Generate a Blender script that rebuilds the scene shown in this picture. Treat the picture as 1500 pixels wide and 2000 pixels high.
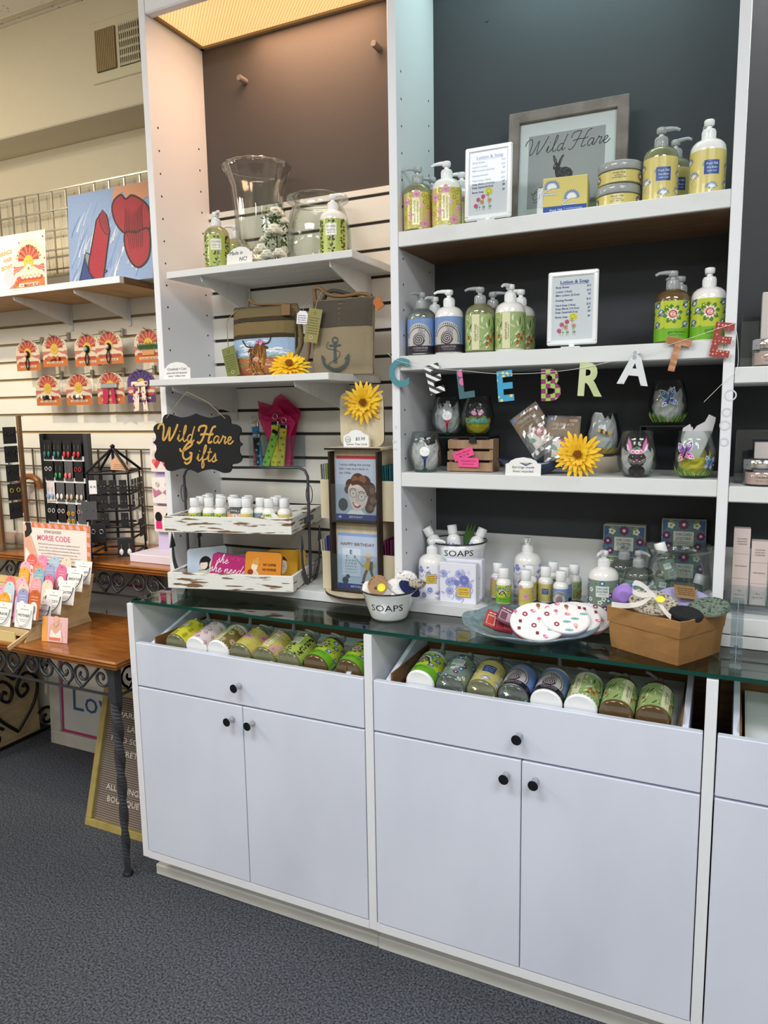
import bpy, math, random
from math import sin, cos, pi, radians as RD
from mathutils import Matrix, Vector as V, geometry
random.seed(7)
for _o in list(bpy.data.objects): bpy.data.objects.remove(_o)
SC = bpy.context.scene
COL = SC.collection
# ------------------------------------------------------------------ camera
YAW, PITCH, ROLL, FPX = 0.44540, -0.13876, -0.016126, 1425.34
CAM = V((1.58794, -1.55827, 1.44848))
FW = V((-sin(YAW)*cos(PITCH), cos(YAW)*cos(PITCH), sin(PITCH)))
_R = FW.cross(V((0, 0, 1))).normalized(); _U = _R.cross(FW)
RT = _R*cos(ROLL) + _U*sin(ROLL); UP = -_R*sin(ROLL) + _U*cos(ROLL)
cd = bpy.data.cameras.new('camera'); cam = bpy.data.objects.new('camera', cd); COL.objects.link(cam)
cd.sensor_fit = 'VERTICAL'; cd.sensor_height = 32.0; cd.lens = FPX/2000*32.0; cd.clip_start = 0.02
cam.matrix_world = Matrix(((RT.x, UP.x, -FW.x, CAM.x), (RT.y, UP.y, -FW.y, CAM.y), (RT.z, UP.z, -FW.z, CAM.z), (0, 0, 0, 1)))
SC.camera = cam
def at(px, py, x=None, y=None, z=None):
    """world point on the plane x=, y= or z= that a spot of the photograph shows"""
    d = FW + RT*((px-750)/FPX) - UP*((py-1000)/FPX)
    s = (x-CAM.x)/d.x if x is not None else (y-CAM.y)/d.y if y is not None else (z-CAM.z)/d.z
    return CAM + d*s
# ------------------------------------------------------------------ view, world, room light
SC.view_settings.view_transform = 'Standard'; SC.view_settings.look = 'None'
SC.view_settings.exposure = 1.02; SC.view_settings.gamma = 1.0; SC.view_settings.use_curve_mapping = False
SC.cycles.max_bounces = 10; SC.cycles.transparent_max_bounces = 24; SC.cycles.caustics_reflective = False; SC.cycles.caustics_refractive = False
w = bpy.data.worlds.new('world'); SC.world = w; w.use_nodes = True
w.node_tree.nodes['Background'].inputs[0].default_value = (0.75, 0.85, 1, 1); w.node_tree.nodes['Background'].inputs[1].default_value = 0.15
def area(name, loc, sx, sy, power, col, direc=(0, 0, -1), spread=180):
    l = bpy.data.lights.new(name, 'AREA'); l.shape = 'RECTANGLE'; l.size = sx; l.size_y = sy; l.energy = power; l.color = col; l.spread = RD(spread)
    o = bpy.data.objects.new(name, l); o.location = loc; o.rotation_euler = V(direc).to_track_quat('-Z', 'Y').to_euler(); COL.objects.link(o); return o
CEIL = 2.925
for i, (lx, ly, pw, lc) in enumerate([(0.4, -1.7, 21, (.90, .95, 1)), (2.6, -1.7, 21, (.88, .94, 1)), (0.4, -3.6, 15, (.92, .96, 1)), (2.6, -3.6, 15, (.92, .96, 1)), (-1.9, -1.9, 13, (1, .9, .75)), (-1.9, -3.6, 9, (1, .93, .82))]):
    area('ceiling_lamp', (lx, ly, CEIL-0.03), 1.2, 0.6, pw, lc)
area('bay_lamp', (.44, .33, 2.575), .42, .18, 2.0, (1, .60, .36))
area('bay_lamp', (1.22, .31, 2.565), .46, .16, .65, (.66, 1, .98))
area('bay_lamp', (1.96, .31, 2.565), .66, .16, 3, (1, .95, .85))
def spot(name, loc, tgt, power, col, ang, blend=.6, rad=.05):
    l = bpy.data.lights.new(name, 'SPOT'); l.energy = power; l.color = col; l.spot_size = RD(ang); l.spot_blend = blend; l.shadow_soft_size = rad
    o = bpy.data.objects.new(name, l); o.location = loc; o.rotation_euler = (V(tgt)-V(loc)).to_track_quat('-Z', 'Y').to_euler(); COL.objects.link(o)
def fill_point(loc, power, col):  # unseen point fill, added to lift the dark ceiling and upper wall
    l = bpy.data.lights.new('added_fill_light', 'POINT'); l.energy = power; l.color = col; l.shadow_soft_size = .15
    o = bpy.data.objects.new('added_fill_light', l); o.location = loc; COL.objects.link(o)
fill_point((-1.5, -1.0, 2.35), 16, (1, .9, .74))
fill_point((2.9, -2.6, 2.4), 12, (.93, .97, 1))
spot('track_lamp', (-.85, -.9, 2.85), (-.75, .72, 1.25), 48, (1, .87, .66), 58)
spot('track_lamp', (-1.9, -.7, 2.85), (-1.2, .72, 1.8), 12, (1, .87, .66), 75)
# ------------------------------------------------------------------ materials
def lin(c):
    if isinstance(c, str): c = tuple(int(c[i:i+2], 16)/255 for i in (0, 2, 4))
    return tuple((v/12.92 if v <= .04045 else ((v+.055)/1.055)**2.4) for v in c[:3]) + (1,)
MATS = {}
def mat(name, c='cccccc', rough=.5, metal=0, trans=0, ior=1.45, coat=0, emit=0, noise=None, bump=0, bscale=60, attr=False, sheen=0, alpha=None, ecol=None):
    m = bpy.data.materials.new(name); m.use_nodes = True; nt = m.node_tree; b = nt.nodes['Principled BSDF']
    I = b.inputs; I['Base Color'].default_value = lin(c); I['Roughness'].default_value = rough; I['Metallic'].default_value = metal
    I['Transmission Weight'].default_value = trans; I['IOR'].default_value = ior; I['Coat Weight'].default_value = coat; I['Sheen Weight'].default_value = sheen
    if emit: I['Emission Color'].default_value = lin(ecol or c); I['Emission Strength'].default_value = emit
    if alpha is not None: I['Alpha'].default_value = alpha
    tc = nt.nodes.new('ShaderNodeTexCoord')
    src = None
    if attr:
        a = nt.nodes.new('ShaderNodeVertexColor'); a.layer_name = 'Col'; src = a.outputs['Color']
    if noise:                                   # (colour2, scale, (sx,sy,sz), lo, hi)
        c2, sc, st, lo, hi = noise
        mp = nt.nodes.new('ShaderNodeMapping'); mp.inputs['Scale'].default_value = st; nt.links.new(tc.outputs['Object'], mp.inputs[0])
        n = nt.nodes.new('ShaderNodeTexNoise'); n.inputs['Scale'].default_value = sc; n.inputs['Detail'].default_value = 6; nt.links.new(mp.outputs[0], n.inputs[0])
        r = nt.nodes.new('ShaderNodeMapRange'); r.inputs[1].default_value = lo; r.inputs[2].default_value = hi; nt.links.new(n.outputs[0], r.inputs[0])
        mx = nt.nodes.new('ShaderNodeMix'); mx.data_type = 'RGBA'; nt.links.new(r.outputs[0], mx.inputs[0])
        if src: nt.links.new(src, mx.inputs[6])
        else: mx.inputs[6].default_value = lin(c)
        mx.inputs[7].default_value = lin(c2); src = mx.outputs[2]
    if src: nt.links.new(src, I['Base Color'])
    if bump:
        n = nt.nodes.new('ShaderNodeTexNoise'); n.inputs['Scale'].default_value = bscale; n.inputs['Detail'].default_value = 4; nt.links.new(tc.outputs['Object'], n.inputs[0])
        bp = nt.nodes.new('ShaderNodeBump'); bp.inputs['Strength'].default_value = bump; bp.inputs['Distance'].default_value = .004; nt.links.new(n.outputs[0], bp.inputs['Height']); nt.links.new(bp.outputs[0], I['Normal'])
    MATS[name] = m; return m
def glassy(name, tint, gloss=.08, rough=.02, frost=0, dcol='ffffff', bl=.10, mx_=.6):
    """thin clear sheet: lets light through, mirrors a little, more at grazing angles"""
    m = bpy.data.materials.new(name); m.use_nodes = True; nt = m.node_tree; nt.nodes.clear()
    out = nt.nodes.new('ShaderNodeOutputMaterial'); tr = nt.nodes.new('ShaderNodeBsdfTransparent'); tr.inputs[0].default_value = lin(tint)
    g = nt.nodes.new('ShaderNodeBsdfGlossy'); g.inputs['Roughness'].default_value = rough
    fr = nt.nodes.new('ShaderNodeLayerWeight'); fr.inputs[0].default_value = bl
    mr = nt.nodes.new('ShaderNodeMapRange'); mr.inputs[3].default_value = gloss; mr.inputs[4].default_value = mx_; nt.links.new(fr.outputs['Fresnel'], mr.inputs[0])
    mx = nt.nodes.new('ShaderNodeMixShader'); nt.links.new(mr.outputs[0], mx.inputs[0])
    base = tr.outputs[0]
    if frost:
        d = nt.nodes.new('ShaderNodeBsdfDiffuse'); d.inputs[0].default_value = lin(dcol); m2 = nt.nodes.new('ShaderNodeMixShader'); m2.inputs[0].default_value = frost
        nt.links.new(base, m2.inputs[1]); nt.links.new(d.outputs[0], m2.inputs[2]); base = m2.outputs[0]
    nt.links.new(base, mx.inputs[1]); nt.links.new(g.outputs[0], mx.inputs[2]); nt.links.new(mx.outputs[0], out.inputs[0]); MATS[name] = m
mat('art', rough=.55, attr=True)
mat('art_gloss', rough=.22, attr=True, coat=.3)
mat('art_cloth', rough=.9, attr=True, bump=.5, bscale=400)
mat('art_cotton', rough=.95, attr=True, bump=1, bscale=250)
mat('canvas_paint', rough=.6, attr=True, bump=.4, bscale=120)
mat('white_lam', 'd7dbe9', .38, noise=('cbcfde', 3, (1, 1, .5), .45, .75))
mat('white_upright', 'e6e6ea', .42)
mat('white_shelf', 'dddedd', .45, noise=('c9c9c6', 5, (1, 6, 1), .5, .8))
mat('slat_white', 'e6e2d8', .45)
mat('groove', '97815c', .7)
mat('groove_dark', '3a3833', .7)
mat('board_dark_warmlit', '4d4642', .75, bump=.15, bscale=900)  # board_dark again, with the left bay's warm light mixed into its colour
mat('board_dark', '3b3d41', .75, bump=.15, bscale=900)
mat('board_black', '303136', .8)
mat('brown_wood', '80582f', .5, noise=('5f3f1f', 7, (1, 1, 14), .35, .7))
mat('ply_under', 'c7a878', .6, noise=('b08c5c', 5, (8, 1, 1), .3, .7))
mat('beech_under', '8a6a4c', .6, noise=('6f5238', 6, (1, 8, 1), .3, .7))
mat('plywood', 'd8c296', .6, noise=('c6ab7b', 9, (1, 1, 6), .3, .7))
mat('plywood_pale', 'd5c8ac', .6, noise=('c4b492', 8, (6, 6, 1), .3, .7))
mat('burnt_edge', '2b1c14', .8)
mat('table_wood', 'a5672c', .28, coat=.4, noise=('7f4719', 5, (2, 12, 8), .3, .7))
mat('grey_wood', '857b74', .6, noise=('5e5650', 9, (2, 2, 2), .3, .7))
mat('pale_wood_frame', 'a8975a', .55, noise=('93824a', 8, (3, 3, 3), .3, .7))
mat('crate_wood', 'a88a6c', .6, noise=('8d6f52', 8, (6, 1, 1), .3, .7))
mat('iron', '55565c', .45, metal=.7)
mat('iron_black', '16161a', .45, metal=.3)
mat('black_matte', '18181b', .6)
mat('black_chalk', '101013', .75)
mat('chrome', 'c8c8cc', .12, metal=1)
mat('chrome_dark', '55565a', .18, metal=1)
mat('silver', 'a9a69c', .35, metal=.9)
mat('grid_brown', '6d6154', .4, metal=.6)
mat('plinth_white', 'dad9d5', .5, noise=('c6c5c0', 6, (1, 1, 8), .4, .8))
mat('wall_cream', 'd0c5ac', .85, bump=.15, bscale=200)
mat('wall_room', 'ddd8ca', .9)
mat('vent_cream', 'cdc5a8', .5)
mat('pump_white', 'e9eaea', .25, coat=.3)
mat('pump_clear', 'dfe3e3', .15, trans=.55, coat=.3)
mat('cap_white', 'f1f1f1', .3, coat=.2)
mat('lotion', 'eeebe6', .2, coat=.8)
mat('soap', 'cfd09a', .06, trans=.75, coat=.6)
mat('soap_amber', '8a6d45', .06, trans=.55, coat=.6)
mat('soap_clear', 'c6d2c4', .06, trans=.85, coat=.6)
mat('enamel', 'eef0f1', .12, coat=.8)
mat('enamel_rim', '14161f', .2, coat=.5)
mat('kraft', 'a37847', .85, noise=('8b6337', 7, (1, 1, 1), .35, .7), bump=.6, bscale=25)
mat('leaf', '4d7034', .6)
mat('leaf_grey', '6f8a66', .6)
mat('petal_white', 'faf8ea', .7)
mat('petal_yellow', 'f0b414', .6, noise=('f7cf2e', 40, (1, 1, 1), .3, .7))
mat('daisy_heart', '9a5a14', .9)
mat('tissue_pink', 'c8195f', .5, alpha=.88)
mat('tissue_white', 'e6e4e4', .5, alpha=.7)
mat('tissue_yellow', 'd8c93a', .6, alpha=.8)
mat('jute', '9a8a66', .95)
mat('leather_tan', '7a5a34', .6)
mat('orange_leather', 'b5662a', .6)
mat('olive_canvas', '7c6d4c', .95, bump=.6, bscale=500, noise=('6a5c3e', 3, (1, 1, 1), .3, .7))
mat('tan_canvas', '988a70', .95, bump=.6, bscale=500, noise=('897b61', 3, (1, 1, 1), .3, .7))
mat('soap_dish_tan', 'b9ad9a', .6)
mat('shell_white', 'f0eee9', .8, noise=('3a3a44', 60, (1, 1, 1), .62, .7), bump=.8, bscale=80)
mat('knit_white', 'efece8', .95, noise=('55504c', 130, (1, 1, 1), .6, .66), bump=1, bscale=130)
mat('knit_navy', '1a2352', .95, bump=1, bscale=150)
mat('knit_black', '141417', .85, bump=1, bscale=150)
mat('knit_lilac', 'a9a4d0', .6, bump=1, bscale=120)
mat('knit_green', '6d7a6c', .9, noise=('2e3a32', 150, (1, 1, 1), .5, .6), bump=1, bscale=150)
mat('knit_grey', 'b5aa98', .9, noise=('57524a', 170, (1, 1, 1), .5, .6), bump=1, bscale=150)
mat('ribbon', 'e8e2dc', .4, alpha=.65)
mat('cosmetic_pink', 'c9aca3', .3, coat=.5)
mat('light_diffuser', 'f0c88a', .4, emit=.4, ecol='ffcf8c')
mat('cool_lens', 'd8ecec', .5, emit=1.2, ecol='c8efec')
glassy('counter_glass', 'd6e8e1', gloss=.13, bl=.30, mx_=.75)
mat('glass_edge', '0b3f35', .12, coat=.6)
glassy('clear', 'f8fbfa', gloss=.03)
glassy('clear_glass', 'f8fbfa', gloss=.035, bl=.2)
glassy('acrylic', 'f3f7f8', gloss=.03, frost=.012)
glassy('cello', 'ffffff', gloss=.12, rough=.12, frost=.05)
glassy('blue_plate', 'c3dbe2', gloss=.12, frost=.28, dcol='b8d3da', rough=.1)
mat('stuff_white', 'f2f2ef', .5)
# distressed white paint
mat('shabby', 'e8e6e0', .7, noise=('7a5a3c', 42, (.30, .30, 3.0), .56, .60))
# carpet
def carpet():
    m = mat('carpet', '4a4f5a', .97); nt = m.node_tree; b = nt.nodes['Principled BSDF']
    tc = nt.nodes.new('ShaderNodeTexCoord'); n1 = nt.nodes.new('ShaderNodeTexNoise'); n1.inputs['Scale'].default_value = 170; n1.inputs['Detail'].default_value = 3
    n2 = nt.nodes.new('ShaderNodeTexNoise'); n2.inputs['Scale'].default_value = 3; n2.inputs['Detail'].default_value = 2
    cr = nt.nodes.new('ShaderNodeValToRGB'); cr.color_ramp.elements[0].position = .36; cr.color_ramp.elements[0].color = lin('282b33'); cr.color_ramp.elements[1].position = .68; cr.color_ramp.elements[1].color = lin('6b6f78')
    mx = nt.nodes.new('ShaderNodeMix'); mx.data_type = 'RGBA'; mx.blend_type = 'MULTIPLY'; mx.inputs[0].default_value = .3
    for n in (n1, n2): nt.links.new(tc.outputs['Object'], n.inputs[0])
    nt.links.new(n1.outputs[0], cr.inputs[0]); nt.links.new(cr.outputs[0], mx.inputs[6]); nt.links.new(n2.outputs[0], mx.inputs[7]); nt.links.new(mx.outputs[2], b.inputs['Base Color'])
    bp = nt.nodes.new('ShaderNodeBump'); bp.inputs['Strength'].default_value = .8; bp.inputs['Distance'].default_value = .004; nt.links.new(n1.outputs[0], bp.inputs['Height']); nt.links.new(bp.outputs[0], b.inputs['Normal'])
carpet()
def ceiling_mat():
    m = mat('ceiling_tile', 'e6e0d0', .9); nt = m.node_tree; b = nt.nodes['Principled BSDF']
    tc = nt.nodes.new('ShaderNodeTexCoord'); v = nt.nodes.new('ShaderNodeTexVoronoi'); v.inputs['Scale'].default_value = 45
    r = nt.nodes.new('ShaderNodeMapRange'); r.inputs[1].default_value = .12; r.inputs[2].default_value = .2
    mx = nt.nodes.new('ShaderNodeMix'); mx.data_type = 'RGBA'; mx.inputs[6].default_value = lin('8d8064'); mx.inputs[7].default_value = lin('e6e0d0')
    nt.links.new(tc.outputs['Object'], v.inputs[0]); nt.links.new(v.outputs[0], r.inputs[0]); nt.links.new(r.outputs[0], mx.inputs[0]); nt.links.new(mx.outputs[2], b.inputs['Base Color'])
ceiling_mat()
# ribbed warm lamp lens
def lens_mat():
    m = MATS['light_diffuser']; nt = m.node_tree; b = nt.nodes['Principled BSDF']
    tc = nt.nodes.new('ShaderNodeTexCoord'); wv = nt.nodes.new('ShaderNodeTexWave'); wv.inputs['Scale'].default_value = 55; wv.bands_direction = 'DIAGONAL'
    bp = nt.nodes.new('ShaderNodeBump'); bp.inputs['Strength'].default_value = 1; bp.inputs['Distance'].default_value = .01
    mr = nt.nodes.new('ShaderNodeMapRange'); mr.inputs[3].default_value = .30; mr.inputs[4].default_value = .52
    nt.links.new(tc.outputs['Object'], wv.inputs[0]); nt.links.new(wv.outputs[0], mr.inputs[0]); nt.links.new(mr.outputs[0], b.inputs['Emission Strength'])
lens_mat()
# ------------------------------------------------------------------ mesh builder
class MB:
    def __init__(s): s.v = []; s.f = []; s.m = []; s.c = []; s.s = []; s.M = Matrix.Identity(4)
    def add(s, vs, fs, m, c=None, sm=False, tf=None):
        o = len(s.v); T = s.M @ tf if tf else s.M
        s.v += [T @ V(p) for p in vs]
        for f in fs: s.f.append([i+o for i in f]); s.m.append(m); s.c.append(c); s.s.append(sm)
    def box(s, x0, x1, y0, y1, z0, z1, m, c=None, tf=None, bv=0):
        if bv:
            b = min(bv, (x1-x0)/2.01, (z1-z0)/2.01, (y1-y0)/2.01)
            vs = []; 
            for z, i in ((z0, b), (z0+b, 0), (z1-b, 0), (z1, b)):
                for (x, y) in ((x0+b, y0+i), (x1-b, y0+i), (x1-i, y0+b), (x1-i, y1-b), (x1-b, y1-i), (x0+b, y1-i), (x0+i, y1-b), (x0+i, y0+b)): vs.append((x, y, z))
            fs = [list(range(7, -1, -1)), list(range(24, 32))]
            for k in range(3):
                for i in range(8): j = (i+1) % 8; fs.append([k*8+i, k*8+j, k*8+8+j, k*8+8+i])
            s.add(vs, fs, m, c, False, tf); return
        s.add([(x0, y0, z0), (x1, y0, z0), (x1, y1, z0), (x0, y1, z0), (x0, y0, z1), (x1, y0, z1), (x1, y1, z1), (x0, y1, z1)],
              [(0, 3, 2, 1), (4, 5, 6, 7), (0, 1, 5, 4), (1, 2, 6, 5), (2, 3, 7, 6), (3, 0, 4, 7)], m, c, False, tf)
    def lathe(s, prof, m, n=24, c=None, tf=None, cap=True, sm=True, sq=0, ribs=None):
        vs = []; fs = []
        for r, z in prof:
            for i in range(n):
                a = 2*pi*i/n; rr = r
                if ribs: rr = r*(1+ribs[1]*cos(ribs[0]*a))
                vs.append((rr*cos(a), rr*sin(a), z))
        k = len(prof)
        for j in range(k-1):
            for i in range(n): i2 = (i+1) % n; fs.append((j*n+i, j*n+i2, j*n+n+i2, j*n+n+i))
        s.add(vs, fs, m, c, sm, tf)
        if cap:
            if prof[0][0] > 1e-5: s.add(vs[:n], [list(range(n-1, -1, -1))], m, c, False, tf)
            if prof[-1][0] > 1e-5: s.add(vs[-n:], [list(range(n))], m, c, False, tf)
    def tube(s, pts, r, m, n=6, c=None, tf=None, closed=False, sm=True, flat=None):
        P = [V(p) for p in pts]; k = len(P); vs = []; fs = []
        if k < 2: return
        rr = r if isinstance(r, (list, tuple)) else [r]*k
        up = None
        for j in range(k):
            t = (P[(j+1) % k]-P[j-1]) if closed else (P[min(j+1, k-1)]-P[max(j-1, 0)])
            if t.length < 1e-9: t = V((0, 0, 1))
            t.normalize()
            if up is None: up = t.orthogonal().normalized() if flat is None else V(flat)
            u = (up - t*up.dot(t)); u = u.normalized() if u.length > 1e-6 else t.orthogonal().normalized(); up = u if flat is None else up
            w_ = t.cross(u)
            for i in range(n):
                a = 2*pi*(i+.5)/n; vs.append(P[j]+(u*cos(a)+w_*sin(a))*rr[j])
        for j in range(k if closed else k-1):
            j2 = (j+1) % k
            for i in range(n): i2 = (i+1) % n; fs.append((j*n+i, j*n+i2, j2*n+i2, j2*n+i))
        s.add(vs, fs, m, c, sm, tf)
        if not closed: s.add(vs[:n], [list(range(n-1, -1, -1))], m, c, False, tf); s.add(vs[-n:], [list(range(n))], m, c, False, tf)
    def prism(s, poly, y0, y1, m, c=None, tf=None, edge=None, ec=None):
        """outline in x,z pulled from y0 (front) to y1"""
        n = len(poly); vs = [(p[0], y0, p[1]) for p in poly]+[(p[0], y1, p[1]) for p in poly]
        tris = geometry.tessellate_polygon([[V((p[0], p[1], 0)) for p in poly]])
        s.add(vs[:n], [tuple(t) for t in tris], m, c, False, tf); s.add(vs[n:], [tuple(reversed(t)) for t in tris], m, c, False, tf)
        s.add(vs, [(i, (i+1) % n, n+(i+1) % n, n+i) for i in range(n)], edge or m, ec or c, False, tf)
    def art(s, A, m='art', f=None, tf=None, off=0.0004, step=0.00018):
        """flat drawing laid on a surface; f(u,v,h) gives the point, default an upright sheet facing -y"""
        f = f or (lambda u, v, h: (u, -h, v))
        e = step*.9/max(1, len(A.sh))
        for k, (vs, fs, c, ly) in enumerate(A.sh):
            if A.dim < 1: c = tuple(int(c[i:i+2], 16)/255*A.dim for i in (0, 2, 4))
            s.add([f(u, v, off+ly*step+k*e) for u, v in vs], fs, m, c, False, tf)
    def mesh(s, name):
        me = bpy.data.meshes.new(name); me.from_pydata([tuple(v) for v in s.v], [], s.f)
        names = []
        for m in s.m:
            if m not in names: names.append(m)
        for n in names: me.materials.append(MATS[n])
        ix = {n: i for i, n in enumerate(names)}
        me.polygons.foreach_set('material_index', [ix[m] for m in s.m]); me.polygons.foreach_set('use_smooth', s.s)
        if any(s.c):
            a = me.color_attributes.new('Col', 'FLOAT_COLOR', 'CORNER'); d = []; cache = {}
            for f, c in zip(s.f, s.c):
                if c not in cache: cache[c] = lin(c) if c else (.8, .8, .8, 1)
                d += list(cache[c])*len(f)
            a.data.foreach_set('color', d)
        me.update(); return me
    def build(s, name, parent=None, loc=None):
        o = bpy.data.objects.new(name, s.mesh(name)); COL.objects.link(o)
        if parent: o.parent = parent
        if loc: o.location = loc
        return o
def tag(o, label=None, cat=None, group=None, kind=None):
    for k, v in (('label', label), ('category', cat), ('group', group), ('kind', kind)):
        if v: o[k] = v
    return o
def thing(name, label, cat, loc=(0, 0, 0), rz=0, group=None, rot=None, scale=None):
    o = bpy.data.objects.new(name, None); COL.objects.link(o); o.location = loc; o.rotation_euler = rot or (0, 0, rz); o.empty_display_size = .02
    if scale: o.scale = (scale,)*3
    return tag(o, label, cat, group)
def put(name, me, parent, label=None, loc=None, rot=None):
    o = bpy.data.objects.new(name, me); COL.objects.link(o); o.parent = parent
    if loc: o.location = loc
    if rot: o.rotation_euler = rot
    if label: o['label'] = label
    return o
def one(name, mb, label, cat, loc=(0, 0, 0), rz=0, group=None, rot=None):
    o = mb.build(name); o.location = loc; o.rotation_euler = rot or (0, 0, rz); return tag(o, label, cat, group)
def struct(name, mb): return tag(mb.build(name), kind='structure')
TR = Matrix.Translation
def RZ(a): return Matrix.Rotation(a, 4, 'Z')
def RX(a): return Matrix.Rotation(a, 4, 'X')
def RY(a): return Matrix.Rotation(a, 4, 'Y')
# ------------------------------------------------------------------ flat drawings
_gl = {}
def glyphs(t, res=2, bold=0):
    k = (t, bold)
    if k not in _gl:
        cu = bpy.data.curves.new('t', 'FONT'); cu.body = t; cu.size = 1; cu.resolution_u = res; cu.fill_mode = 'FRONT'; cu.offset = bold
        o = bpy.data.objects.new('t', cu); me = o.to_mesh()
        vs = [(v.co.x, v.co.y) for v in me.vertices]; fs = [tuple(p.vertices) for p in me.polygons]
        o.to_mesh_clear(); bpy.data.objects.remove(o); bpy.data.curves.remove(cu)
        x1 = max([v[0] for v in vs] or [1]); _gl[k] = (vs, fs, x1)
    return _gl[k]
def cat(pts, n=6, closed=False):
    """smooth line through points"""
    P = list(pts); k = len(P); out = []
    for i in range(k if closed else k-1):
        if closed: a, b, c, d = P[i-1], P[i], P[(i+1) % k], P[(i+2) % k]
        else: a, b, c, d = P[max(i-1, 0)], P[i], P[i+1], P[min(i+2, k-1)]
        for j in range(n):
            t = j/n; out.append(tuple(.5*((2*b[q])+(-a[q]+c[q])*t+(2*a[q]-5*b[q]+4*c[q]-d[q])*t*t+(-a[q]+3*b[q]-3*c[q]+d[q])*t**3) for q in range(len(b))))
    if not closed: out.append(tuple(P[-1]))
    return out
class Art:
    def __init__(s): s.sh = []; s.dim = 1
    def raw(s, vs, fs, c, ly): s.sh.append((vs, fs, c, ly))
    def rect(s, x0, y0, x1, y1, c, ly=0, n=1):
        xs = [x0+(x1-x0)*i/n for i in range(n+1)]
        s.raw([(x, y) for x in xs for y in (y0, y1)], [(2*i, 2*i+2, 2*i+3, 2*i+1) for i in range(n)], c, ly)
    def poly(s, p, c, ly=1):
        t = geometry.tessellate_polygon([[V((a[0], a[1], 0)) for a in p]])
        fs = []
        for q in t:
            a, b, d = (p[i] for i in q)
            fs.append(tuple(q) if (b[0]-a[0])*(d[1]-a[1])-(b[1]-a[1])*(d[0]-a[0]) > 0 else (q[0], q[2], q[1]))
        s.raw(list(p), fs, c, ly)
    def ell(s, x, y, rx, ry=None, c='000000', ly=1, n=12, rot=0):
        ry = rx if ry is None else ry; ca, sa = cos(rot), sin(rot)
        p = [(x, y)]+[(x+rx*cos(2*pi*i/n)*ca-ry*sin(2*pi*i/n)*sa, y+rx*cos(2*pi*i/n)*sa+ry*sin(2*pi*i/n)*ca) for i in range(n)]
        s.raw(p, [(0, 1+i, 1+(i+1) % n) for i in range(n)], c, ly)
    def leaf(s, x, y, a, L, w_, c, ly=1):
        ca, sa = cos(a), sin(a); q = lambda t, k: (x+ca*L*t-sa*w_*k, y+sa*L*t+ca*w_*k)
        p = [q(0, 0), q(.3, -.42), q(.65, -.4), q(1, 0), q(.65, .4), q(.3, .42)]
        s.raw(p, [(0, 1, 2, 3), (0, 3, 4, 5)], c, ly)
    def line(s, pts, w_, c, ly=2, taper=False):
        k = len(pts); vs = []
        for i in range(k):
            a, b = pts[max(i-1, 0)], pts[min(i+1, k-1)]; dx, dy = b[0]-a[0], b[1]-a[1]; L = math.hypot(dx, dy) or 1
            ww = w_/2*(1-.8*i/(k-1)) if taper else w_/2
            vs += [(pts[i][0]+dy/L*ww, pts[i][1]-dx/L*ww), (pts[i][0]-dy/L*ww, pts[i][1]+dx/L*ww)]
        s.raw(vs, [(2*i, 2*i+2, 2*i+3, 2*i+1) for i in range(k-1)], c, ly)
    def ring(s, x, y, r, w_, c, ly=2, n=16, a0=0, a1=2*pi):
        s.line([(x+r*cos(a0+(a1-a0)*i/n), y+r*sin(a0+(a1-a0)*i/n)) for i in range(n+1)][::-1], w_, c, ly)
    def text(s, t, x, y, h, c='222222', ly=4, al='c', rot=0, w_=None, sl=0, bold=0):
        """h = capital height"""
        vs, fs, x1 = glyphs(t, bold=bold); k = h/.72; kx = k if w_ is None else w_/x1
        o = {'c': -x1*kx/2, 'l': 0, 'r': -x1*kx}[al]; ca, sa = cos(rot), sin(rot)
        s.raw([(x+(a*kx+o+sl*b*k)*ca-b*k*sa, y+(a*kx+o+sl*b*k)*sa+b*k*ca) for a, b in vs], fs, c, ly)
    def arc(s, t, x, y, r, a0, a1, h, c='222222', ly=4):
        n = len(t)
        for i, ch in enumerate(t):
            a = RD(a0+(a1-a0)*(i/(n-1) if n > 1 else .5))
            if ch != ' ': s.text(ch, x+r*cos(a), y+r*sin(a), h, c, ly, rot=a-pi/2)
    def scr(s, x0, x1, y, h, c, ly=3, seed=0):
        """a line of print too small to read"""
        R = random.Random(int(x0*9e4+y*7e4)+seed); x = x0
        while x < x1-h:
            L = h*R.uniform(.9, 3.2); s.rect(x, y, min(x+L, x1), y+h*.55, c, ly); x += L+h*.5
    def flower(s, x, y, r, n, c, heart=None, ly=1, w_=.5, a0=0):
        for i in range(n): s.leaf(x, y, a0+2*pi*i/n, r, r*w_*1.6, c, ly)
        if heart: s.ell(x, y, r*.3, c=heart, ly=ly+1, n=8)
def cyl(R): return lambda u, v, h: ((R+h)*sin(u/R), -(R+h)*cos(u/R), v)
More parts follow.
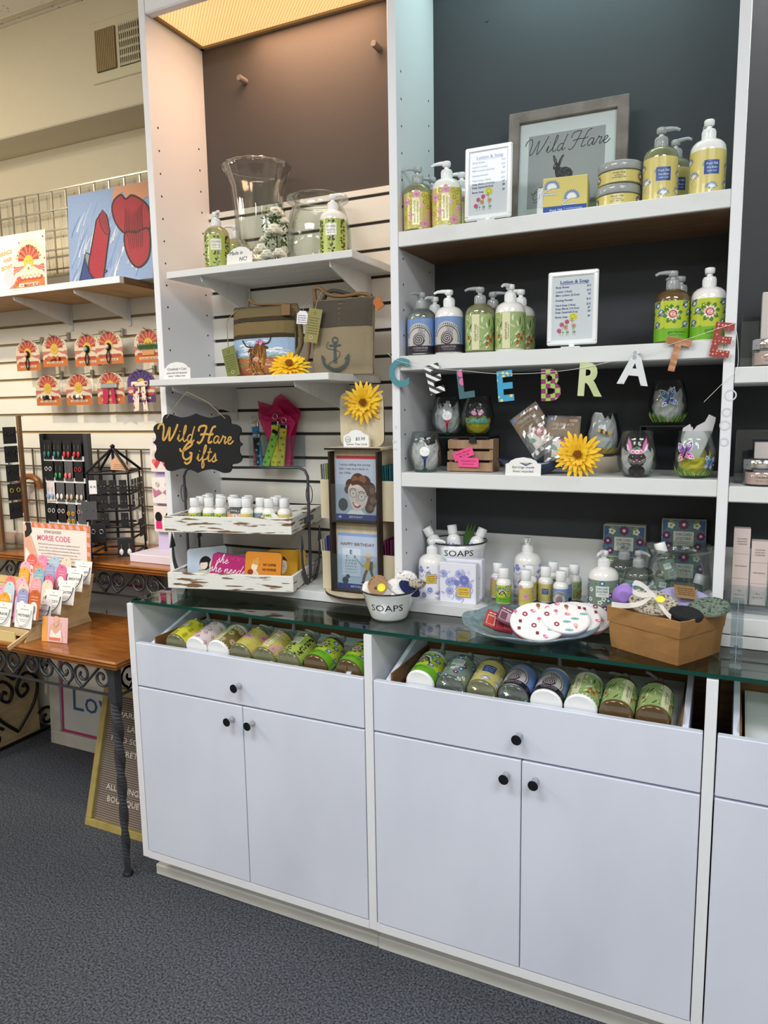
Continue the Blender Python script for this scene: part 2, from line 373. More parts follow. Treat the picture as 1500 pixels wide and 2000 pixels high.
# hand-drawn running letters, baseline 0, small letters 1 high
SCRIPT = {
 'W': (2.85, [[(-.5,1.5),(-.3,2.1),(.25,2.3),(.5,1.7),(.45,.6),(.55,0),(1.0,.5),(1.45,1.9),(1.5,1.1),(1.55,0),(2.1,.7),(2.55,1.8),(2.75,2.4)]]),
 'H': (2.35, [[(-.1,1.5),(.0,2.1),(.6,2.35),(1.2,2.25)],[(1.15,2.2),(.85,1.2),(.55,.3),(.1,-.15),(-.2,.1)],[(2.6,2.35),(2.1,2.1),(1.75,1.0),(1.6,.1),(1.95,.05),(2.2,.25)],[(.2,1.05),(.9,1.2),(1.9,1.15),(2.3,1.3)]]),
 'G': (2.6, [[(-.3,1.6),(-.1,1.2),(.5,1.4),(1.5,2.1),(1.6,2.5),(1.0,2.4),(.35,1.5),(.3,.5),(.8,.05),(1.5,.4),(1.7,1.0),(1.3,1.0)],[(1.7,1.0),(1.6,-.1),(1.0,-.55),(.6,-.3)]]),
 'i': (.75, [[(0,.2),(.25,.95),(.2,.25),(.4,0),(.75,.3)],[(.32,1.35),(.38,1.45)]]),
 'l': (.8, [[(0,.2),(.5,1.5),(.55,2.2),(.35,2.1),(.22,1.1),(.25,.2),(.5,0),(.8,.3)]]),
 'd': (1.25, [[(.85,.85),(.5,1.0),(.15,.6),(.2,.1),(.5,.05),(.85,.6)],[(1.15,2.2),(.95,1.4),(.8,.3),(.95,0),(1.25,.3)]]),
 'a': (1.2, [[(.85,.85),(.5,1.0),(.12,.6),(.18,.1),(.5,.05),(.8,.5),(.9,.95),(.82,.25),(.98,0),(1.2,.3)]]),
 'r': (.95, [[(0,.2),(.25,.9),(.3,1.1),(.45,.9),(.75,.9),(.6,.3),(.72,0),(.95,.3)]]),
 'e': (1.0, [[(0,.25),(.45,.5),(.65,.8),(.5,1.0),(.25,.8),(.18,.3),(.4,0),(.75,.1),(1.05,.5)]]),
 'f': (.85, [[(0,.3),(.55,1.5),(.62,2.2),(.4,2.1),(.25,1.0),(.15,-.5),(.3,-1.0),(.5,-.6),(.35,.1),(.85,.3)]]),
 't': (.8, [[(0,.3),(.35,1.2),(.45,1.9),(.3,.9),(.28,.2),(.45,0),(.8,.3)],[(.05,1.25),(.75,1.35)]]),
 's': (.9, [[(0,.2),(.4,.9),(.5,1.15),(.6,.6),(.6,.15),(.3,-.02),(.1,.15)],[(.35,0),(.9,.3)]]),
 'h': (1.15, [[(0,.2),(.4,1.4),(.45,2.2),(.28,2.0),(.2,1.0),(.15,.0)],[(.15,.3),(.5,1.0),(.75,.85),(.72,.2),(.9,0),(1.15,.3)]]),
 'n': (1.15, [[(0,.3),(.18,.95),(.2,.05)],[(.2,.4),(.5,1.0),(.75,.85),(.72,.2),(.9,0),(1.15,.3)]]),
 ' ': (.7, [])}
def script(A, t, x, y, h, c, ly=4, w_=.17, sl=.12, rot=0, al='c'):
    k = h; tw = sum(SCRIPT[ch][0] for ch in t)*k; cx = -tw/2 if al == 'c' else 0; ca, sa = cos(rot), sin(rot)
    for ch in t:
        wd, st = SCRIPT[ch]
        for q in st:
            p = [(cx+(a+sl*b)*k, b*k) for a, b in cat(q, 5)]
            A.line([(x+a*ca-b*sa, y+a*sa+b*ca) for a, b in p], w_*k*(1.5 if ch in 'WHG' and w_ > .12 else 1), c, ly)
        cx += wd*k
# ================================================================== THE SETTING
T = .0224; WM = .7822
b = MB(); b.box(-4, 4.6, -5, .8, -.03, 0, 'carpet'); struct('floor', b)
b = MB(); b.box(-4, 4.6, -5, .8, CEIL, CEIL+.03, 'ceiling_tile')
for i in range(16):
    x = -3.66+.61*i; b.box(x, x+.02, -5, .56, CEIL-.006, CEIL, 'wall_cream')
for i in range(10):
    y = .53-.61*i; b.box(-4, 4.6, y-.02, y, CEIL-.006, CEIL+.001, 'wall_cream')
struct('ceiling', b)
b = MB(); b.box(-4, 4.6, .73, .8, 0, CEIL, 'wall_cream'); struct('wall_back', b)
b = MB(); b.box(-4.06, -4, -5, .8, 0, CEIL, 'wall_room'); struct('wall_left', b)
b = MB(); b.box(4.6, 4.66, -5, .8, 0, CEIL, 'wall_room'); struct('wall_right', b)
b = MB(); b.box(-4, 4.6, -5.06, -5, 0, CEIL, 'wall_room'); struct('wall_front', b)
b = MB(); b.box(-4, 4.6, .56, .73, 2.53, CEIL, 'wall_cream', bv=.004); struct('trim_1', b)
b = MB(); b.box(-4, -.03, .715, .73, 0, .09, 'wall_cream'); struct('baseboard_back', b)
# air vent high on the soffit
v = thing('air_vent', 'cream slotted air vent set in the soffit near the ceiling', 'vent', (-.44, .56, 2.735))
b = MB(); b.box(-.12, .22, -.006, 0, -.105, .098, 'vent_cream', bv=.003); b.box(-.092, .002, -.0065, -.001, -.072, .068, 'groove_dark'); b.box(.016, .11, -.0065, -.001, -.072, .068, 'black_matte'); b.build('frame', v)
b = MB()
for i in range(11): x = -.088+i*.0085; b.box(x-.003, x+.003, -.013, -.004, -.07, .066, 'groove', tf=TR((0, 0, 0)))
b.build('louvre_bank', v)
b = MB()
for i in range(10): x = .02+i*.0095; b.box(x-.0012, x+.0012, -.012, -.006, -.07, .066, 'vent_cream')
for i in range(6): z = -.066+i*.026; b.box(.016, .11, -.010, -.007, z-.004, z+.004, 'vent_cream')
b.build('grille_bars', v)
# slat wall on the left
def slats(b, x0, x1, yf, z0, z1, ph, mg='groove', mw='slat_white', gw=.011):
    b.box(x0, x1, yf, yf+.004, z0, z1, mg)
    z = ph
    while z > z0: z -= .0762
    while z < z1:
        a, c = max(z+gw/2, z0), min(z+.0762-gw/2, z1)
        if c > a+.003: b.box(x0, x1, yf-.008, yf+.001, a, c, mw)
        z += .0762
b = MB(); slats(b, -3.2, -.03, .715, 1.31, 2.0, 1.834); b.box(-3.2, -.03, .707, .719, .09, 1.31, 'slat_white'); b.box(-3.2, -.03, .707, .719, 2.0, 2.02, 'slat_white')
one('slatwall_panel', b, 'cream slatwall panel behind the hair bow cards and earring racks', 'wall panel')
def grid(x0, x1, z0, z1, y, m, px=.079, pz=.077, r=.0028):
    b = MB(); x = x1
    while x > x0: b.box(x-r, x+r, y+.005-r, y+.005+r, z0, z1, m); x -= px
    z = z1
    while z > z0-.001: b.box(x0, x1, y-r, y+r, z-r, z+r, m); z -= pz
    return b
one('gridwall_panel', grid(-2.6, -.1, 2.03, 2.355, .69, 'silver'), 'silver wire gridwall panel mounted above the lipstick painting shelf', 'wire grid')
b = grid(-2.0, -.1, .93, 1.306, .69, 'grid_brown')
one('gridwall_panel', b, 'dark bronze wire gridwall panel low behind the black house-shaped earring stand', 'wire grid')
# ================================================================== FIXTURES
def knob_mesh():
    b = MB(); b.lathe([(.008, 0), (.0055, .006), (.005, .014), (.0105, .021), (.012, .023), (.012, .0255)], 'chrome', 20, cap=False); b.lathe([(.0118, .0256), (.0001, .0258)], 'chrome_dark', 20, cap=False)
    return b.mesh('knob')
KN = knob_mesh()
def knob(parent, x, z, y=-.004): put('knob', KN, parent, loc=(x, y, z), rot=(pi/2, 0, 0), label='round chrome knob')
def base_cabinet(k, label, inset=.04, last=False):
    x0 = k*(WM-.0008); x1 = x0+WM; t = thing('base_cabinet', label, 'cabinet', (x0, 0, 0), group='white base cabinets under the glass counter')
    b = MB(); b.box(0, T, 0, .44, .0955, .898, 'white_upright', bv=.001); b.box(T, WM-.0012, .0, .44, .0955, .118, 'white_upright')
    b.box(T, WM-.0012, .425, .44, .118, .898, 'white_lam'); b.box(T, WM-.0012, .02, .42, .63, .648, 'white_lam')
    if last: b.box(WM, WM+T, 0, .44, .0955, .898, 'white_upright')
    b.build('carcass', t)
    b = MB(); b.box(.012 if k == 0 else 0, WM-.0009, .075, .095, 0, .0955, 'plinth_white'); b.box(-.004+(.004 if k else 0), WM-.0009, .052, .076, 0, .036, 'plinth_white', bv=.004 if k == 0 else .002); b.build('plinth', t)
    c = MB(); c.lathe([(.008, 0), (.008, .0025)], 'clear', 12); c.build('bumper', t, loc=(T/2, .014, .8982))
    a, z = T+.003, WM-.003; m = (a+z)/2
    for s, (p, q, kx) in enumerate(((a, m-.0012, m-.034), (m+.0012, z, m+.034))):
        b = MB(); b.box(p, q, -.001, .017, .121, .6455, 'white_lam', bv=.0015); d = b.build('door', t); knob(d, kx, .606)
    b = MB(); b.box(a, z, -.001, .017, .651, .782, 'white_lam', bv=.0015)
    for xs in (a+inset-.012, z-inset):
        vs = [(xs, .017, .66), (xs+.012, .017, .66), (xs+.012, .26, .66), (xs, .26, .66), (xs, .017, .784), (xs+.012, .017, .784), (xs+.012, .26, .858), (xs, .26, .858)]
        b.add(vs, [(0, 3, 2, 1), (4, 5, 6, 7), (0, 1, 5, 4), (1, 2, 6, 5), (2, 3, 7, 6), (3, 0, 4, 7)], 'white_lam')
    b.box(a, z, .26, .272, .66, .885, 'brown_wood'); b.box(a+inset, a+inset+.004, .018, .26, .67, .80, 'brown_wood'); b.box(z-inset-.004, z-inset, .018, .26, .67, .80, 'brown_wood')
    d = b.build('drawer', t); knob(d, m-.005, .707)
    b = MB(); xa, xb = a+inset+.012, z-inset-.008
    vs = [(xa, .02, .735), (xb, .02, .735), (xb, .255, .785), (xa, .255, .785), (xa, .02, .743), (xb, .02, .743), (xb, .255, .793), (xa, .255, .793)]
    b.add(vs, [(0, 3, 2, 1), (4, 5, 6, 7), (0, 1, 5, 4), (1, 2, 6, 5), (2, 3, 7, 6), (3, 0, 4, 7)], 'white_shelf'); b.build('sloped_board', d, ); return t
base_cabinet(0, 'left white base cabinet with two doors and a drawer of lotions, beside the iron-legged table', .058)
base_cabinet(1, 'middle white base cabinet with two doors and a drawer ending in plant-print bottles')
base_cabinet(2, 'right white base cabinet cut off by the photo edge, its drawer empty', last=True)
b = MB(); GX0, GX1 = .019, 2.36
def slab(b, x0, x1, y0, y1, z0, z1, m, em):
    v = [(x0, y0, z0), (x1, y0, z0), (x1, y1, z0), (x0, y1, z0), (x0, y0, z1), (x1, y0, z1), (x1, y1, z1), (x0, y1, z1)]
    b.add(v, [(0, 3, 2, 1), (4, 5, 6, 7)], m); b.add(v, [(0, 1, 5, 4), (2, 3, 7, 6), (3, 0, 4, 7), (1, 2, 6, 5)], em)
slab(b, GX0, GX1, 0.0005, .43, .9015, .9108, 'counter_glass', 'glass_edge')
one('glass_countertop', b, 'long clear glass countertop with a dark green polished front edge on the white cabinets', 'glass counter')
def hutch(k, label, back, top_mat):
    x0 = k*(WM-.0008); t = thing('display_shelving', label, 'shelving', (x0, 0, 0), group='tall white display shelving on the base cabinets')
    b = MB(); b.box(0, T, .1913, .46, .911, 2.9, 'white_upright', bv=.0012)
    if k == 2: b.box(WM, WM+T, .1913, .46, .911, 2.9, 'white_upright')
    hz = 2.28
    for side in ((T+.0001, 1),):
        for col in (.222, .405):
            for i in range(21):
                z = hz-.064*i-(.005 if col > .3 else 0)
                if z < 1.0: continue
                b.lathe([(.0033, 0), (.0001, .0003)], 'black_matte', 8, tf=TR((side[0], col, z)) @ RY(pi/2*side[1]), cap=False)
    b.build('upright', t)
    b = MB()
    if back == 'slat':
        slats(b, T, WM-.001, .4436, .938, 2.085, 1.759, 'groove_dark', 'slat_white', .0095); b.box(T, WM-.001, .4436, .4576, 2.085, 2.62, 'board_dark_warmlit')
    else:
        b.box(T, WM-.001, .4436, .4576, 1.094, 2.62, 'board_dark'); b.box(T, WM-.001, .436, .4576, .938, 1.094, 'white_shelf')
    b.build('back_panel', t)
    b = MB(); b.box(T, WM-.001, .1913, .445, .9112, .938, 'white_shelf', bv=.001); b.build('deck', t)
    b = MB(); b.box(T, WM-.001, .1913, .222, 2.575, 2.75, 'white_upright', bv=.004); b.box(T, WM-.001, .222, .4436, 2.72, 2.75, 'white_upright'); b.build('header', t)
    b = MB(); b.box(T+.012, WM-.01, .23, .432, 2.585, 2.592, top_mat); b.box(T, T+.012, .222, .4436, 2.578, 2.592, 'groove'); b.box(T, WM-.001, .432, .4436, 2.578, 2.592, 'groove'); b.build('light_lens', t)
    return t
h0 = hutch(0, 'left white display unit with slatwall back and glowing warm light lens on top', 'slat', 'light_diffuser')
h1 = hutch(1, 'middle white display unit with charcoal back and three fixed shelves', 'board', 'cool_lens')
h2 = hutch(2, 'right white display unit cut off by the photo edge, holding cosmetics', 'board', 'cool_lens')
def shelf_in(h, z, under='white_shelf', th=.039):
    b = MB(); b.box(T+.001, WM-.001, .1905, .443, z-th+.002, z, 'white_shelf', bv=.0015); b.box(T+.001, WM-.001, .2, .443, z-th, z-th+.002, under); return b.build('shelf', h)
shelf_in(h1, 1.892, 'beech_under'); shelf_in(h1, 1.5853, 'white_shelf'); shelf_in(h1, 1.285, 'white_shelf')
shelf_in(h2, 1.527, th=.036); shelf_in(h2, 1.272, th=.036); shelf_in(h2, .98, th=.041)
# little stuck-on letters and dots on the uprights
b = MB()
A = Art(); A.text('z', 0, 0, .012, 'cfcfd4', 1, rot=.2); A.text('E', 0, -.034, .012, 'cfcfd4', 1, rot=1.57); A.text('s', 0, -.055, .01, 'cfcfd4', 1, rot=1.3)
b.art(A, tf=TR((T/2, .1912, 1.40))); b.build('stickers', h1, )
b = MB(); A = Art()
for dx, dz, r in ((.006, 0, .011), (0, -.036, .0085), (-.002, -.064, .0095), (-.002, -.1, .008)): A.ring(dx, dz, r, .003, 'd0d0d8', 1)
b.art(A, tf=TR((T/2, .1912, 1.468))); b.build('stickers', h2)
# wooden pegs sticking out of the charcoal backs
for (px, py, k, lb) in ((480, 160, 0, 'short wooden peg high on the brown lit back panel, left of two'), (740, 95, 0, 'short wooden peg high on the brown lit back panel near the middle upright')):
    p = at(px, py, y=.4436); b = MB(); b.lathe([(.009, 0), (.009, .034), (.008, .036)], 'grey_wood', 14); one('peg', b, lb, 'peg', (p.x, .4436, p.z), rot=(pi/2, 0, 0), group='pegs on the back panel')
for px, py in ((951, 40),):
    p = at(px, py, y=.4436); b = MB(); b.lathe([(.004, 0), (.004, .002)], 'board_dark', 10); one('screw_cap', b, 'tiny dark screw cap high on the charcoal back panel', 'screw cap', (p.x, .4436, p.z), rot=(pi/2, 0, 0))
# bracket shelves on the slat walls
def bracket(m='white_shelf', L=.24, h=.085):
    b = MB(); p = [(0, 0), (-L, 0), (-L-.006, .012), (-L-.004, -.006), (-L, -.014), (0, -h)]
    # side profile in y,z, 4 mm thick; wall edge at y=0
    vs = [(-.002, y, z) for y, z in p]+[(.002, y, z) for y, z in p]; n = len(p)
    tr = geometry.tessellate_polygon([[V((q[0], q[1], 0)) for q in p]])
    b.add(vs[:n], [tuple(q) for q in tr], m); b.add(vs[n:], [tuple(q) for q in tr], m); b.add(vs, [(i, (i+1) % n, n+(i+1) % n, n+i) for i in range(n)], m)
    b.box(-.007, .007, -.004, 0, -h-.02, .0, m); return b.mesh('bracket')
def bshelf(x0, x1, y0, y1, z, th, bx, label, under='white_shelf', L=None, h=.085, m='white_shelf', edge=None):
    t = thing('bracket_shelf', label, 'shelf', ((x0+x1)/2, y1, z), group='bracket shelves on the slatwall'); cx = (x0+x1)/2
    b = MB(); b.box(x0-cx, x1-cx, y0-y1, -.0005, -th+.001, 0, m, bv=.001); b.box(x0-cx+.002, x1-cx-.001, y0-y1+.004, -.001, -th, -th+.0012, under)
    if edge: b.box(x1-cx-.001, x1-cx+.0006, y0-y1+.02, -.001, -th, 0, edge)
    b.build('board', t); me = bracket(L=(L or y1-y0-.02), h=h)
    for x in bx: put('bracket', me, t, loc=(x-cx, 0, -th))
    return t
bshelf(.056, .676, .185, .434, 1.862, .02, (.17, .60), 'white shelf on brackets in the left bay holding a fluted vase and pump bottles')
bshelf(.028, .634, .118, .434, 1.5475, .019, (.10, .52), 'white shelf on brackets in the left bay holding two canvas bags')
bshelf(-2.2, -.36, .42, .706, 1.925, .024, (-.92, -.60), 'cream shelf with raw plywood underside on the left wall below the lipstick painting', 'ply_under', edge='brown_wood')
# ================================================================== LABEL DESIGNS (u across, v up; C = round the bottle, H = height)
def bg(A, C, H, c): A.rect(-C/2, 0, C/2, H, c, 0, 40)
def scatter(C, H, n, seed, mn):
    R = random.Random(seed); P = []
    for _ in range(n*14):
        x, y = R.uniform(-C/2, C/2), R.uniform(0, H)
        if all((x-a)**2+(y-b)**2 > mn*mn for a, b in P): P.append((x, y))
        if len(P) >= n: break
    return P
def D_lemon(A, C, H, big=1):
    bg(A, C, H, 'cbbf66'); s = H/.087
    for i, (x, y) in enumerate(scatter(C, H, 70 if big else 24, 3, .012*s)): A.flower(x, y, .0065*s, 7, 'b3a338' if i % 4 else 'e8b0c0', 'e6df88' if i % 4 else 'd08ca4', 1)
    for x, y in scatter(C, H, 10 if big else 4, 9, .03*s): A.flower(x, y, .012*s, 12, 'dd9db8', 'c87f9c', 3, .25)
    A.rect(-.009*s, .008*s, .009*s, H-.014*s, 'ece6ae', 5, 2); A.text('lemon verbena', -.001*s, .013*s, .0062*s, '6b6232', 7, 'l', rot=pi/2, w_=H-.034*s); A.text('SHEA BUTTER LOTION', .006*s, .013*s, .003*s, '6b6232', 7, 'l', rot=pi/2, w_=H-.036*s)
def D_lemon_back(A, C, H, big=1):
    bg(A, C, H, 'cbbf66'); s = H/.087
    for i, (x, y) in enumerate(scatter(C, H, 60, 5, .012*s)): A.flower(x, y, .006*s, 7, 'bfae45', 'e6df88', 1)
    for x, y in scatter(C, H, 7, 19, .035*s)+[(.0, .045*s)]: A.flower(x, y, .015*s, 14, 'dd9db8', 'c87f9c', 3, .25)
def D_cucumber(A, C, H, big=1):
    bg(A, C, H, 'aabb58'); s = H/.087; R = random.Random(4)
    for k in range(7 if big else 5):
        x = -C/2+C*(k+.5)/(7 if big else 5); A.line([(x, .0), (x+.002*s, H*.5), (x, H)], .0009*s, '3c2c1c', 2)
        for i in range(11 if big else 6):
            y = H*(i+.5)/(11 if big else 6)
            for sg in (-1, 1): A.leaf(x+sg*.0015*s+R.uniform(-.001, .001)*s, min(y+R.uniform(-.004, .004)*s, H-.008*s), pi/2-sg*R.uniform(.3, 1.5), R.uniform(.006, .010)*s, R.uniform(.004, .007)*s, '3a2a20', 3)
    A.rect(-.016*s, .044*s, .014*s, .074*s, 'ece9dc', 5, 4); A.text('CUCUMBER', -.001*s, .064*s, .005*s, '5b5b52', 7, w_=.026*s); A.text('OLIVE OIL', -.001*s, .055*s, .005*s, '5b5b52', 7, w_=.024*s); A.text('SHEA BUTTER', -.001*s, .0495*s, .0026*s, '5b5b52', 7, w_=.022*s)
def D_ocean(A, C, H, big=1):
    bg(A, C, H, '7894c4'); s = H/.087; cx, cy = -.004*s, .034*s
    for q in range(9):
        r = (.002+.004*q)*s; A.line([(cx+r*cos(2*pi*i/32), max(.0, min(H, cy+r*1.15*sin(2*pi*i/32)))) for i in range(33)][::-1], .0046*s, 'c4bfbc', 1)
    for i in range(44):
        a = 2*pi*i/44; r0, r1 = .0155*s, .034*s
        p, q = (cx+r0*cos(a), cy+r0*sin(a)), (cx+r1*cos(a+.25), cy+r1*1.15*sin(a+.25))
        if 0 < q[1] < H: A.line([p, q], .0011*s, '4b4446', 2)
    for r in (.0355, .0300): A.ring(cx, cy, r*s, .0018*s, '3a3436', 3, 30, -.35, pi*.95)
    if big:
        for i in range(24): a = -.3+pi*i/24*1.2; A.ell(cx+.0328*s*cos(a), cy+.0365*s*sin(a), .0014*s, c='e8e4e0', ly=4, n=6)
    [A.ring(cx, cy, q*s, .0042*s, '4a4246', 4, 20) for q in (.002, .006, .010, .0135)]
    A.line([(cx+(.0145*s*(1-t/46))*cos(t*.42), cy+(.0145*s*(1-t/46))*sin(t*.42)) for t in range(44)], .0013*s, 'd9d2cf', 6)
    for i in range(12): A.line([(C*.23+.004*s, .02*s+i*.0055*s), (C*.30, .024*s+i*.006*s), (C*.42, .02*s+i*.0052*s)], .0022*s, '4a4448' if i % 2 else 'c9c4c2', 2)
    A.rect(-C/2, 0, C/2, .019*s, '2b2530', 7, 40); A.text('OCEAN PURE', 0, .0105*s, .0052*s, 'b7b0b8', 9, w_=.038*s); A.text('LUXURIOUS HAND SOAP', 0, .0055*s, .0025*s, 'b7b0b8', 9, w_=.032*s)
def D_aloe(A, C, H, big=1, front=0):
    bg(A, C, H, '9db071'); s = H/.087; R = random.Random(6)
    for i in range(130 if big else 45):
        x, y = R.uniform(-C/2, C/2), R.uniform(0, H*.95); a = R.uniform(.2, 2.9)
        L = R.uniform(.014, .028)*s; L = min(L, (H-y)/max(sin(a), .15)); A.leaf(x, y, a, L, .0042*s, R.choice(('3f7a3a', '5f9a4c', 'dfe6bd', '2f5c34', 'c9d79c', 'e9ecd2')), 1+i % 4)
    for x, y in ((.021, .03), (.03, .022), (.018, .014), (-.03, .03), (.036, .036)): A.ell(x*s, y*s, .0042*s, .0048*s, 'c2632c', 6, 8); A.flower(x*s, (y+.004)*s, .003*s, 5, '8c3a1e', None, 8)
    x0 = (-.012+front)*s; A.rect(x0-.008*s, .001*s, x0+.011*s, H-.001*s, 'dcdab0', 9, 3); A.text('aloe+oat', x0+.004*s, .021*s, .008*s, '5e6440', 11, 'l', rot=pi/2, w_=.042*s); A.text('LUXURIOUS HAND SOAP', x0+.0085*s, .024*s, .0028*s, '6e7448', 11, 'l', rot=pi/2, w_=.034*s)
    A.line([(x0-.006*s, .012*s), (x0+.009*s, .012*s)], .0006*s, '8a8a60', 10)
def D_aloe2(A, C, H, big=1): D_aloe(A, C, H, big, .028)
def D_gardeners(A, C, H, big=1):
    bg(A, C, H, 'b7c43a'); s = H/.087
    for i in range(7):
        x = -C/2+C*(i+.15)/7
        for j, y in enumerate((.036, .062, .083)):
            if abs(x) < .02*s and y > .03: continue
            xx = x+(.010*s if j % 2 else 0); A.ring(xx, min(y*s, H-.008*s), .0062*s, .0028*s, '3f78bb', 3, 12); A.ell(xx+.001*s, min(y*s, H-.008*s), .004*s, .0042*s, 'e9e6e0', 2, 8); A.line(cat([(xx-.009*s, y*s-.008*s), (xx, y*s-.002*s), (xx+.008*s, y*s+.003*s)], 4), .002*s, '3b2c22', 4)
    for fx in (-.008*s, -C*.33, C*.36):
        for k in range(8):
            a = 2*pi*k/8+.2; A.leaf(fx+.010*s*cos(a), .058*s+.010*s*sin(a), a, .012*s, .010*s, '3f7d28', 4)
        A.flower(fx, .058*s, .0155*s, 12, 'efd9cf', None, 5, .28); A.ell(fx, .058*s, .0085*s, c='b3242e', ly=7, n=16); A.ell(fx, .058*s, .0062*s, c='efd6c8', ly=8, n=14)
        for k in range(4): a = pi*k/4; A.line([(fx-.006*s*cos(a), .058*s-.006*s*sin(a)), (fx+.006*s*cos(a), .058*s+.006*s*sin(a))], .0013*s, 'b3242e', 9)
    for x, y in scatter(C, H*.7, 14, 8, .012*s): A.flower(x, y+.018*s, .006*s, 5, '7a8f1f', 'd7d84a', 1)
    A.rect(-C/2, 0, C/2, .027*s, '6fae2c', 6, 40); A.text('gardeners', .002*s, .0165*s, .0062*s, '2b3a1c', 8, w_=.038*s); A.text('EXFOLIATING HAND SOAP', .002*s, .011*s, .0024*s, '3b4a22', 8, w_=.034*s)
def D_gard_side(A, C, H, big=1):
    D_gardeners(A, C, H, big); s = H/.087
    for a in range(3): A.line(cat([(-.016*s, .04*s+a*.012*s), (-.004*s, .062*s+a*.004*s), (.01*s, .05*s+a*.01*s), (.016*s, .036*s+a*.01*s)], 5), .0035*s, ('3b2c22', 'f3efe8', '4a82c4')[a], 14+a)
def D_milk(A, C, H, big=1, panel=True):
    bg(A, C, H, 'd3c373'); s = H/.087; R = random.Random(5)
    for i, (x, y) in enumerate(scatter(C, H*.9, 10 if big else 5, 12, .026*s)):
        for k in range(9):
            a = pi*.1+k*pi*.8/8; L = .015*s; L = min(L, (H-y)/max(sin(a), .2)-.001*s)
            if L > .004*s: A.leaf(x, y, a, L, .0046*s, '5d7fb4', 2); A.leaf(x, y, a, L*.75, .0022*s, 'e9e9e2', 3)
        p = cat([(x, y), (x-.007*s, y-.008*s), (x-.002*s, max(y-.019*s, .001)), (x+.010*s, max(y-.013*s, .001))], 5); A.line(p, .0042*s, '59697a', 1, True); A.line(p, .0026*s, 'eceadf', 4, True)
    if panel:
        A.rect(-.014*s, .036*s, .016*s, .064*s, '2c4f96', 6, 4); A.text('Fresh Milk', .001*s, .0545*s, .005*s, 'e6ecf6', 8, w_=.024*s, sl=.25); A.text('Shea Butter', .001*s, .047*s, .0046*s, 'e6ecf6', 8, w_=.022*s, sl=.25); A.text('HAND SOAP', .001*s, .0405*s, .003*s, 'e6ecf6', 8, w_=.020*s)
def D_lav(A, C, H, big=1, x0=0, y0=.040):
    bg(A, C, H, 'eceaf2'); s = H/.087; R = random.Random(2)
    for i, (x, y) in enumerate(scatter(C, H, 34 if big else 12, 6, .014*s)):
        if i % 2: A.flower(x, min(y, H-.008*s), .0085*s, 9, '8389c4', 'b9bce0', 1, .38)
        else:
            for k in range(5): a = R.uniform(.3, 2.8); L = .014*s; L = min(L, (H-y)/max(sin(a), .2)); A.leaf(x, y, a, L, .0036*s, R.choice(('6d75b4', 'a7abd6', '8a90c6')), 2)
        p = cat([(x-.01*s, max(y-.006*s, 0)), (x, max(y-.01*s, 0)), (x+.009*s, max(y-.003*s, 0))], 4); A.line(p, .0012*s, '7a80bc', 3)
    a, b = x0*s, y0*s; A.rect(a-.0145*s, b, a+.0145*s, b+.026*s, '8d88b8', 5, 4); A.rect(a-.0135*s, b+.001*s, a+.0135*s, b+.025*s, 'd9bb4c', 6, 4)
    A.text('Lavender', a, b+.0185*s, .0044*s, '7a3f2a', 8, w_=.02*s, sl=.2); A.text('Chamomile', a, b+.0125*s, .0044*s, '7a3f2a', 8, w_=.022*s, sl=.2); A.text('SHEA BUTTER', a, b+.0075*s, .0026*s, '6a4a2a', 8, w_=.020*s); A.text('LOTION', a, b+.0035*s, .0024*s, '6a4a2a', 8, w_=.012*s)
def D_orchid(A, C, H, big=1, x0=0, y0=.048):
    bg(A, C, H, '7d8d84'); s = H/.087; R = random.Random(11)
    for i, (x, y) in enumerate(scatter(C, H, 50 if big else 18, 13, .0115*s)):
        k = i % 4; y = min(y, H-.007*s)
        if k == 0: A.flower(x, y, .008*s, 7, '6e2f5c', 'e2d8e4', 2, .45)
        elif k == 1: A.ring(x, y, .0055*s, .0025*s, '3f72a8', 3, 10); A.ell(x, y, .003*s, c='e6e8dc', ly=2, n=7)
        elif k == 2: A.flower(x, y, .007*s, 5, 'ebe9dc', '6f8a3c', 3, .5)
        else: A.leaf(x, y, R.uniform(0, 3), .010*s, .006*s, '5f8a3a', 1)
    a, b = x0*s, y0*s; A.rect(a-.0165*s, b-.003*s, a+.0165*s, b+.026*s, '5f7f3c', 5, 4); A.rect(a-.0155*s, b-.002*s, a+.0155*s, b+.025*s, 'dfe6e2', 6, 4)
    A.text('ORCHID', a, b+.0165*s, .0052*s, '54606a', 8, w_=.027*s, bold=.01); A.text('JOJOBA', a, b+.0095*s, .0052*s, '54606a', 8, w_=.026*s, bold=.01); A.text('HAND SOAP', a, b+.004*s, .0024*s, '6a767c', 8, w_=.018*s)
def D_pine(A, C, H, big=1):
    bg(A, C, H, 'dcd441'); s = H/.087; R = random.Random(3)
    for x, y in scatter(C, H, 20, 14, .022*s):
        A.ell(x, y, .006*s, .008*s, 'a8a428', 2, 10)
        for k in range(6): A.leaf(x, y+.006*s, .5+k*.4, .008*s, .003*s, '9aa830', 3)
        A.ring(x, y, .009*s, .0008*s, 'b5b030', 1, 12)
    A.rect(-.013*s, .05*s, .013*s, .066*s, 'e4e3c4', 5, 3); A.text('PINEAPPLE', 0, .0585*s, .004*s, '6b6a2a', 7, w_=.022*s)
def D_pinkv(A, C, H, big=1):
    bg(A, C, H, 'e7d3d6'); s = H/.087
    for x, y in scatter(C, H, 34, 24, .013*s):
        A.line(cat([(x-.007*s, y), (x, y+.006*s), (x+.006*s, y), (x, y-.005*s), (x-.002*s, y)], 4), .0018*s, 'b55a76', 2); A.leaf(x, y, .8, .007*s, .004*s, 'c07a92', 1)
    A.rect(-.014*s, .05*s, .012*s, .068*s, 'efe6e2', 5, 3); A.text('ROSE', 0, .059*s, .004*s, '7a4a5a', 7, w_=.018*s)
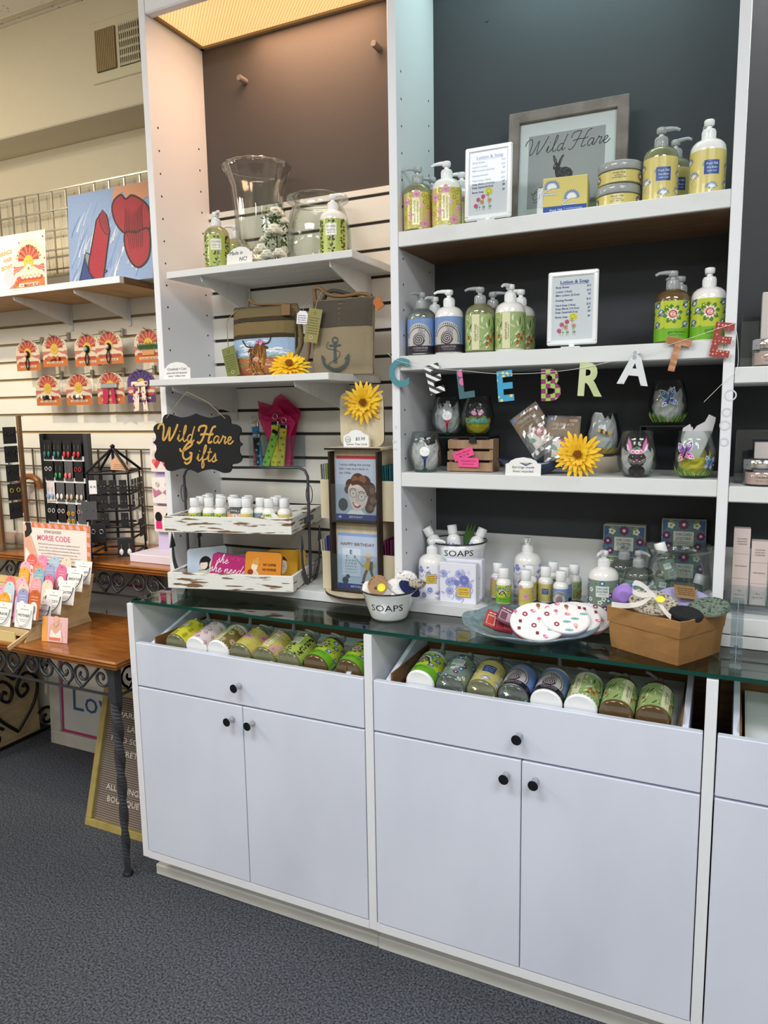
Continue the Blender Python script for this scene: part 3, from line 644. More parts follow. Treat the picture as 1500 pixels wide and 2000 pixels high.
def D_mosaic(A, C, H, big=1):
    bg(A, C, H, '7a6a3a'); s = H/.087
    for x, y in scatter(C, H, 22, 34, .017*s): A.flower(x, y, .0085*s, 12, 'ece6d6', '5a3a26', 2, .25); A.ring(x, y, .0045*s, .0012*s, 'a04a2c', 5, 10); A.ring(x, y, .0098*s, .0012*s, 'c9b76a', 1, 12)
    A.rect(-C*.2, 0, -.002*s, H, 'd9dda2', 6, 5)
    for k in range(6): A.scr(-C*.19, -.004*s, .012*s+k*.011*s, .004*s, '7a7a3c', 8, k)
# ================================================================== BOTTLES
RB, HL = .0365, .087
def body_mesh(m, two=None):
    b = MB(); pr = [(.0335, 0), (.0362, .003), (RB, .008), (RB, .094), (.0355, .102), (.0325, .109), (.0265, .115), (.018, .119), (.0135, .121)]
    b.lathe(pr, m, 32); return b.mesh('bottle')
def base_white():
    b = MB(); b.lathe([(.0342, -.0006), (.0368, .002), (.03685, .009)], 'cap_white', 28, cap=True); return b.mesh('bottle_foot')
def pump_mesh(m):
    b = MB(); b.lathe([(.0135, .119), (.0140, .121), (.0138, .138), (.0125, .1405), (.008, .142)], m, 24, ribs=None); b.lathe([(.0062, .141), (.0058, .150)], m, 14)
    for i in range(20): a = 2*pi*i/20; b.box(.0137, .0145, -.0007, .0007, .122, .136, m, tf=RZ(a))
    b.lathe([(.0085, .148), (.0105, .151), (.0108, .158), (.0095, .1605), (.0001, .1615)], m, 18)
    b.tube([(0, 0, .1565), (-.018, 0, .1575), (-.030, 0, .1565), (-.038, 0, .1525)], [.0062, .0048, .0038, .003], m, 8); return b.mesh('pump')
BM = {k: body_mesh(k) for k in ('lotion', 'soap', 'soap_amber', 'soap_clear')}; BF = base_white()
PM = {'w': pump_mesh('pump_white'), 'c': pump_mesh('pump_clear')}
LC = {}
def label_mesh(D, R=RB, H=HL, big=1):
    k = (D.__name__, R)
    if k not in LC:
        A = Art(); D(A, 2*pi*R, H, big); b = MB(); b.art(A, 'art_gloss', cyl(R), off=.0003, step=.00012 if R > .03 else .00008); LC[k] = b.mesh('label')
    return LC[k]
CAPC = {}
def pump_bottle(loc, D, fill, label, rz=0, pump_rz=0, group=None, rot=None, pump='w', flip=False, foot=True):
    t = thing('pump_bottle', label, 'bottle', loc, rz, group, rot)
    put('bottle', BM[fill], t)
    put('label', label_mesh(D), t, loc=(0, 0, .0055))
    if fill == 'lotion' and foot and rot: put('bottle_foot', BF, t)
    put('pump', PM[pump], t, rot=(0, 0, pump_rz)); return t
RM, HM = .0193, .045
def mini_mesh(m):
    b = MB(); b.lathe([(.0175, 0), (.0190, .002), (RM, .005), (RM, .053), (.0178, .059), (.013, .0645), (.0095, .067), (.0095, .0685)], m, 22); return b.mesh('bottle')
def cap_mesh():
    b = MB(); b.lathe([(.0125, .068), (.0132, .069), (.0132, .091), (.0125, .0925), (.0001, .093)], 'cap_white', 20); return b.mesh('cap')
MM = {k: mini_mesh(k) for k in ('lotion', 'soap', 'soap_clear')}; CM = cap_mesh()
def mini(loc, D, fill, label, rz=0, rot=None, group=None, cat_='bottle'):
    t = thing('mini_bottle', label, cat_, loc, rz, group, rot); put('bottle', MM[fill], t); put('label', label_mesh(D, RM, HM, 0), t, loc=(0, 0, .005)); put('cap', CM, t); return t
def face(x, y): return math.atan2(CAM.x-x, -(CAM.y-y))      # turn from facing -y towards the camera
def on(px, py, y, z): p = at(px, py, y=y); return (p.x, y, z)
S1, S2, S3, DK, GT = 1.892, 1.5853, 1.285, .938, .9112
HB = 1.862; HC = 1.5475
g = 'pump bottles on the top charcoal-backed shelf'
pump_bottle((.841, .235, S1), D_lemon, 'soap', 'clear pump bottle with yellow lemon verbena label, leftmost on the top middle-bay shelf', .25, .15, g, pump='c')
pump_bottle((.920, .232, S1), D_lemon, 'lotion', 'white lotion pump bottle with yellow lemon verbena label beside the top framed price list', .25, -.1, g)
pump_bottle((.843, .330, S1), D_lemon, 'soap', 'clear lemon verbena pump bottle hidden behind the leftmost top-shelf bottle', .2, .4, g, pump='c')
pump_bottle((.925, .330, S1), D_lemon, 'lotion', 'white lemon verbena lotion bottle half hidden behind the top price list', .2, .05, g)
pump_bottle((1.417, .25, S1), D_milk, 'soap', 'clear pump bottle with yellow and navy fresh milk label beside the stacked jars', .25, pi-.1, g, pump='c')
pump_bottle((1.440, .345, S1), D_milk, 'soap', 'fresh milk pump bottle standing behind the two front yellow ones on the top shelf', .3, 2.4, g, pump='c')
pump_bottle((1.513, .25, S1), D_milk, 'lotion', 'white fresh milk lotion pump bottle with navy panel, rightmost on the top shelf', .25, -1.5, g)
g = 'pump bottles on the second charcoal-backed shelf'
pump_bottle((.848, .235, S2), D_ocean, 'soap_clear', 'clear pump bottle with grey spiral shell label, leftmost on the second shelf', .3, .9, g, pump='c')
pump_bottle((.924, .235, S2), D_ocean, 'lotion', 'white lotion pump bottle with grey spiral shell and blue label on the second shelf', .3, 0, g)
pump_bottle((.850, .325, S2), D_ocean, 'lotion', 'pump bottle standing behind the leftmost shell-label bottle on the second shelf', .3, .9, g)
pump_bottle((1.006, .235, S2), D_aloe, 'soap', 'clear soap pump bottle with cream aloe+oat strip on the second shelf', .3, .1, g, pump='c')
pump_bottle((1.011, .325, S2), D_aloe, 'soap', 'aloe+oat pump bottle behind the clear one on the second shelf', .3, pi, g, pump='c')
pump_bottle((1.083, .235, S2), D_aloe, 'lotion', 'white aloe+oat lotion pump bottle left of the second-shelf price list', .3, 1.0, g)
pump_bottle((1.085, .325, S2), D_aloe, 'lotion', 'aloe+oat lotion bottle tucked behind the white one by the price list', .3, .1, g)
pump_bottle((1.452, .25, S2), D_gardeners, 'soap_amber', 'amber pump bottle with green gardeners label and red flower on the second shelf', .35, -.1, g, pump='c')
pump_bottle((1.463, .335, S2), D_gardeners, 'soap_amber', 'gardeners pump bottle almost hidden behind the amber one', .35, .3, g, pump='c')
pump_bottle((1.527, .25, S2), D_gardeners, 'lotion', 'white lotion pump bottle with green gardeners label and red flower, rightmost on the second shelf', .35, -1.7, g)
g = 'cucumber olive oil bottles on the left bay shelf'
pump_bottle((.207, .235, HB), D_cucumber, 'soap', 'yellow-green pump bottle with leaf-print cucumber olive oil label, leftmost on the left bay shelf', .6, 1.9, g)
pump_bottle((at(461, 470, y=.385).x, .385, HB), D_cucumber, 'soap', 'leaf-print cucumber pump bottle behind the made in NC card', .7, .0, g)
pump_bottle((.589, .245, HB), D_cucumber, 'lotion', 'white lotion pump bottle with leaf-print cucumber label in front of the glass jar', .35, pi-.4, g)
g = 'pump bottles on the lower counter deck'
pump_bottle((.862, .262, DK), D_lav, 'lotion', 'white lotion pump bottle with blue lavender chamomile label left of the flowered soap boxes', .3, pi-.2, g)
pump_bottle((1.097, .375, DK), D_lav, 'lotion', 'lavender lotion tester pump bottle standing behind the small sample bottles', .3, 1.4, g)
pump_bottle((1.316, .262, DK), D_orchid, 'lotion', 'white orchid jojoba lotion pump bottle beside the candy-print eye masks', .1, 1.2, g)
pump_bottle((1.395, .290, DK), D_orchid, 'soap_clear', 'clear orchid jojoba pump bottle behind the lilac bath scrunchie', .9, 1.5, g, pump='c')
pump_bottle((1.350, .372, DK), D_orchid, 'soap_clear', 'clear orchid jojoba pump bottle in front of the left orchid soap box', .3, 1.0, g, pump='c')
# bottles lying in the drawers, foot to the front
def drawer_set(xs, kinds, lbl, grp):
    for i, (x, (D, f, w_)) in enumerate(zip(xs, kinds)):
        y0 = .024; z0 = .744+RB+.0005
        t = pump_bottle((x, y0, z0), D, f, lbl[i], group=grp, rot=None, pump='c', pump_rz=RD(w_), foot=False)
        t.matrix_world = TR((x, y0, z0)) @ RX(RD(12)) @ RX(-pi/2) @ RZ(RD((-6, 4, 10, -3, 7)[i % 5]))
        if f == 'lotion': put('bottle_foot', BF, t)
k1 = [(D_pine, 'soap', 95), (D_pinkv, 'lotion', 100), (D_mosaic, 'lotion', 95), (D_lemon_back, 'soap', 20), (D_lemon, 'soap', 92), (D_cucumber, 'soap', 30), (D_gardeners, 'soap_amber', 20), (D_gardeners, 'soap_amber', 200)]
l1 = ['clear bottle with bright yellow pineapple-print label, first on the left in the left drawer', 'lotion bottle with pink vine-print label in the left drawer', 'lotion bottle with brown mosaic label in the left drawer',
      'clear bottle with yellow label and one big pink flower in the left drawer', 'clear lemon verbena bottle with a cream strip in the left drawer', 'cucumber olive oil bottle with black leaf print in the left drawer',
      'gardeners bottle with red flower, second from the right in the left drawer', 'gardeners bottle with red flower at the right end of the left drawer']
drawer_set([.155, .231, .308, .384, .462, .541, .625, .722], k1, l1, 'bottles lying in the left drawer')
k2 = [(D_gard_side, 'lotion', 110), (D_orchid, 'soap_clear', 200), (D_milk, 'soap', 190), (D_ocean, 'soap_clear', 200), (D_ocean, 'lotion', 80), (D_aloe, 'lotion', 20), (D_aloe2, 'soap_amber', 10), (D_aloe2, 'soap_amber', 30)]
l2 = ['white-footed lotion bottle with swirling green gardeners label, first in the right-hand drawer', 'clear orchid jojoba bottle with purple floral label in the middle drawer', 'fresh milk bottle with yellow and navy label in the middle drawer',
      'clear bottle with grey spiral shell label in the middle drawer', 'white-footed bottle with grey spiral shell label in the middle drawer', 'white-footed aloe+oat lotion bottle in the middle drawer',
      'brown-footed aloe+oat bottle, second from the right in the middle drawer', 'brown-footed aloe+oat bottle at the right end of the middle drawer']
l2[0] = 'white-footed lotion bottle with swirling green gardeners label, leftmost in the middle drawer'
drawer_set([.922, 1.0, 1.078, 1.155, 1.232, 1.309, 1.385, 1.461], k2, l2, 'bottles lying in the middle drawer')
# small tester bottles on the cut-glass tray
g = 'sample lotion bottles on the cut-glass tray'
ZT = .946
for x, y, D, lb in ((1.036, .300, D_lemon_back, 'small tester bottle at the left end of the glass tray, behind the green one'), (1.068, .245, D_gard_side, 'small tester bottle with bright green label at the front left of the glass tray'),
    (1.128, .242, D_lemon_back, 'small tester bottle with yellow dotted label at the front of the glass tray'), (1.122, .300, D_lemon, 'small tester bottle right behind the yellow dotted one'),
    (1.165, .300, D_milk, 'small tester bottle with navy panel and TEST written on its shoulder'), (1.170, .365, D_cucumber, 'small tester bottle at the back, behind the navy panel one'),
    (1.212, .262, D_ocean, 'small tester bottle with spiral shell label near the candy-print eye masks'), (1.210, .312, D_ocean, 'small tester bottle right behind the spiral shell one'), (1.228, .352, D_aloe, 'small tester bottle with dark leaf label at the right end of the tray')):
    mini((x, y, ZT), D, 'lotion', lb, face(x, y)*.6, group=g)
# ================================================================== SHARED SMALL BUILDERS
def rrect(w_, h, r=.008, n=4):
    P = []
    for cx, cy, a0 in ((w_/2-r, h-r, 0), (-w_/2+r, h-r, 90), (-w_/2+r, r, 180), (w_/2-r, r, 270)):
        for i in range(n+1): a = RD(a0+90*i/n); P.append((cx+r*cos(a), cy+r*sin(a)))
    return P
def note_card(name, label, lines, px, py, y, w_, h, arch=True, rz=0, tilt=-.12, z=None, cat_='sign', c='e9e7e4', th=.002):
    p = at(px, py, y=y); t = thing(name, label, cat_, (p.x, y, z if z is not None else p.z), rz, rot=(tilt, 0, rz))
    P = rrect(w_, h*(.72 if arch else 1), .003)
    if arch: P = [(w_/2, 0), (w_/2, h*.62), (w_*.40, h*.68), (w_*.36, h*.8), (w_*.22, h*.93), (0, h), (-w_*.22, h*.93), (-w_*.36, h*.8), (-w_*.40, h*.68), (-w_/2, h*.62), (-w_/2, 0)]
    b = MB(); b.prism(P, 0, th, 'art', c); A = Art()
    for (s, x, yy, hh, ww) in lines: A.text(s, x, yy, hh, '3a3a40', 1, w_=ww, sl=.15)
    b.art(A); b.box(-w_*.2, w_*.2, th, .02, 0, .002, 'art', c); b.build('card', t); return t
def daisy(label, loc, R, rz, rx, group='yellow artificial daisies', seed=0):
    t = thing('artificial_daisy', label, 'flower', loc, 0, group, rot=(rx, 0, rz)); rr = random.Random(seed)
    b = MB()
    for ring_, (n, L, el) in enumerate(((22, 1, .12), (20, .86, .38), (16, .62, .7))):
        for i in range(n):
            a = 2*pi*(i+.5*ring_+rr.uniform(-.2, .2))/n; l = R*L*rr.uniform(.82, 1.08); w_ = R*.085; e = el+rr.uniform(-.1, .15); ca, sa = cos(a), sin(a)
            pts = []
            for tt, ww, dz in ((.12, .5, 0), (.4, 1, .0), (.75, .95, -.02), (.95, .5, -.07), (1.0, .08, -.1)):
                rad = l*tt*cos(e); dep = -(l*tt*sin(e)*.7)-l*dz*1.2-.002*ring_
                for sg in (-1, 1): pts.append((ca*rad-sa*w_*ww*sg, dep+(.0015*abs(ww) if sg else 0), sa*rad+ca*w_*ww*sg))
            b.add(pts, [(2*k, 2*k+1, 2*k+3, 2*k+2) for k in range(4)], 'petal_yellow', sm=True)
    b.lathe([(R*.2, 0), (R*.3, .010), (R*.1, .016)], 'leaf', 10, tf=RX(-pi/2) @ TR((0, 0, 0)))
    b.build('petals', t)
    c = MB()
    for i in range(40):
        a = i*2.4; r = R*.17*math.sqrt(i/40); c.lathe([(.0016, 0), (.0018, .003), (.0001, .0045)], 'daisy_heart', 5, tf=TR((r*cos(a), -R*.28, r*sin(a))) @ RX(pi/2))
    c.lathe([(R*.2, 0), (R*.12, R*.22)], 'daisy_heart', 10, tf=RX(pi/2)); c.build('heart', t); return t
# ================================================================== TOP MIDDLE SHELF
def price_sign(px, py0, py1, y, zs, label, seed=0):
    x = at(px, (py0+py1)/2, y=y).x; t = thing('price_list_stand', label, 'sign', (x, y, zs), 0, 'white framed price list stands', rot=(-.05, 0, .02))
    W, H, f = .116, .170, .012; b = MB(); o = rrect(W, H, .007)
    for p in o: pass
    z0 = .008
    b.box(-W/2, W/2, -.006, .004, z0, z0+f, 'enamel', bv=.003); b.box(-W/2, W/2, -.006, .004, z0+H-f, z0+H, 'enamel', bv=.003)
    b.box(-W/2, -W/2+f, -.006, .004, z0+.004, z0+H-.004, 'enamel', bv=.003); b.box(W/2-f, W/2, -.006, .004, z0+.004, z0+H-.004, 'enamel', bv=.003)
    b.lathe([(.0095, 0), (.007, .004), (.007, .010)], 'enamel', 14, tf=TR((0, 0, 0))); b.box(-.022, .022, -.02, .02, 0, .0025, 'enamel', bv=.001); b.build('frame', t)
    b = MB(); b.box(-W/2+f-.001, W/2-f+.001, -.002, .002, z0+f-.001, z0+H-f+.001, 'art', 'dcdde2'); A = Art(); c = '3b4f8c'; L = -W/2+f+.006; Rr = W/2-f-.008
    A.text('Lotion & Soap', .003, .150, .0075, '34499a', 1, w_=.066, bold=.02); A.rect(-.030, .1475, .036, .1483, '34499a', 1)
    ys = [.140, .130, .1215, .110, .0985, .0905, .0825, .0715]
    for s, p, yy in zip(('Body Butter', 'Lotion (16oz)', 'Mini Lotion (2.5oz)', 'Dusting Powder', 'Hand Soap (16oz)', 'Soap Block (10.5oz)', 'Soap Square(6.5oz)', 'Bunny Soap'), ('$15', '$15', '$5', '$10', '$15', '$7', '$8', '$6'), ys):
        A.text(s, L, yy, .0044, c, 1, 'l', w_=len(s)*.0029, bold=.02); A.text(p, Rr+.003, yy, .0044, c, 1, 'r', bold=.02)
    A.ell(-.002+.004, .073, .009, c='e6dc2e', ly=3, n=16); A.ring(.002, .073, .005, .0008, '8d8a2a', 4, 10)
    for fx, fz, cc in ((-.030, .042, 'd0427a'), (-.024, .056, 'c25a86'), (-.012, .062, 'cc4560'), (-.015, .050, 'd99a6a'), (0, .068, '8a5a9a'), (.004, .052, 'd8a07a')):
        A.line([(fx, fz), (fx+.003, .030)], .0007, '7a9a6a', 1); A.leaf(fx+.002, .036, .8, .005, .003, '6a9a6a', 1); A.flower(fx, fz, .0060, 12, cc, 'f4e9e4', 2, .3); A.ell(fx, fz, .0016, c='6a3a5a', ly=5, n=6)
    b.art(A, f=lambda u, v, h: (u, -.002-h, v)); b.build('price_sheet', t, )
    b = MB(); b.add([(-W/2+f, -.0035, z0+f), (W/2-f, -.0035, z0+f), (W/2-f, -.0035, z0+H-f), (-W/2+f, -.0035, z0+H-f)], [(0, 1, 2, 3)], 'clear'); b.build('cover', t)
price_sign(953, 290, 430, .215, S1, 'white framed lotion and soap price list on the top shelf beside the grey picture frame')
price_sign(1118, 525, 660, .22, S2, 'white framed lotion and soap price list standing alone mid second shelf')
def hare(A, x, y, s, c='2b2b2e', l2='77777a'):
    P = [(-.5, 0), (.1, -.02), (.42, .0), (.62, .12), (.66, .38), (.5, .66), (.2, .8), (-.1, .78), (-.2, .86), (-.14, 1.05), (.02, 1.42), (.06, 1.62), (-.08, 1.56), (-.24, 1.3), (-.30, 1.12), (-.38, 1.12), (-.42, 1.35), (-.56, 1.62), (-.66, 1.62), (-.62, 1.3), (-.52, 1.05), (-.62, .95), (-.64, .78), (-.52, .68), (-.48, .4), (-.42, .2)]
    A.poly([(x+a*s, y+b_*s) for a, b_ in P], c, 2)
    R = random.Random(3)
    for i in range(26):
        a, b_ = R.uniform(-.35, .5), R.uniform(.08, .7)
        A.line([(x+a*s, y+b_*s), (x+(a+.08)*s, y+(b_+R.uniform(-.05, .07))*s)], .02*s, l2, 3)
    A.ell(x-.5*s, y+.92*s, .035*s, c='e8e8e8', ly=4, n=6); A.line([(x-.56*s, y+1.5*s), (x-.48*s, y+1.15*s)], .05*s, l2, 3); A.line([(x-.03*s, y+1.45*s), (x-.15*s, y+1.15*s)], .05*s, l2, 3)
fp = at(1116, 300, y=.37); t = thing('picture_frame', 'grey wood picture frame with Wild Hare rabbit print at the back of the top shelf', 'picture frame', (1.185, .355, S1), 0, rot=(-.10, 0, .03))
W, H, f = .292, .296, .028; b = MB()
for q in ((-W/2, W/2, 0, f), (-W/2, W/2, H-f, H)): b.box(q[0], q[1], -.012, .008, q[2], q[3], 'grey_wood', bv=.002)
for q in ((-W/2, -W/2+f), (W/2-f, W/2)): b.box(q[0], q[1], -.0121, .0078, .001, H-.001, 'grey_wood', bv=.002)
b.build('frame', t); b = MB(); b.box(-W/2+f, W/2-f, -.002, .004, f, H-f, 'art', 'd5dbdd'); A = Art(); A.rect(-.095, .055, .092, .235, '9fa1a4', 1); script(A, 'Wild Hare', 0, .190, .017, '1d1d20', 3, .10, .25, .02); hare(A, -.008, .118, .038); script(A, 'Gifts', -.05, .075, .012, '1d1d20', 3, .10, .25)
b.art(A, f=lambda u, v, h: (u, -.002-h, v)); b.build('print', t); b = MB(); b.add([(-W/2+f, -.005, f), (W/2-f, -.005, f), (W/2-f, -.005, H-f), (-W/2+f, -.005, H-f)], [(0, 1, 2, 3)], 'clear'); b.build('glazing', t)
def pat_box(name, label, loc, w_, h, d, fn, rz=0, rot=None, group=None, base='e8e4dc'):
    b = MB(); b.box(-w_/2, w_/2, 0, d, 0, h, 'art', base, bv=.0015); A = Art(); fn(A); b.art(A, tf=TR((0, 0, 0)), off=.0004)
    return one(name, b, label, 'box', loc, rz, group, rot=rot)
def F_powder(A):
    A.rect(-.049, .019, .049, .079, 'd3c373', 1)
    for x, y in ((.015, .035), (-.03, .06)):
        for k in range(13):
            a = pi*k/12; L = .020; A.leaf(x, y, a, min(L, (.078-y)/max(sin(a), .1)), .006, '5d7fb4', 2); A.leaf(x, y, a, min(L, (.078-y)/max(sin(a), .1))*.7, .003, 'e9e9e2', 3)
        p = cat([(x, y), (x-.014, y-.006), (x-.02, y-.013), (x+.01, y-.014)], 5); A.line([q for q in p if q[1] > .02], .004, '5d7fb4', 2); A.line([q for q in p if q[1] > .021], .002, 'eceadf', 4)
    A.rect(-.049, .001, .049, .019, '2c4f96', 5); A.text('Fresh Milk', -.020, .0075, .0055, 'e6ecf6', 6, w_=.030, sl=.25); A.rect(-.001, .005, -.0005, .015, 'e6ecf6', 6); A.text('DUSTING POWDER', .021, .010, .0028, 'e6ecf6', 6, w_=.036); A.text('NET WT. 4 OZ', .016, .0055, .0026, 'e6ecf6', 6, w_=.026)
pat_box('powder_box', 'square yellow and blue floral fresh milk dusting powder box on the top shelf', (1.213, .225, S1), .101, .083, .095, F_powder, .12, base='d3c373')
def tub(loc, label):
    t = thing('body_butter_jar', label, 'jar', loc, .1, 'round yellow fresh milk body butter jars'); b = MB(); b.lathe([(.046, 0), (.048, .003), (.048, .028), (.046, .030)], 'soap', 32); b.build('jar', t)
    A = Art(); C = 2*pi*.048; A.rect(-C/2, 0, C/2, .024, 'd3c373', 0, 40)
    for i in range(11):
        x = -C/2+C*(i+.5)/11
        if abs(x) < .03: continue
        for k in range(9): a = 2*pi*k/9; A.leaf(x, .012, a, .011, .004, '5a5f78', 2)
        A.ell(x, .012, .004, c='e9e6d4', ly=3, n=8)
    A.text('Fresh Milk', 0, .017, .004, '4a4a4e', 3, w_=.028, sl=.2); A.text('BOTANIC', 0, .012, .0028, '4a4a4e', 3, w_=.02); A.text('BODY BUTTER', 0, .0075, .003, '4a4a4e', 3, w_=.030)
    b = MB(); b.art(A, 'art_gloss', cyl(.048), off=.0003); b.build('label', t, loc=(0, 0, .003)); b = MB(); b.lathe([(.048, .030), (.049, .031), (.049, .047), (.0475, .049), (.0001, .049)], 'pump_clear', 36); b.build('lid', t)
jx = at(1208, 350, y=.262).x; tub((jx, .262, S1), 'lower of two stacked yellow fresh milk body butter jars'); tub((jx+.003, .262, S1+.0495), 'upper of two stacked yellow fresh milk body butter jars')
# ================================================================== THIRD SHELF: GLASSES, GARLAND
GP = [(0, .0275), (.004, .031), (.02, .041), (.04, .0455), (.06, .0445), (.085, .038), (.106, .0335)]
def gr(v):
    for (a, r0), (b_, r1) in zip(GP, GP[1:]):
        if v <= b_: return r0+(r1-r0)*max(0, (v-a))/(b_-a)
    return GP[-1][1]
def gsurf(u, v, h): r = gr(v)+h; a = u/.043; return (r*sin(a), -r*cos(a), v)
def tumbler(loc, label, fn, tissue=None, rz=0):
    t = thing('stemless_wine_glass', label, 'glass', loc, rz, 'hand painted stemless glasses'); b = MB(); pr = [(.0001, 0), (.0275, 0)]+[(r, z) for z, r in GP[1:]]+[(.0322, .106), (.0435, .06), (.0438, .04), (.029, .006), (.0001, .005)]
    b.lathe(pr, 'clear_glass', 36, cap=False); b.build('glass', t)
    A = Art(); fn(A); b = MB(); b.art(A, 'art_gloss', gsurf, off=.0005); b.build('painting', t)
    if tissue:
        b = MB(); R = random.Random(int(loc[0]*1000)); n = 22; vs = []; hz = tissue[1]
        for j in range(7):
            for i in range(n):
                a = 2*pi*i/n; v = .008+(hz-.008)*j/6; r = gr(min(v, .105))*.82*(1-.15*R.random())+(0 if v < .1 else -.004*R.random()); vs.append((r*cos(a), r*sin(a), v+(R.uniform(-.012, .012) if j == 6 else 0)))
        b.add(vs, [(j*n+i, j*n+(i+1) % n, j*n+n+(i+1) % n, j*n+n+i) for j in range(6) for i in range(n)], tissue[0], sm=False); o = b.build('tissue_paper', t)
    return t
def P_tee(c):
    def f(A):
        A.arc('Tee Time', 0, .048, .030, 128, 52, .0085, '16161a', 3); A.ell(.0, .056, .0125, c='f2f2f0', ly=2, n=24); A.text('L.', -.004, .056, .003, '333333', 3)
        A.poly([(-.009, .0435), (.009, .0435), (.003, .036), (.0015, .012), (-.0015, .012), (-.003, .036)], c, 2)
        for k in range(11): A.leaf(0, .004, .25+k*.26, .011, .003, '1f4a3a', 3)
        for sg in (-1, 1):
            for r in (.020, .024): A.line([(sg*r, .052), (sg*(r+.001), .056), (sg*r, .060)], .0008, '16161a', 2)
    return f
def P_butterfly(A, x, y, s, c1, c2, edge='dfe8f2', rot=.35):
    for sg in (-1, 1):
        for a, L, w_, c in ((.95, 1.15, .62, c1), (-.75, .85, .5, c2)):
            an = pi/2-sg*(pi/2-a)+rot*.5; A.leaf(x, y, an, L*s*1.08, w_*s*1.1, edge, 3); A.leaf(x, y, an, L*s*.98, w_*s*.9, c, 4); A.ell(x+cos(an)*L*s*.62, y+sin(an)*L*s*.62, .14*s, c=edge, ly=5, n=8); A.ell(x+cos(an)*L*s*.62, y+sin(an)*L*s*.62, .09*s, c=c2, ly=6, n=8)
    A.line([(x-.1*s, y-.45*s), (x, y), (x+.12*s, y+.42*s)], .12*s, '101018', 6); A.line([(x+.1*s, y+.4*s), (x, y+.75*s)], .03*s, '101018', 6); A.line([(x+.12*s, y+.4*s), (x+.28*s, y+.7*s)], .03*s, '101018', 6)
def grass(A, h, n=60, c=('7fae3c', '5a9a34', 'a3c84a')):
    R = random.Random(2)
    for i in range(n): A.leaf(-.135+.27*i/n, .005, pi/2+R.uniform(-.5, .5), h*R.uniform(.6, 1.1), .0035, R.choice(c), 1+i % 3)
def P_bfly(A): grass(A, .026); P_butterfly(A, .002, .062, .026, '2f6a9a', '3a4a9c'); [A.ell(-.002+(k % 3)*.002, .034-.006*k, .0008, c='eeeeee', ly=3, n=5) for k in range(5)]
def P_bfly2(A):
    grass(A, .02); A.leaf(.0, .02, .9, .0, .0, 'ffffff', 1); P_butterfly(A, -.018, .058, .026, '7a3fa0', 'c43a8a'); P_butterfly(A, .034, .034, .017, '3f6fae', '5a7ac0', rot=-.3)
def P_bee(A):
    for k in range(5): A.ell(.004+(k-2)*.0055, .062-(k-2)*.0015, .0042, .0055-.0006*abs(k-2), ('e0a83a', '1c1814')[k % 2], 3, 10)
    A.line([(.017, .057), (.024, .055)], .001, '1c1814', 3); A.leaf(.0, .067, 1.9, .015, .010, 'c9d6e4', 2); A.leaf(.002, .067, 1.3, .014, .009, 'dfe8f0', 2)
    for k in range(22): A.leaf(-.02+.003*k, .006, 1.2+.4*sin(k*2), .018, .004, ('c9a43a', '9c8a34')[k % 2], 1)
def P_bunny(A):
    for k in range(20): a = 2*pi*k/20; A.ell(.018*cos(a)*.5, .014+.010*sin(a)*.6, .011, .010, '2f2c2c', 1, 10)
    A.ell(0, .012, .021, .018, '3a3636', 2, 22); A.ell(0, .043, .0195, .0175, '35302f', 3, 22)
    for sg in (-1, 1): A.leaf(sg*.010, .054, pi/2-sg*.32, .046, .020, '2b2727', 2); A.leaf(sg*.012, .058, pi/2-sg*.32, .036, .011, 'cf6fa4', 4); A.ell(sg*.0085, .049, .0026, c='0c0c0e', ly=6, n=8); A.ell(sg*.0085, .0497, .0009, c='ffffff', ly=7, n=6); A.ell(sg*.006, .036, .007, .005, '6a6466', 4, 10)
    A.poly([(-.0035, .043), (.0035, .043), (0, .0385)], 'd65f92', 7)
    for sg in (-1, 1):
        for k in range(4): A.line([(sg*.004, .038), (sg*.019, .033+.004*k)], .0007, 'ddd8d4', 6)
    for dx, c in ((-.014, 'e7a3bc'), (.0, 'e8dfe6'), (.012, 'e7a3bc')): A.flower(dx*.6, .060, .006, 6, c, 'b8336a', 7, .5)
    for k in range(8): A.leaf(0+.004*(k-4), .062, .6+.25*k, .012, .004, '4a6a4a', 5)
def P_dinker(A):
    A.arc('DESIGNATED', 0, .046, .036, 150, 30, .0075, '16161a', 3); A.text('DINKER', 0, .036, .012, '37b3b8', 3, w_=.058, bold=.03)
    for sg in (-1, 1): A.ell(sg*.009, .062, .011, .008, '3a2a3a', 2, 12, rot=sg*.6); A.ell(sg*.009, .062, .008, .0055, 'd88fb0', 3, 12, rot=sg*.6)
    A.line([(0, .054), (0, .044)], .003, '2a2a2e', 3)
glc = [((.857, .232, S3), 'glass with Tee Time, golf ball and blue tee, front left of the third shelf', P_tee('26337a'), ('tissue_white', .075)),
       ((.876, .350, S3+.09), 'glass with Tee Time, golf ball and red tee, raised at the third shelf back', P_tee('b3202c'), ('tissue_white', .085)),
       ((.963, .350, S3+.09), 'glass painted Designated Dinker in turquoise, raised at the back of the third shelf', P_dinker, ('tissue_yellow', .045)),
       ((1.292, .350, S3+.04), 'glass painted with a bumblebee behind the yellow daisy on the third shelf', P_bee, ('tissue_white', .10)),
       ((1.389, .235, S3), 'glass painted with a black rabbit with pink ears on the third shelf', P_bunny, ('tissue_white', .06)),
       ((1.443, .355, S3+.117), 'glass with blue butterfly over green grass raised near the right of the third shelf', P_bfly, ('tissue_white', .08)),
       ((1.511, .240, S3), 'glass with pink and blue butterflies and tissue rising out, rightmost on the third shelf', P_bfly2, ('tissue_yellow', .055))]
for loc, lb, fn, ti in glc: tumbler(loc, lb, fn, ti, face(loc[0], loc[1])*.9)
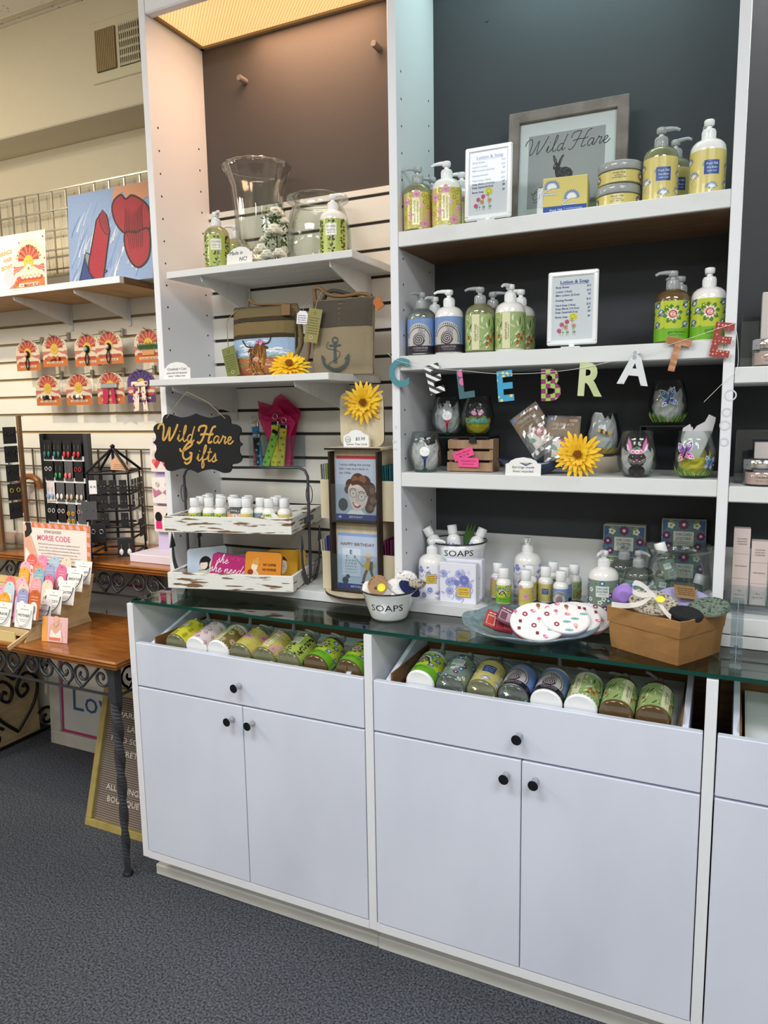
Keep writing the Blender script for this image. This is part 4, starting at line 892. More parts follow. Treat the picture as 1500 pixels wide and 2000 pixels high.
def riser(x0, x1, y0, y1, z0, z1, m, label, cat_='riser', name='display_riser'):
    b = MB(); b.box(x0, x1, y0, y1, z1-.004, z1, m, bv=.001); b.box(x0, x0+.004, y0, y1, z0, z1-.004, m); b.box(x1-.004, x1, y0, y1, z0, z1-.004, m); return one(name, b, label, cat_)
riser(.828, 1.010, .295, .40, S3, S3+.0895, 'black_matte', 'black riser under the two rear glasses on the left of the third shelf')
riser(1.385, 1.50, .30, .41, S3, S3+.1165, 'black_matte', 'black riser carrying the blue butterfly glass')
b = MB(); b.lathe([(.040, 0), (.047, .01), (.049, .0395)], 'soap_dish_tan', 26); one('ceramic_pot', b, 'cream upturned round pot under the bumblebee glass', 'pot', (1.292, .350, S3))
# tall tissue in the right glass
b = MB(); R = random.Random(5); P = [(-.022, .0), (-.030, .05), (-.026, .075), (-.012, .085), (-.006, .066), (.002, .080), (.018, .090), (.026, .108), (.040, .100), (.034, .07), (.020, .03), (.008, .0)]
P = [(x*1.05, z*.9) for x, z in P]; b.prism(P, -.002, .0, 'tissue_white'); b.prism([(x*.9+.006, z*.92) for x, z in P], .006, .008, 'tissue_white'); o = one('tissue_paper_bundle', b, 'crumpled white tissue sheet standing in the rightmost butterfly glass', 'tissue paper', (1.512, .238, S3+.045), .3)
# wooden slat crate with pink notes
x0, x1 = .912, 1.036; t = thing('slatted_crate', 'small wooden slatted crate with a black clip on the third shelf', 'crate', ((x0+x1)/2, .25, S3)); b = MB(); wv = (x1-x0)/2
for k in range(3): b.box(-wv, wv, -.004+.010*k*.4, .0+.010*k*.4, .002+.029*k, .025+.029*k, 'crate_wood', bv=.001)
for sx in (-wv+.002, wv-.012): b.box(sx, sx+.01, .009, .060, 0, .085, 'crate_wood')
b.box(-wv, wv, .056, .060, .0, .02, 'crate_wood'); b.build('slats', t)
b = MB(); b.prism([(-.010, 0), (.010, 0), (.007, .013), (-.007, .013)], -.007, .007, 'black_matte'); b.tube([(-.004, 0, .013), (-.004, -.002, .022), (.004, -.002, .022), (.004, 0, .013)], .0012, 'iron_black'); b.build('binder_clip', t, loc=(.008, .004, .076))
for (dx, dz, ra, lb, ln) in ((-.006, .036, .35, 'pink paper note tilted, upper one on the slatted crate', ('Wine Glasses', '$15')), (.004, .014, -.02, 'pink paper note, lower one on the slatted crate', ('Handpainted', 'by local artist'))):
    b = MB(); b.box(-.028, .028, -.001, 0, 0, .024, 'art', 'e8508c'); A = Art(); A.text(ln[0], 0, .014, .004, '7a2a4a', 1, w_=.04, sl=.2); A.text(ln[1], 0, .006, .004, '7a2a4a', 1, w_=.03, sl=.2); b.art(A, f=lambda u, v, h: (u, -.001-h, v))
    one('paper_note', b, lb, 'note', ((x0+x1)/2+dx-.005, .243-.002*(dz < .02), S3+dz), rot=(0, -ra, 0))
# cellophane earring packs in a dark blue boat dish
t = thing('boat_dish', 'dark blue boat-shaped dish holding cellophane packs on the third shelf', 'dish', (1.135, .245, S3)); b = MB(); n = 24; vs = []
for k, (s_, z) in enumerate(((.55, 0), (.8, .012), (1, .030), (.96, .030), (.76, .014), (.5, .004))):
    for i in range(n): a = 2*pi*i/n; r = 1/(abs(cos(a))**1.3+abs(sin(a))**1.3)**(1/1.3); vs.append((.088*s_*r*cos(a), .05*s_*r*sin(a), z+.008*abs(cos(a))**3*s_))
b.add(vs, [(j*n+i, j*n+(i+1) % n, j*n+n+(i+1) % n, j*n+n+i) for j in range(5) for i in range(n)]+[list(range(n-1, -1, -1))], 'art_gloss', '27344d', True); b.build('dish', t)
for px, py, y, ra, lb, cc in ((1046, 842, .270, .62, 'cellophane pack with brown header card, tilted left in the blue boat dish', 'a04050'), (1098, 862, .255, -.04, 'cellophane pack with brown header card reading CELEBRATE, upright in the blue boat dish', 'b8404c')):
    p = at(px, py, y=y); t = thing('cellophane_pack', lb, 'pack', (p.x, y, p.z), 0, 'cellophane earring packs', rot=(-.12, -ra, 0)); W, H = .082, .125
    b = MB(); b.box(-W/2+.002, W/2-.002, -.001, .001, H/2-.050, H/2-.004, 'art', '7d6240'); A = Art(); A.text('CELEBRATE', 0, H/2-.024, .0065, 'e6dccb', 1, w_=.052); A.text('SHOP LOCAL', -.01, H/2-.034, .0034, 'd9cdb8', 1, w_=.036); A.rect(.014, H/2-.014, .034, H/2-.008, 'd6a8a0', 1); A.ell(-.032, H/2-.010, .0055, c='3c6fb0', ly=1, n=12); b.art(A, f=lambda u, v, h: (u, -.001-h, v)); b.build('header_card', t)
    b = MB(); A = Art(); A.ell(-.008, -.018, .016, .020, 'e6e1da', 0, 16); A.ell(.012, -.012, .014, .022, cc, 1, 14, .6); A.ell(.018, -.030, .008, c=cc, ly=2, n=10); A.leaf(-.028, -.01, -.6, .022, .014, '6fa08a', 3); A.leaf(.0, -.035, .6, .03, .012, 'e9e2dc', 4); [A.ring(.012, -.012, .004+.004*k, .0012, 'ecdad4', 4, 10) for k in range(3)]; b.art(A); b.box(-.024, .024, .0003, .0012, -.04, .004, 'art', 'd8d2ca'); b.build('earrings', t)
    b = MB(); nx, nz = 9, 12; R = random.Random(px); vs = []
    for sgn in (-1, 1):
        for j in range(nz+1):
            for i in range(nx+1):
                e = 0 if i in (0, nx) or j in (0, nz) else 1
                vs.append((-W/2+W*i/nx, sgn*(.003+.004*R.random())*e*(1 if j < 7 else .5), -H/2+H*j/nz))
    m_ = (nx+1)*(nz+1); fs = []
    for q in (0, m_): fs += [(q+j*(nx+1)+i, q+j*(nx+1)+i+1, q+(j+1)*(nx+1)+i+1, q+(j+1)*(nx+1)+i) for j in range(nz) for i in range(nx)]
    b.add(vs, fs, 'cello'); b.build('sleeve', t)
note_card('note_card', 'white scalloped card reading earrings made from recycled materials in front of the blue dish', (('Earrings made', 0, .017, .006, .055), ('from recycled', 0, .007, .006, .05)), 1021, 928, .197, .088, .044, tilt=-.1, z=S3)
daisy('yellow artificial daisy propped on the third shelf between the packs and the rabbit glass', (1.259, .205, S3+.052), .058, face(1.259, .2)*.5, -.1, seed=1)
# garland
def solid_text(t, h, depth, bold):
    cu = bpy.data.curves.new('t', 'FONT'); cu.body = t; cu.size = 1; cu.resolution_u = 4; cu.offset = bold; cu.extrude = .5
    o = bpy.data.objects.new('t', cu); me = o.to_mesh(); vs = [v.co.copy() for v in me.vertices]; fs = [tuple(p.vertices) for p in me.polygons]
    o.to_mesh_clear(); bpy.data.objects.remove(o); bpy.data.curves.remove(cu); xs = [v.x for v in vs]; ys = [v.y for v in vs]; k = h/(max(ys)-min(ys)); cx = (max(xs)+min(xs))/2
    return [((v.x-cx)*k*.86, -v.z*depth, (v.y-min(ys))*k-h) for v in vs], fs
def pat_mat(name, kind, c1, c2, sc, c3=None):
    m = mat(name, c1, .5); nt = m.node_tree; b_ = nt.nodes['Principled BSDF']; tc = nt.nodes.new('ShaderNodeTexCoord'); mx = nt.nodes.new('ShaderNodeMix'); mx.data_type = 'RGBA'; mx.inputs[6].default_value = lin(c1); mx.inputs[7].default_value = lin(c2)
    mp = nt.nodes.new('ShaderNodeMapping'); nt.links.new(tc.outputs['Object'], mp.inputs[0])
    if kind == 'checker': n = nt.nodes.new('ShaderNodeTexChecker'); n.inputs['Scale'].default_value = sc; mp.inputs['Location'].default_value = (.001, .5/sc, .0013); nt.links.new(mp.outputs[0], n.inputs[0]); nt.links.new(n.outputs[1], mx.inputs[0])
    elif kind == 'stripe': n = nt.nodes.new('ShaderNodeTexWave'); n.inputs['Scale'].default_value = sc; mp.inputs['Rotation'].default_value = (0, .9, 0); r = nt.nodes.new('ShaderNodeMath'); r.operation = 'GREATER_THAN'; r.inputs[1].default_value = .5; nt.links.new(mp.outputs[0], n.inputs[0]); nt.links.new(n.outputs[1], r.inputs[0]); nt.links.new(r.outputs[0], mx.inputs[0])
    else:
        n = nt.nodes.new('ShaderNodeTexVoronoi'); n.inputs['Scale'].default_value = sc; n.inputs['Randomness'].default_value = .25 if kind == 'dots' else 1; r = nt.nodes.new('ShaderNodeMath'); r.operation = 'LESS_THAN'; r.inputs[1].default_value = .34 if kind == 'dots' else .30; nt.links.new(mp.outputs[0], n.inputs[0]); nt.links.new(n.outputs[0], r.inputs[0]); nt.links.new(r.outputs[0], mx.inputs[0])
    nt.links.new(mx.outputs[2], b_.inputs['Base Color'])
pat_mat('pm_stripe', 'stripe', 'e9e9e6', '3a3a3e', 22); pat_mat('pm_dots', 'dots', '9a3c34', 'e2b6a0', 150); pat_mat('pm_check', 'checker', '9cc255', '8c2f6c', 90); pat_mat('pm_flower', 'fl', '3f9fc8', 'e0cf7a', 75); pat_mat('pm_grey', 'fl', 'dcdee0', 'a9adb2', 60); mat('pm_teal', '4a8894', .6); mat('pm_green', 'b4c48c', .5, noise=('c9d0a0', 20, (1, 1, 1), .4, .6)); mat('pm_foil', 'd9a487', .25, metal=.6, noise=('b07a52', 25, (1, 1, 3), .4, .6)); pat_mat('pm_pink', 'fl', '41666c', 'd66fa0', 30)
gl = [('C', 780, 699, 57, 'pm_teal', .02, 'teal letter C, first in the CELEBRATE garland'), ('E', 842, 712, 58, 'pm_stripe', -.25, 'black and white striped letter E in the CELEBRATE garland'), ('L', 906, 718, 60, 'pm_pink', -.12, 'grey-green and pink letter L in the CELEBRATE garland'), ('E', 985, 724, 60, 'pm_flower', -.08, 'blue letter E with yellow flowers in the CELEBRATE garland'),
      ('B', 1076, 720, 63, 'pm_check', -.02, 'green and purple checked letter B in the CELEBRATE garland'), ('R', 1157, 708, 66, 'pm_green', .06, 'pale green letter R in the CELEBRATE garland'), ('A', 1245, 684, 68, 'pm_grey', .12, 'silver grey patterned letter A in the CELEBRATE garland'), ('T', 1328, 660, 66, 'pm_foil', .22, 'rose gold foil letter T in the CELEBRATE garland'), ('E', 1418, 630, 68, 'pm_dots', .16, 'red dotted letter E hanging in front of the right upright')]
YG = .180; pts = []
for ch, px, py, hp, m, ra, lb in gl:
    p = at(px, py, y=YG); q = at(px, py+hp, y=YG); h = p.z-q.z; vs, fs = solid_text(ch, h, .0026, .035); b = MB(); b.add(vs, fs, m); one('garland_letter', b, lb, 'letter', (p.x, YG, p.z), rot=(0, ra, 0), group='letters of the CELEBRATE garland'); pts.append((p.x, YG-.003, p.z-.008))
e1 = at(1437, 640, y=YG); e2 = at(1441, 715, y=.185); e3 = at(1420, 740, y=.186); e4 = at(1375, 785, y=.2)
b = MB(); p0 = at(757, 690, y=.186); b.tube(cat([tuple(p0)]+pts+[tuple(e1), tuple(e2), tuple(e3), tuple(e4)], 5), .0005, 'stuff_white', 5); one('garland_string', b, 'thin white string carrying the CELEBRATE letters across the middle bay', 'string')
# ================================================================== LEFT BAY, UPPER SHELF
b = MB(); pr = [(.0001, .0), (.050, 0), (.056, .010), (.050, .022), (.034, .034), (.040, .048), (.060, .062), (.068, .085), (.070, .16), (.078, .235), (.092, .275), (.101, .292), (.098, .298), (.090, .280), (.074, .235), (.066, .16), (.064, .09), (.052, .066), (.0001, .060)]
b.lathe(pr, 'clear_glass', 64, cap=False, ribs=(16, .018)); vx = at(507, 470, y=.325).x; one('hurricane_vase', b, 'tall fluted clear glass vase with flared rim on the left bay shelf', 'vase', (vx, .325, HB))
b = MB(); b.lathe([(.0001, 0), (.080, 0), (.090, .012), (.094, .05), (.092, .10), (.080, .145), (.070, .165), (.074, .172), (.088, .178), (.088, .186), (.072, .188), (.064, .170), (.076, .14), (.088, .10), (.089, .05), (.084, .014), (.0001, .010)], 'clear_glass', 48, cap=False)
jx = at(620, 440, y=.33).x; one('glass_cookie_jar', b, 'wide clear glass jar with rolled rim behind the leaf-print lotion bottle', 'jar', (jx, .335, HB))
t = thing('flower_bouquet', 'small bouquet of white artificial roses with greenery on the left bay shelf', 'flowers', (.415, .235, HB)); R = random.Random(4); b = MB(); gb = MB(); st = MB()
def rose(b, x, y, z, r, m='petal_white'):
    for k in range(3):
        for i in range(5+k):
            a = 2*pi*i/(5+k)+k; rr = r*(.35+.3*k); tf = TR((x+cos(a)*rr*.6, y+sin(a)*rr*.6*.8, z+r*.25-k*r*.25)) @ RZ(a) @ RY(.5+.35*k)
            b.lathe([(.0001, -.0), (r*.35, r*.15), (r*.5, r*.4), (r*.42, r*.7)], m, 7, tf=tf @ Matrix.Diagonal((.45, 1, 1, 1)), cap=False)
roses = [(.005, -.01, .125, .022), (.028, -.005, .105, .013), (.012, -.03, .075, .022), (-.032, -.03, .030, .020), (-.008, -.04, .012, .018), (.028, -.035, .014, .017), (-.03, -.02, .06, .012)]
for q in roses: rose(b, *q)
b.build('roses', t)
for i in range(230):
    hh = R.uniform(0, .135); w_ = .052*(1-hh/.2); x, y, z = R.uniform(-w_, w_), R.uniform(-.04, .02), hh
    a, e, L = R.uniform(0, 6.3), R.uniform(-.2, 1.1), R.uniform(.010, .022); d = V((cos(a)*cos(e), sin(a)*cos(e), sin(e))); sd = d.cross(V((0, 0, 1))); sd = sd.normalized()*L*.22 if sd.length > .01 else V((L*.2, 0, 0)); p = V((x, y, z))
    gb.add([p, p+d*L*.5+sd, p+d*L, p+d*L*.5-sd], [(0, 1, 2, 3)], R.choice(('leaf', 'leaf_grey', 'leaf')))
gb.build('foliage', t, ); st.tube([(0, 0, 0), (.005, -.01, .12)], .002, 'leaf'); st.build('stem', t)
note_card('note_card', 'white scalloped card reading made in NC by the leaf-print bottles', (('Made in', -.012, .028, .011, .045), ('NC!', .012, .010, .011, .026)), 467, 508, .20, .088, .050, tilt=-.1, z=HB)
# ------------------------------------------------------------------ bags
def soft_box(b, x0, x1, y0, y1, z0, z1, m, c=None, bulge=.012, nx=10, nz=10, seed=1):
    R = random.Random(seed); vs = []
    for s_ in (-1, 1):
        for j in range(nz+1):
            for i in range(nx+1):
                u, v = i/nx, j/nz; e = (1-(2*u-1)**4)*(1-(2*v-1)**6); yy = (y0+y1)/2+s_*((y1-y0)/2*(.25+.75*e)+bulge*e*.4)+R.uniform(-.001, .001)
                vs.append((x0+(x1-x0)*u, yy, z0+(z1-z0)*v))
    m_ = (nx+1)*(nz+1); fs = []
    for q, fl in ((0, 0), (m_, 1)):
        for j in range(nz):
            for i in range(nx):
                f = (q+j*(nx+1)+i, q+j*(nx+1)+i+1, q+(j+1)*(nx+1)+i+1, q+(j+1)*(nx+1)+i); fs.append(f if not fl else f[::-1])
    E = [i for i in range(nx+1)]+[j*(nx+1)+nx for j in range(1, nz+1)]+[nz*(nx+1)+i for i in range(nx-1, -1, -1)]+[j*(nx+1) for j in range(nz-1, 0, -1)]
    fs += [(E[k], E[(k+1) % len(E)], E[(k+1) % len(E)]+m_, E[k]+m_) for k in range(len(E))]
    b.add(vs, fs, m, c, True)
    def surf(u, v, h):
        a, c_ = (u-x0)/(x1-x0), (v-z0)/(z1-z0); e = (1-(2*a-1)**4)*(1-(2*c_-1)**6); return (u, (y0+y1)/2-((y1-y0)/2*(.25+.75*e)+bulge*e*.4)-.0012-h, v)
    return surf
def gridrect(A, x0, y0, x1, y1, c, ly=0, nx=8, ny=6):
    xs = [x0+(x1-x0)*i/nx for i in range(nx+1)]; ys = [y0+(y1-y0)*i/ny for i in range(ny+1)]
    A.raw([(x, y) for y in ys for x in xs], [(j*(nx+1)+i, j*(nx+1)+i+1, (j+1)*(nx+1)+i+1, (j+1)*(nx+1)+i) for j in range(ny) for i in range(nx)], c, ly)
def hang_tag(b, x, y, z, w_, h, c, ra, lines=True, txt='4a5230'):
    A = Art(); b.box(-w_/2, w_/2, -.001, .001, -h, 0, 'art', c, tf=TR((x, y, z)) @ RY(ra))
    A.ring(0, -.012, .004, .001, txt, 1, 10); 
    for k in range(7): A.scr(-w_*.38, w_*.40, -.026-k*.007, .003, txt, 1, k)
    A.ring(0, -h+.014, .005, .0012, 'c9c49a', 1, 10); b.art(A, f=lambda u, v, hh: (u, -.001-hh, v), tf=TR((x, y, z)) @ RY(ra))
t = thing('crossbody_bag', 'olive striped canvas bag printed with a highland cow on the middle left-bay shelf', 'bag', (.338, .265, HC), .05, rot=(-.07, 0, .05))
b = MB(); W, H = .212, .205; sf = soft_box(b, -W/2, W/2, -.025, .025, 0, H, 'olive_canvas'); A = Art()
gridrect(A, -W/2+.003, .112, W/2-.003, .122, '3b3222', 0, 8, 1); gridrect(A, -W/2+.003, .160, W/2-.003, .170, '3b3222', 0, 8, 1); gridrect(A, -W/2+.003, .124, W/2-.003, .158, '7a6844', 0, 8, 3); gridrect(A, -W/2+.003, .172, W/2-.003, .20, '6f6040', 0, 8, 3)
gridrect(A, -W/2+.002, .055, W/2-.002, .111, '9db6d2', 0, 12, 5); gridrect(A, -W/2+.002, .003, W/2-.002, .055, 'b06a48', 0, 12, 5)
R = random.Random(8)
for k in range(26): y = R.uniform(.062, .105); x = R.uniform(-.09, .07); A.line(cat([(x, y), (x+.012, y+.003), (x+.03, y+.001)], 3), R.uniform(.002, .006), R.choice(('e8ebee', 'f3f1ee', 'cfdbe8')), 2)
for k in range(22): y = R.uniform(.006, .056); x = R.uniform(-.098, .06); A.line(cat([(x, y), (x+.015, y+.004), (x+.036, y+.001)], 3), R.uniform(.002, .004), R.choice(('c98a62', '8c4a34', 'd6b48a', '7f8f4a', 'a8523a')), 2)
A.line(cat([(-.098, .052), (-.05, .058), (.0, .050), (.05, .060), (.1, .052)], 5), .004, '8a9a5a', 3)
# cow: body, head, hair, horns
A.poly([(-.040, .002), (-.036, .05), (-.022, .085), (-.010, .098), (.010, .100), (.020, .088), (.024, .05), (.020, .002)], '6b4527', 4); A.poly([(-.044, .002), (-.036, .05), (-.024, .060), (-.016, .03), (-.014, .002)], '3a3330', 5)
for k in range(90):
    x = R.uniform(-.036, .018); y = R.uniform(.012, .094); A.line([(x, y), (x+R.uniform(-.004, .004), y-.010), (x+R.uniform(-.005, .006), max(y-R.uniform(.014, .028), .002))], .0018, R.choice(('b5752f', '8a5426', 'd19a4a', '5a3820', '402a1c', 'c4863a')), 6)
A.line(cat([(-.022, .086), (-.042, .088), (-.056, .102), (-.058, .108)], 6)[::-1], .004, '3a322c', 7); A.line(cat([(.012, .094), (.028, .096), (.036, .106), (.037, .120)], 6)[::-1], .004, '3a322c', 7)
A.leaf(-.022, .082, 3.6, .022, .010, '5a3a20', 7); A.leaf(.014, .086, -.3, .018, .010, '5a3a20', 7); A.ell(-.012, .052, .009, .006, 'd8ab9a', 8, 10); A.ell(-.014, .051, .0015, c='4a2a22', ly=9, n=6); A.ell(-.009, .051, .0015, c='4a2a22', ly=9, n=6)
for dx, dy, c in ((-.008, .098, 'b0568a'), (0, .103, '9a4a8a'), (.008, .100, 'c46a9a'), (.003, .095, 'd88ab0')): A.flower(dx, dy, .006, 6, c, 'e8d0a0', 9, .5)
b.art(A, 'art_cloth', sf); b.box(-W/2+.002, W/2-.002, -.004, .004, H-.002, H+.004, 'groove_dark'); b.build('body', t)
b = MB(); b.tube(cat([(-.06, .0, H), (-.052, -.005, H+.022), (-.03, -.006, H+.010), (.02, -.004, H+.006), (.08, .0, H+.002), (.092, -.004, H-.010)], 5), .004, 'leather_tan', 6); b.tube(cat([(.100, .0, H), (.118, -.01, .16), (.128, -.018, .12), (.125, -.012, .09), (.112, -.02, .055), (.100, -.03, .02), (.110, -.035, .002)], 6), .0075, 'olive_canvas', 6); b.tube(cat([(.104, .0, H-.01), (.14, .0, .15), (.15, -.01, .08), (.14, -.02, .01)], 5), .006, 'leather_tan', 6)
b.box(.072, .100, -.032, -.024, H-.034, H-.004, 'leather_tan', tf=TR((0, 0, 0))); b.build('strap', t)
b = MB(); b.tube(cat([(-.090, -.01, H-.004), (-.118, -.02, .17), (-.112, -.03, .13), (-.105, -.035, .085)], 5), .0012, 'jute', 5); hang_tag(b, -.104, -.040, .088, .044, .088, '6f7434', -.25); b.build('hang_tag', t)
t = thing('crossbody_bag', 'tan canvas bag with grey woven top and a printed anchor on the middle left-bay shelf', 'bag', (.600, .262, HC), .04, rot=(-.06, 0, .04))
b = MB(); W, H = .186, .208; sf = soft_box(b, -W/2, W/2, -.022, .022, 0, H, 'tan_canvas', seed=3); A = Art(); gridrect(A, -W/2+.002, .128, W/2-.002, H-.004, '4d463c', 0, 10, 5)
for k in range(16): A.line([(-W/2+.004, .131+k*.0046), (0, .132+k*.0046), (W/2-.004, .131+k*.0046)], .0012, ('6f6654', '8a7a5c', '3a342c')[k % 3], 2)
ac = '4c5557'; ax = -.012
A.line([(ax, .088), (ax, .030)], .009, ac, 2); A.ring(ax, .092, .008, .003, ac, 3, 14); A.line([(ax-.018, .078), (ax+.018, .078)], .005, ac, 3)
A.line(cat([(ax-.040, .050), (ax-.034, .028), (ax-.016, .016), (ax, .012)], 6), .0085, ac, 3); A.line(cat([(ax, .012), (ax+.016, .016), (ax+.034, .028), (ax+.040, .050)], 6), .0085, ac, 3)
A.poly([(ax-.044, .056), (ax-.028, .040), (ax-.040, .038)], ac, 3); A.poly([(ax+.044, .056), (ax+.040, .038), (ax+.028, .040)], ac, 3)
A.line(cat([(ax-.020, .090), (ax-.026, .074), (ax-.004, .066), (ax+.014, .060), (ax+.012, .046), (ax-.006, .036), (ax-.020, .028), (ax-.020, .012)], 6), .0018, ac, 4)
b.art(A, 'art_cloth', sf); b.build('body', t)
b = MB(); b.tube(cat([(-.085, 0, H-.01), (-.088, -.006, H+.028), (-.070, -.01, H+.032), (-.045, -.006, H+.014), (.0, -.004, H+.006), (.05, 0, H+.010), (.085, 0, H+.002)], 6), .0055, 'leather_tan', 6); b.tube(cat([(-.07, .01, H), (-.04, .0, H+.024), (.01, .01, H+.014), (.04, .01, H)], 5), .0055, 'groove_dark', 6); b.build('strap', t)
b = MB(); b.box(-.012, .012, -.002, .002, -.030, 0, 'orange_leather', tf=TR((.100, -.004, H-.008)) @ RY(-.5)); b.build('zip_pull', t)
b = MB(); b.tube(cat([(-.055, -.02, H+.02), (-.066, -.03, .20), (-.070, -.034, .175)], 4), .0014, 'jute', 5); hang_tag(b, -.064, -.040, .178, .042, .092, '8a8248', .20); b.build('hang_tag', t)
b = MB(); A = Art(); b.prism([(-.017, -.036), (.017, -.036), (.017, -.008), (.009, 0), (-.009, 0), (-.017, -.008)], -.0005, .0005, 'art', 'e6e4ea', tf=TR((-.108, -.036, .176)) @ RY(.1)); [A.scr(-.013, .014, -.014-.006*k, .003, '6a6a78', 1, k) for k in range(4)]; b.art(A, tf=TR((-.108, -.037, .176)) @ RY(.1)); b.tube(cat([(-.088, -.01, H+.01), (-.104, -.03, .19), (-.108, -.036, .174)], 4), .001, 'jute', 5); b.build('price_tag', t)
note_card('note_card', 'white scalloped card about crossbody and coin purses at the left end of the middle shelf', (('Crossbody + Coin', 0, .026, .008, .07), ('purses made from repurposed', 0, .016, .006, .074), ('canvas + military tents', 0, .007, .006, .064)), 345, 735, .140, .100, .050, tilt=-.05, z=HC)
daisy('yellow artificial daisy lying in front of the highland cow bag', (.486, .165, HC+.022), .058, .5, -.75, seed=2)
# ------------------------------------------------------------------ Wild Hare Gifts sign
def scallop(w_, h):
    q = [(0, .5), (.06, .46), (.16, .43), (.24, .46), (.29, .485), (.35, .47), (.375, .40), (.38, .34), (.44, .32), (.48, .27), (.485, .20), (.462, .13), (.465, .05), (.50, .0)]
    P = [(a*w_, b_*h) for a, b_ in q]; P = cat(P, 3)
    rt = P+[(a, -b_) for a, b_ in reversed(P[:-1])]; lf = [(-a, b_) for a, b_ in reversed(rt[1:-1])]; return rt+lf
p = at(384, 866, y=.128); t = thing('hanging_sign', 'black scalloped Wild Hare Gifts sign in gold script hanging from the middle shelf', 'sign', (p.x, .128, p.z), rot=(0, .02, .12)); W, H = .300, .172
b = MB(); b.prism(scallop(W, H)[::-1], 0, .006, 'black_chalk'); A = Art(); script(A, 'Wild Hare', -.002, .004, .0205, 'cf9f4e', 2, .2, .1, -.03); script(A, 'Gifts', .006, -.050, .0205, 'cf9f4e', 2, .2, .1, -.03); b.art(A); b.build('board', t)
b = MB(); b.tube([(-.098, -.001, .072), (-.060, .004, .118), (-.035, .012, .148)], .0012, 'jute', 5); b.tube([(.098, -.001, .072), (.040, .004, .118), (-.035, .012, .148)], .0012, 'jute', 5); b.build('twine', t)
# ------------------------------------------------------------------ acrylic bin of key straps
t = thing('acrylic_bin', 'clear acrylic bin hung on the slatwall holding bright key straps', 'bin', (.282, .395, 1.277)); b = MB(); w2, d2, hb = .082, .038, .098
b.box(-w2, w2, -d2, -d2+.002, 0, hb, 'acrylic'); b.box(-w2, w2, d2-.002, d2, 0, hb+.01, 'acrylic'); b.box(-w2, -w2+.002, -d2+.002, d2-.002, 0, hb, 'acrylic'); b.box(w2-.002, w2, -d2+.002, d2-.002, 0, hb, 'acrylic'); b.box(-w2, w2, -d2, d2, -.003, 0, 'acrylic'); b.build('bin', t)
b = MB(); R = random.Random(9); P = [(-.020, 0), (-.034, .10), (-.072, .175), (-.080, .205), (-.03, .190), (-.012, .212), (.010, .226), (.036, .205), (.052, .196), (.082, .170), (.062, .12), (.055, .05), (.048, 0)]
for k, (s_, dy, dx) in enumerate(((1, .012, 0), (.93, .004, .006), (.85, -.004, -.006), (.8, -.012, .010))):
    n = len(P); vs = []
    for j in range(n): vs.append((P[j][0]*s_+dx, dy+.006*math.sin(j*2.1+k), P[j][1]*s_))
    tr = geometry.tessellate_polygon([[V((q[0], q[1], 0)) for q in P]]); b.add(vs, [tuple(q) for q in tr], 'tissue_pink')
one('tissue_paper_bundle', b, 'crumpled magenta tissue paper standing in the acrylic bin', 'tissue paper', (.285, .398, 1.279))
for x, c, c2, ra, h, lb in ((-.055, '2f7fb8', '39b0c8', -.10, .145, 'blue patterned key strap leaning at the left of the acrylic bin'), (-.028, '8fc63d', '3c7a2a', .38, .130, 'lime green key strap tilted across the acrylic bin'), (.004, 'd8cf2a', 'b8a81c', .05, .150, 'yellow key strap with silver clasp upright in the acrylic bin'), (-.066, 'a03a52', '7a2a3a', .02, .110, 'dark red key strap at the far left of the acrylic bin'), (.026, 'c9b83a', '7d7a1c', .12, .140, 'olive yellow key strap at the right of the acrylic bin')):
    t = thing('key_strap', lb, 'key strap', (.282+x, .378-.0035*(x > -.03)-.004*(c == '8fc63d'), 1.279), 0, 'key straps in the acrylic bin', rot=(0, ra, 0)); b = MB(); b.box(-.012, .012, -.003, .003, 0, h-.02, 'art_cloth', c); A = Art()
    for k in range(6): A.flower((-.004, .005)[k % 2], .012+.019*k, .005, 5, c2, None, 1, .5)
    b.art(A, 'art_cloth', f=lambda u, v, hh: (u, -.003-hh, v)); b.build('strap', t); b = MB(); b.box(-.013, .013, -.005, .005, h-.022, h-.008, 'chrome', bv=.002); b.tube([(.009*cos(a*pi/5), 0, h+.004+.009*sin(a*pi/5)) for a in range(10)], .0013, 'chrome', 5, closed=True); b.build('clasp', t)
# ------------------------------------------------------------------ two-tier tray stand
TS = (.2575, .2525, DK); RS = RD(13.2); t = thing('two_tier_tray', 'two-tier stand of distressed white wooden trays with black iron anchor frame', 'tray stand', TS, RS)
def tray(z0, name):
    b = MB(); a, d, h, w_ = .195, .1445, .047, .010
    b.box(-a, a, -d, -d+w_, z0, z0+h, 'shabby', bv=.0012); b.box(-a, a, d-w_, d, z0, z0+h, 'shabby', bv=.0012); b.box(-a, -a+w_, -d+w_, d-w_, z0, z0+h, 'shabby', bv=.0012); b.box(a-w_, a, -d+w_, d-w_, z0, z0+h, 'shabby', bv=.0012); b.box(-a+w_, a-w_, -d+w_, d-w_, z0, z0+.005, 'shabby'); b.build(name, t)
tray(0, 'lower_tray'); tray(.167, 'upper_tray')
b = MB(); X = .2
def strap(pts, w_=.007, th=.0018): b.tube(pts, w_, 'iron', 4, sm=False)
arch = [(-X, 0, .008), (-X, 0, .318), (-X+.008, 0, .336), (-X+.026, 0, .345), (X-.026, 0, .345), (X-.008, 0, .336), (X, 0, .318), (X, 0, .008)]
b.tube(arch, .0042, 'iron', 6)
for s_ in (-1, 1):
    for w_, (y0, y1) in ((1, (-.035, .035)),): b.box(s_*X-.003, s_*X+.003, y0, y1, .185, .200, 'iron')
    b.tube([(s_*(X+.003)+.010*cos(q), 0, .265+.028*sin(q)) for q in [2*pi*k/14 for k in range(14)]], .0014, 'iron', 5, closed=True)
b.build('iron_frame', t)
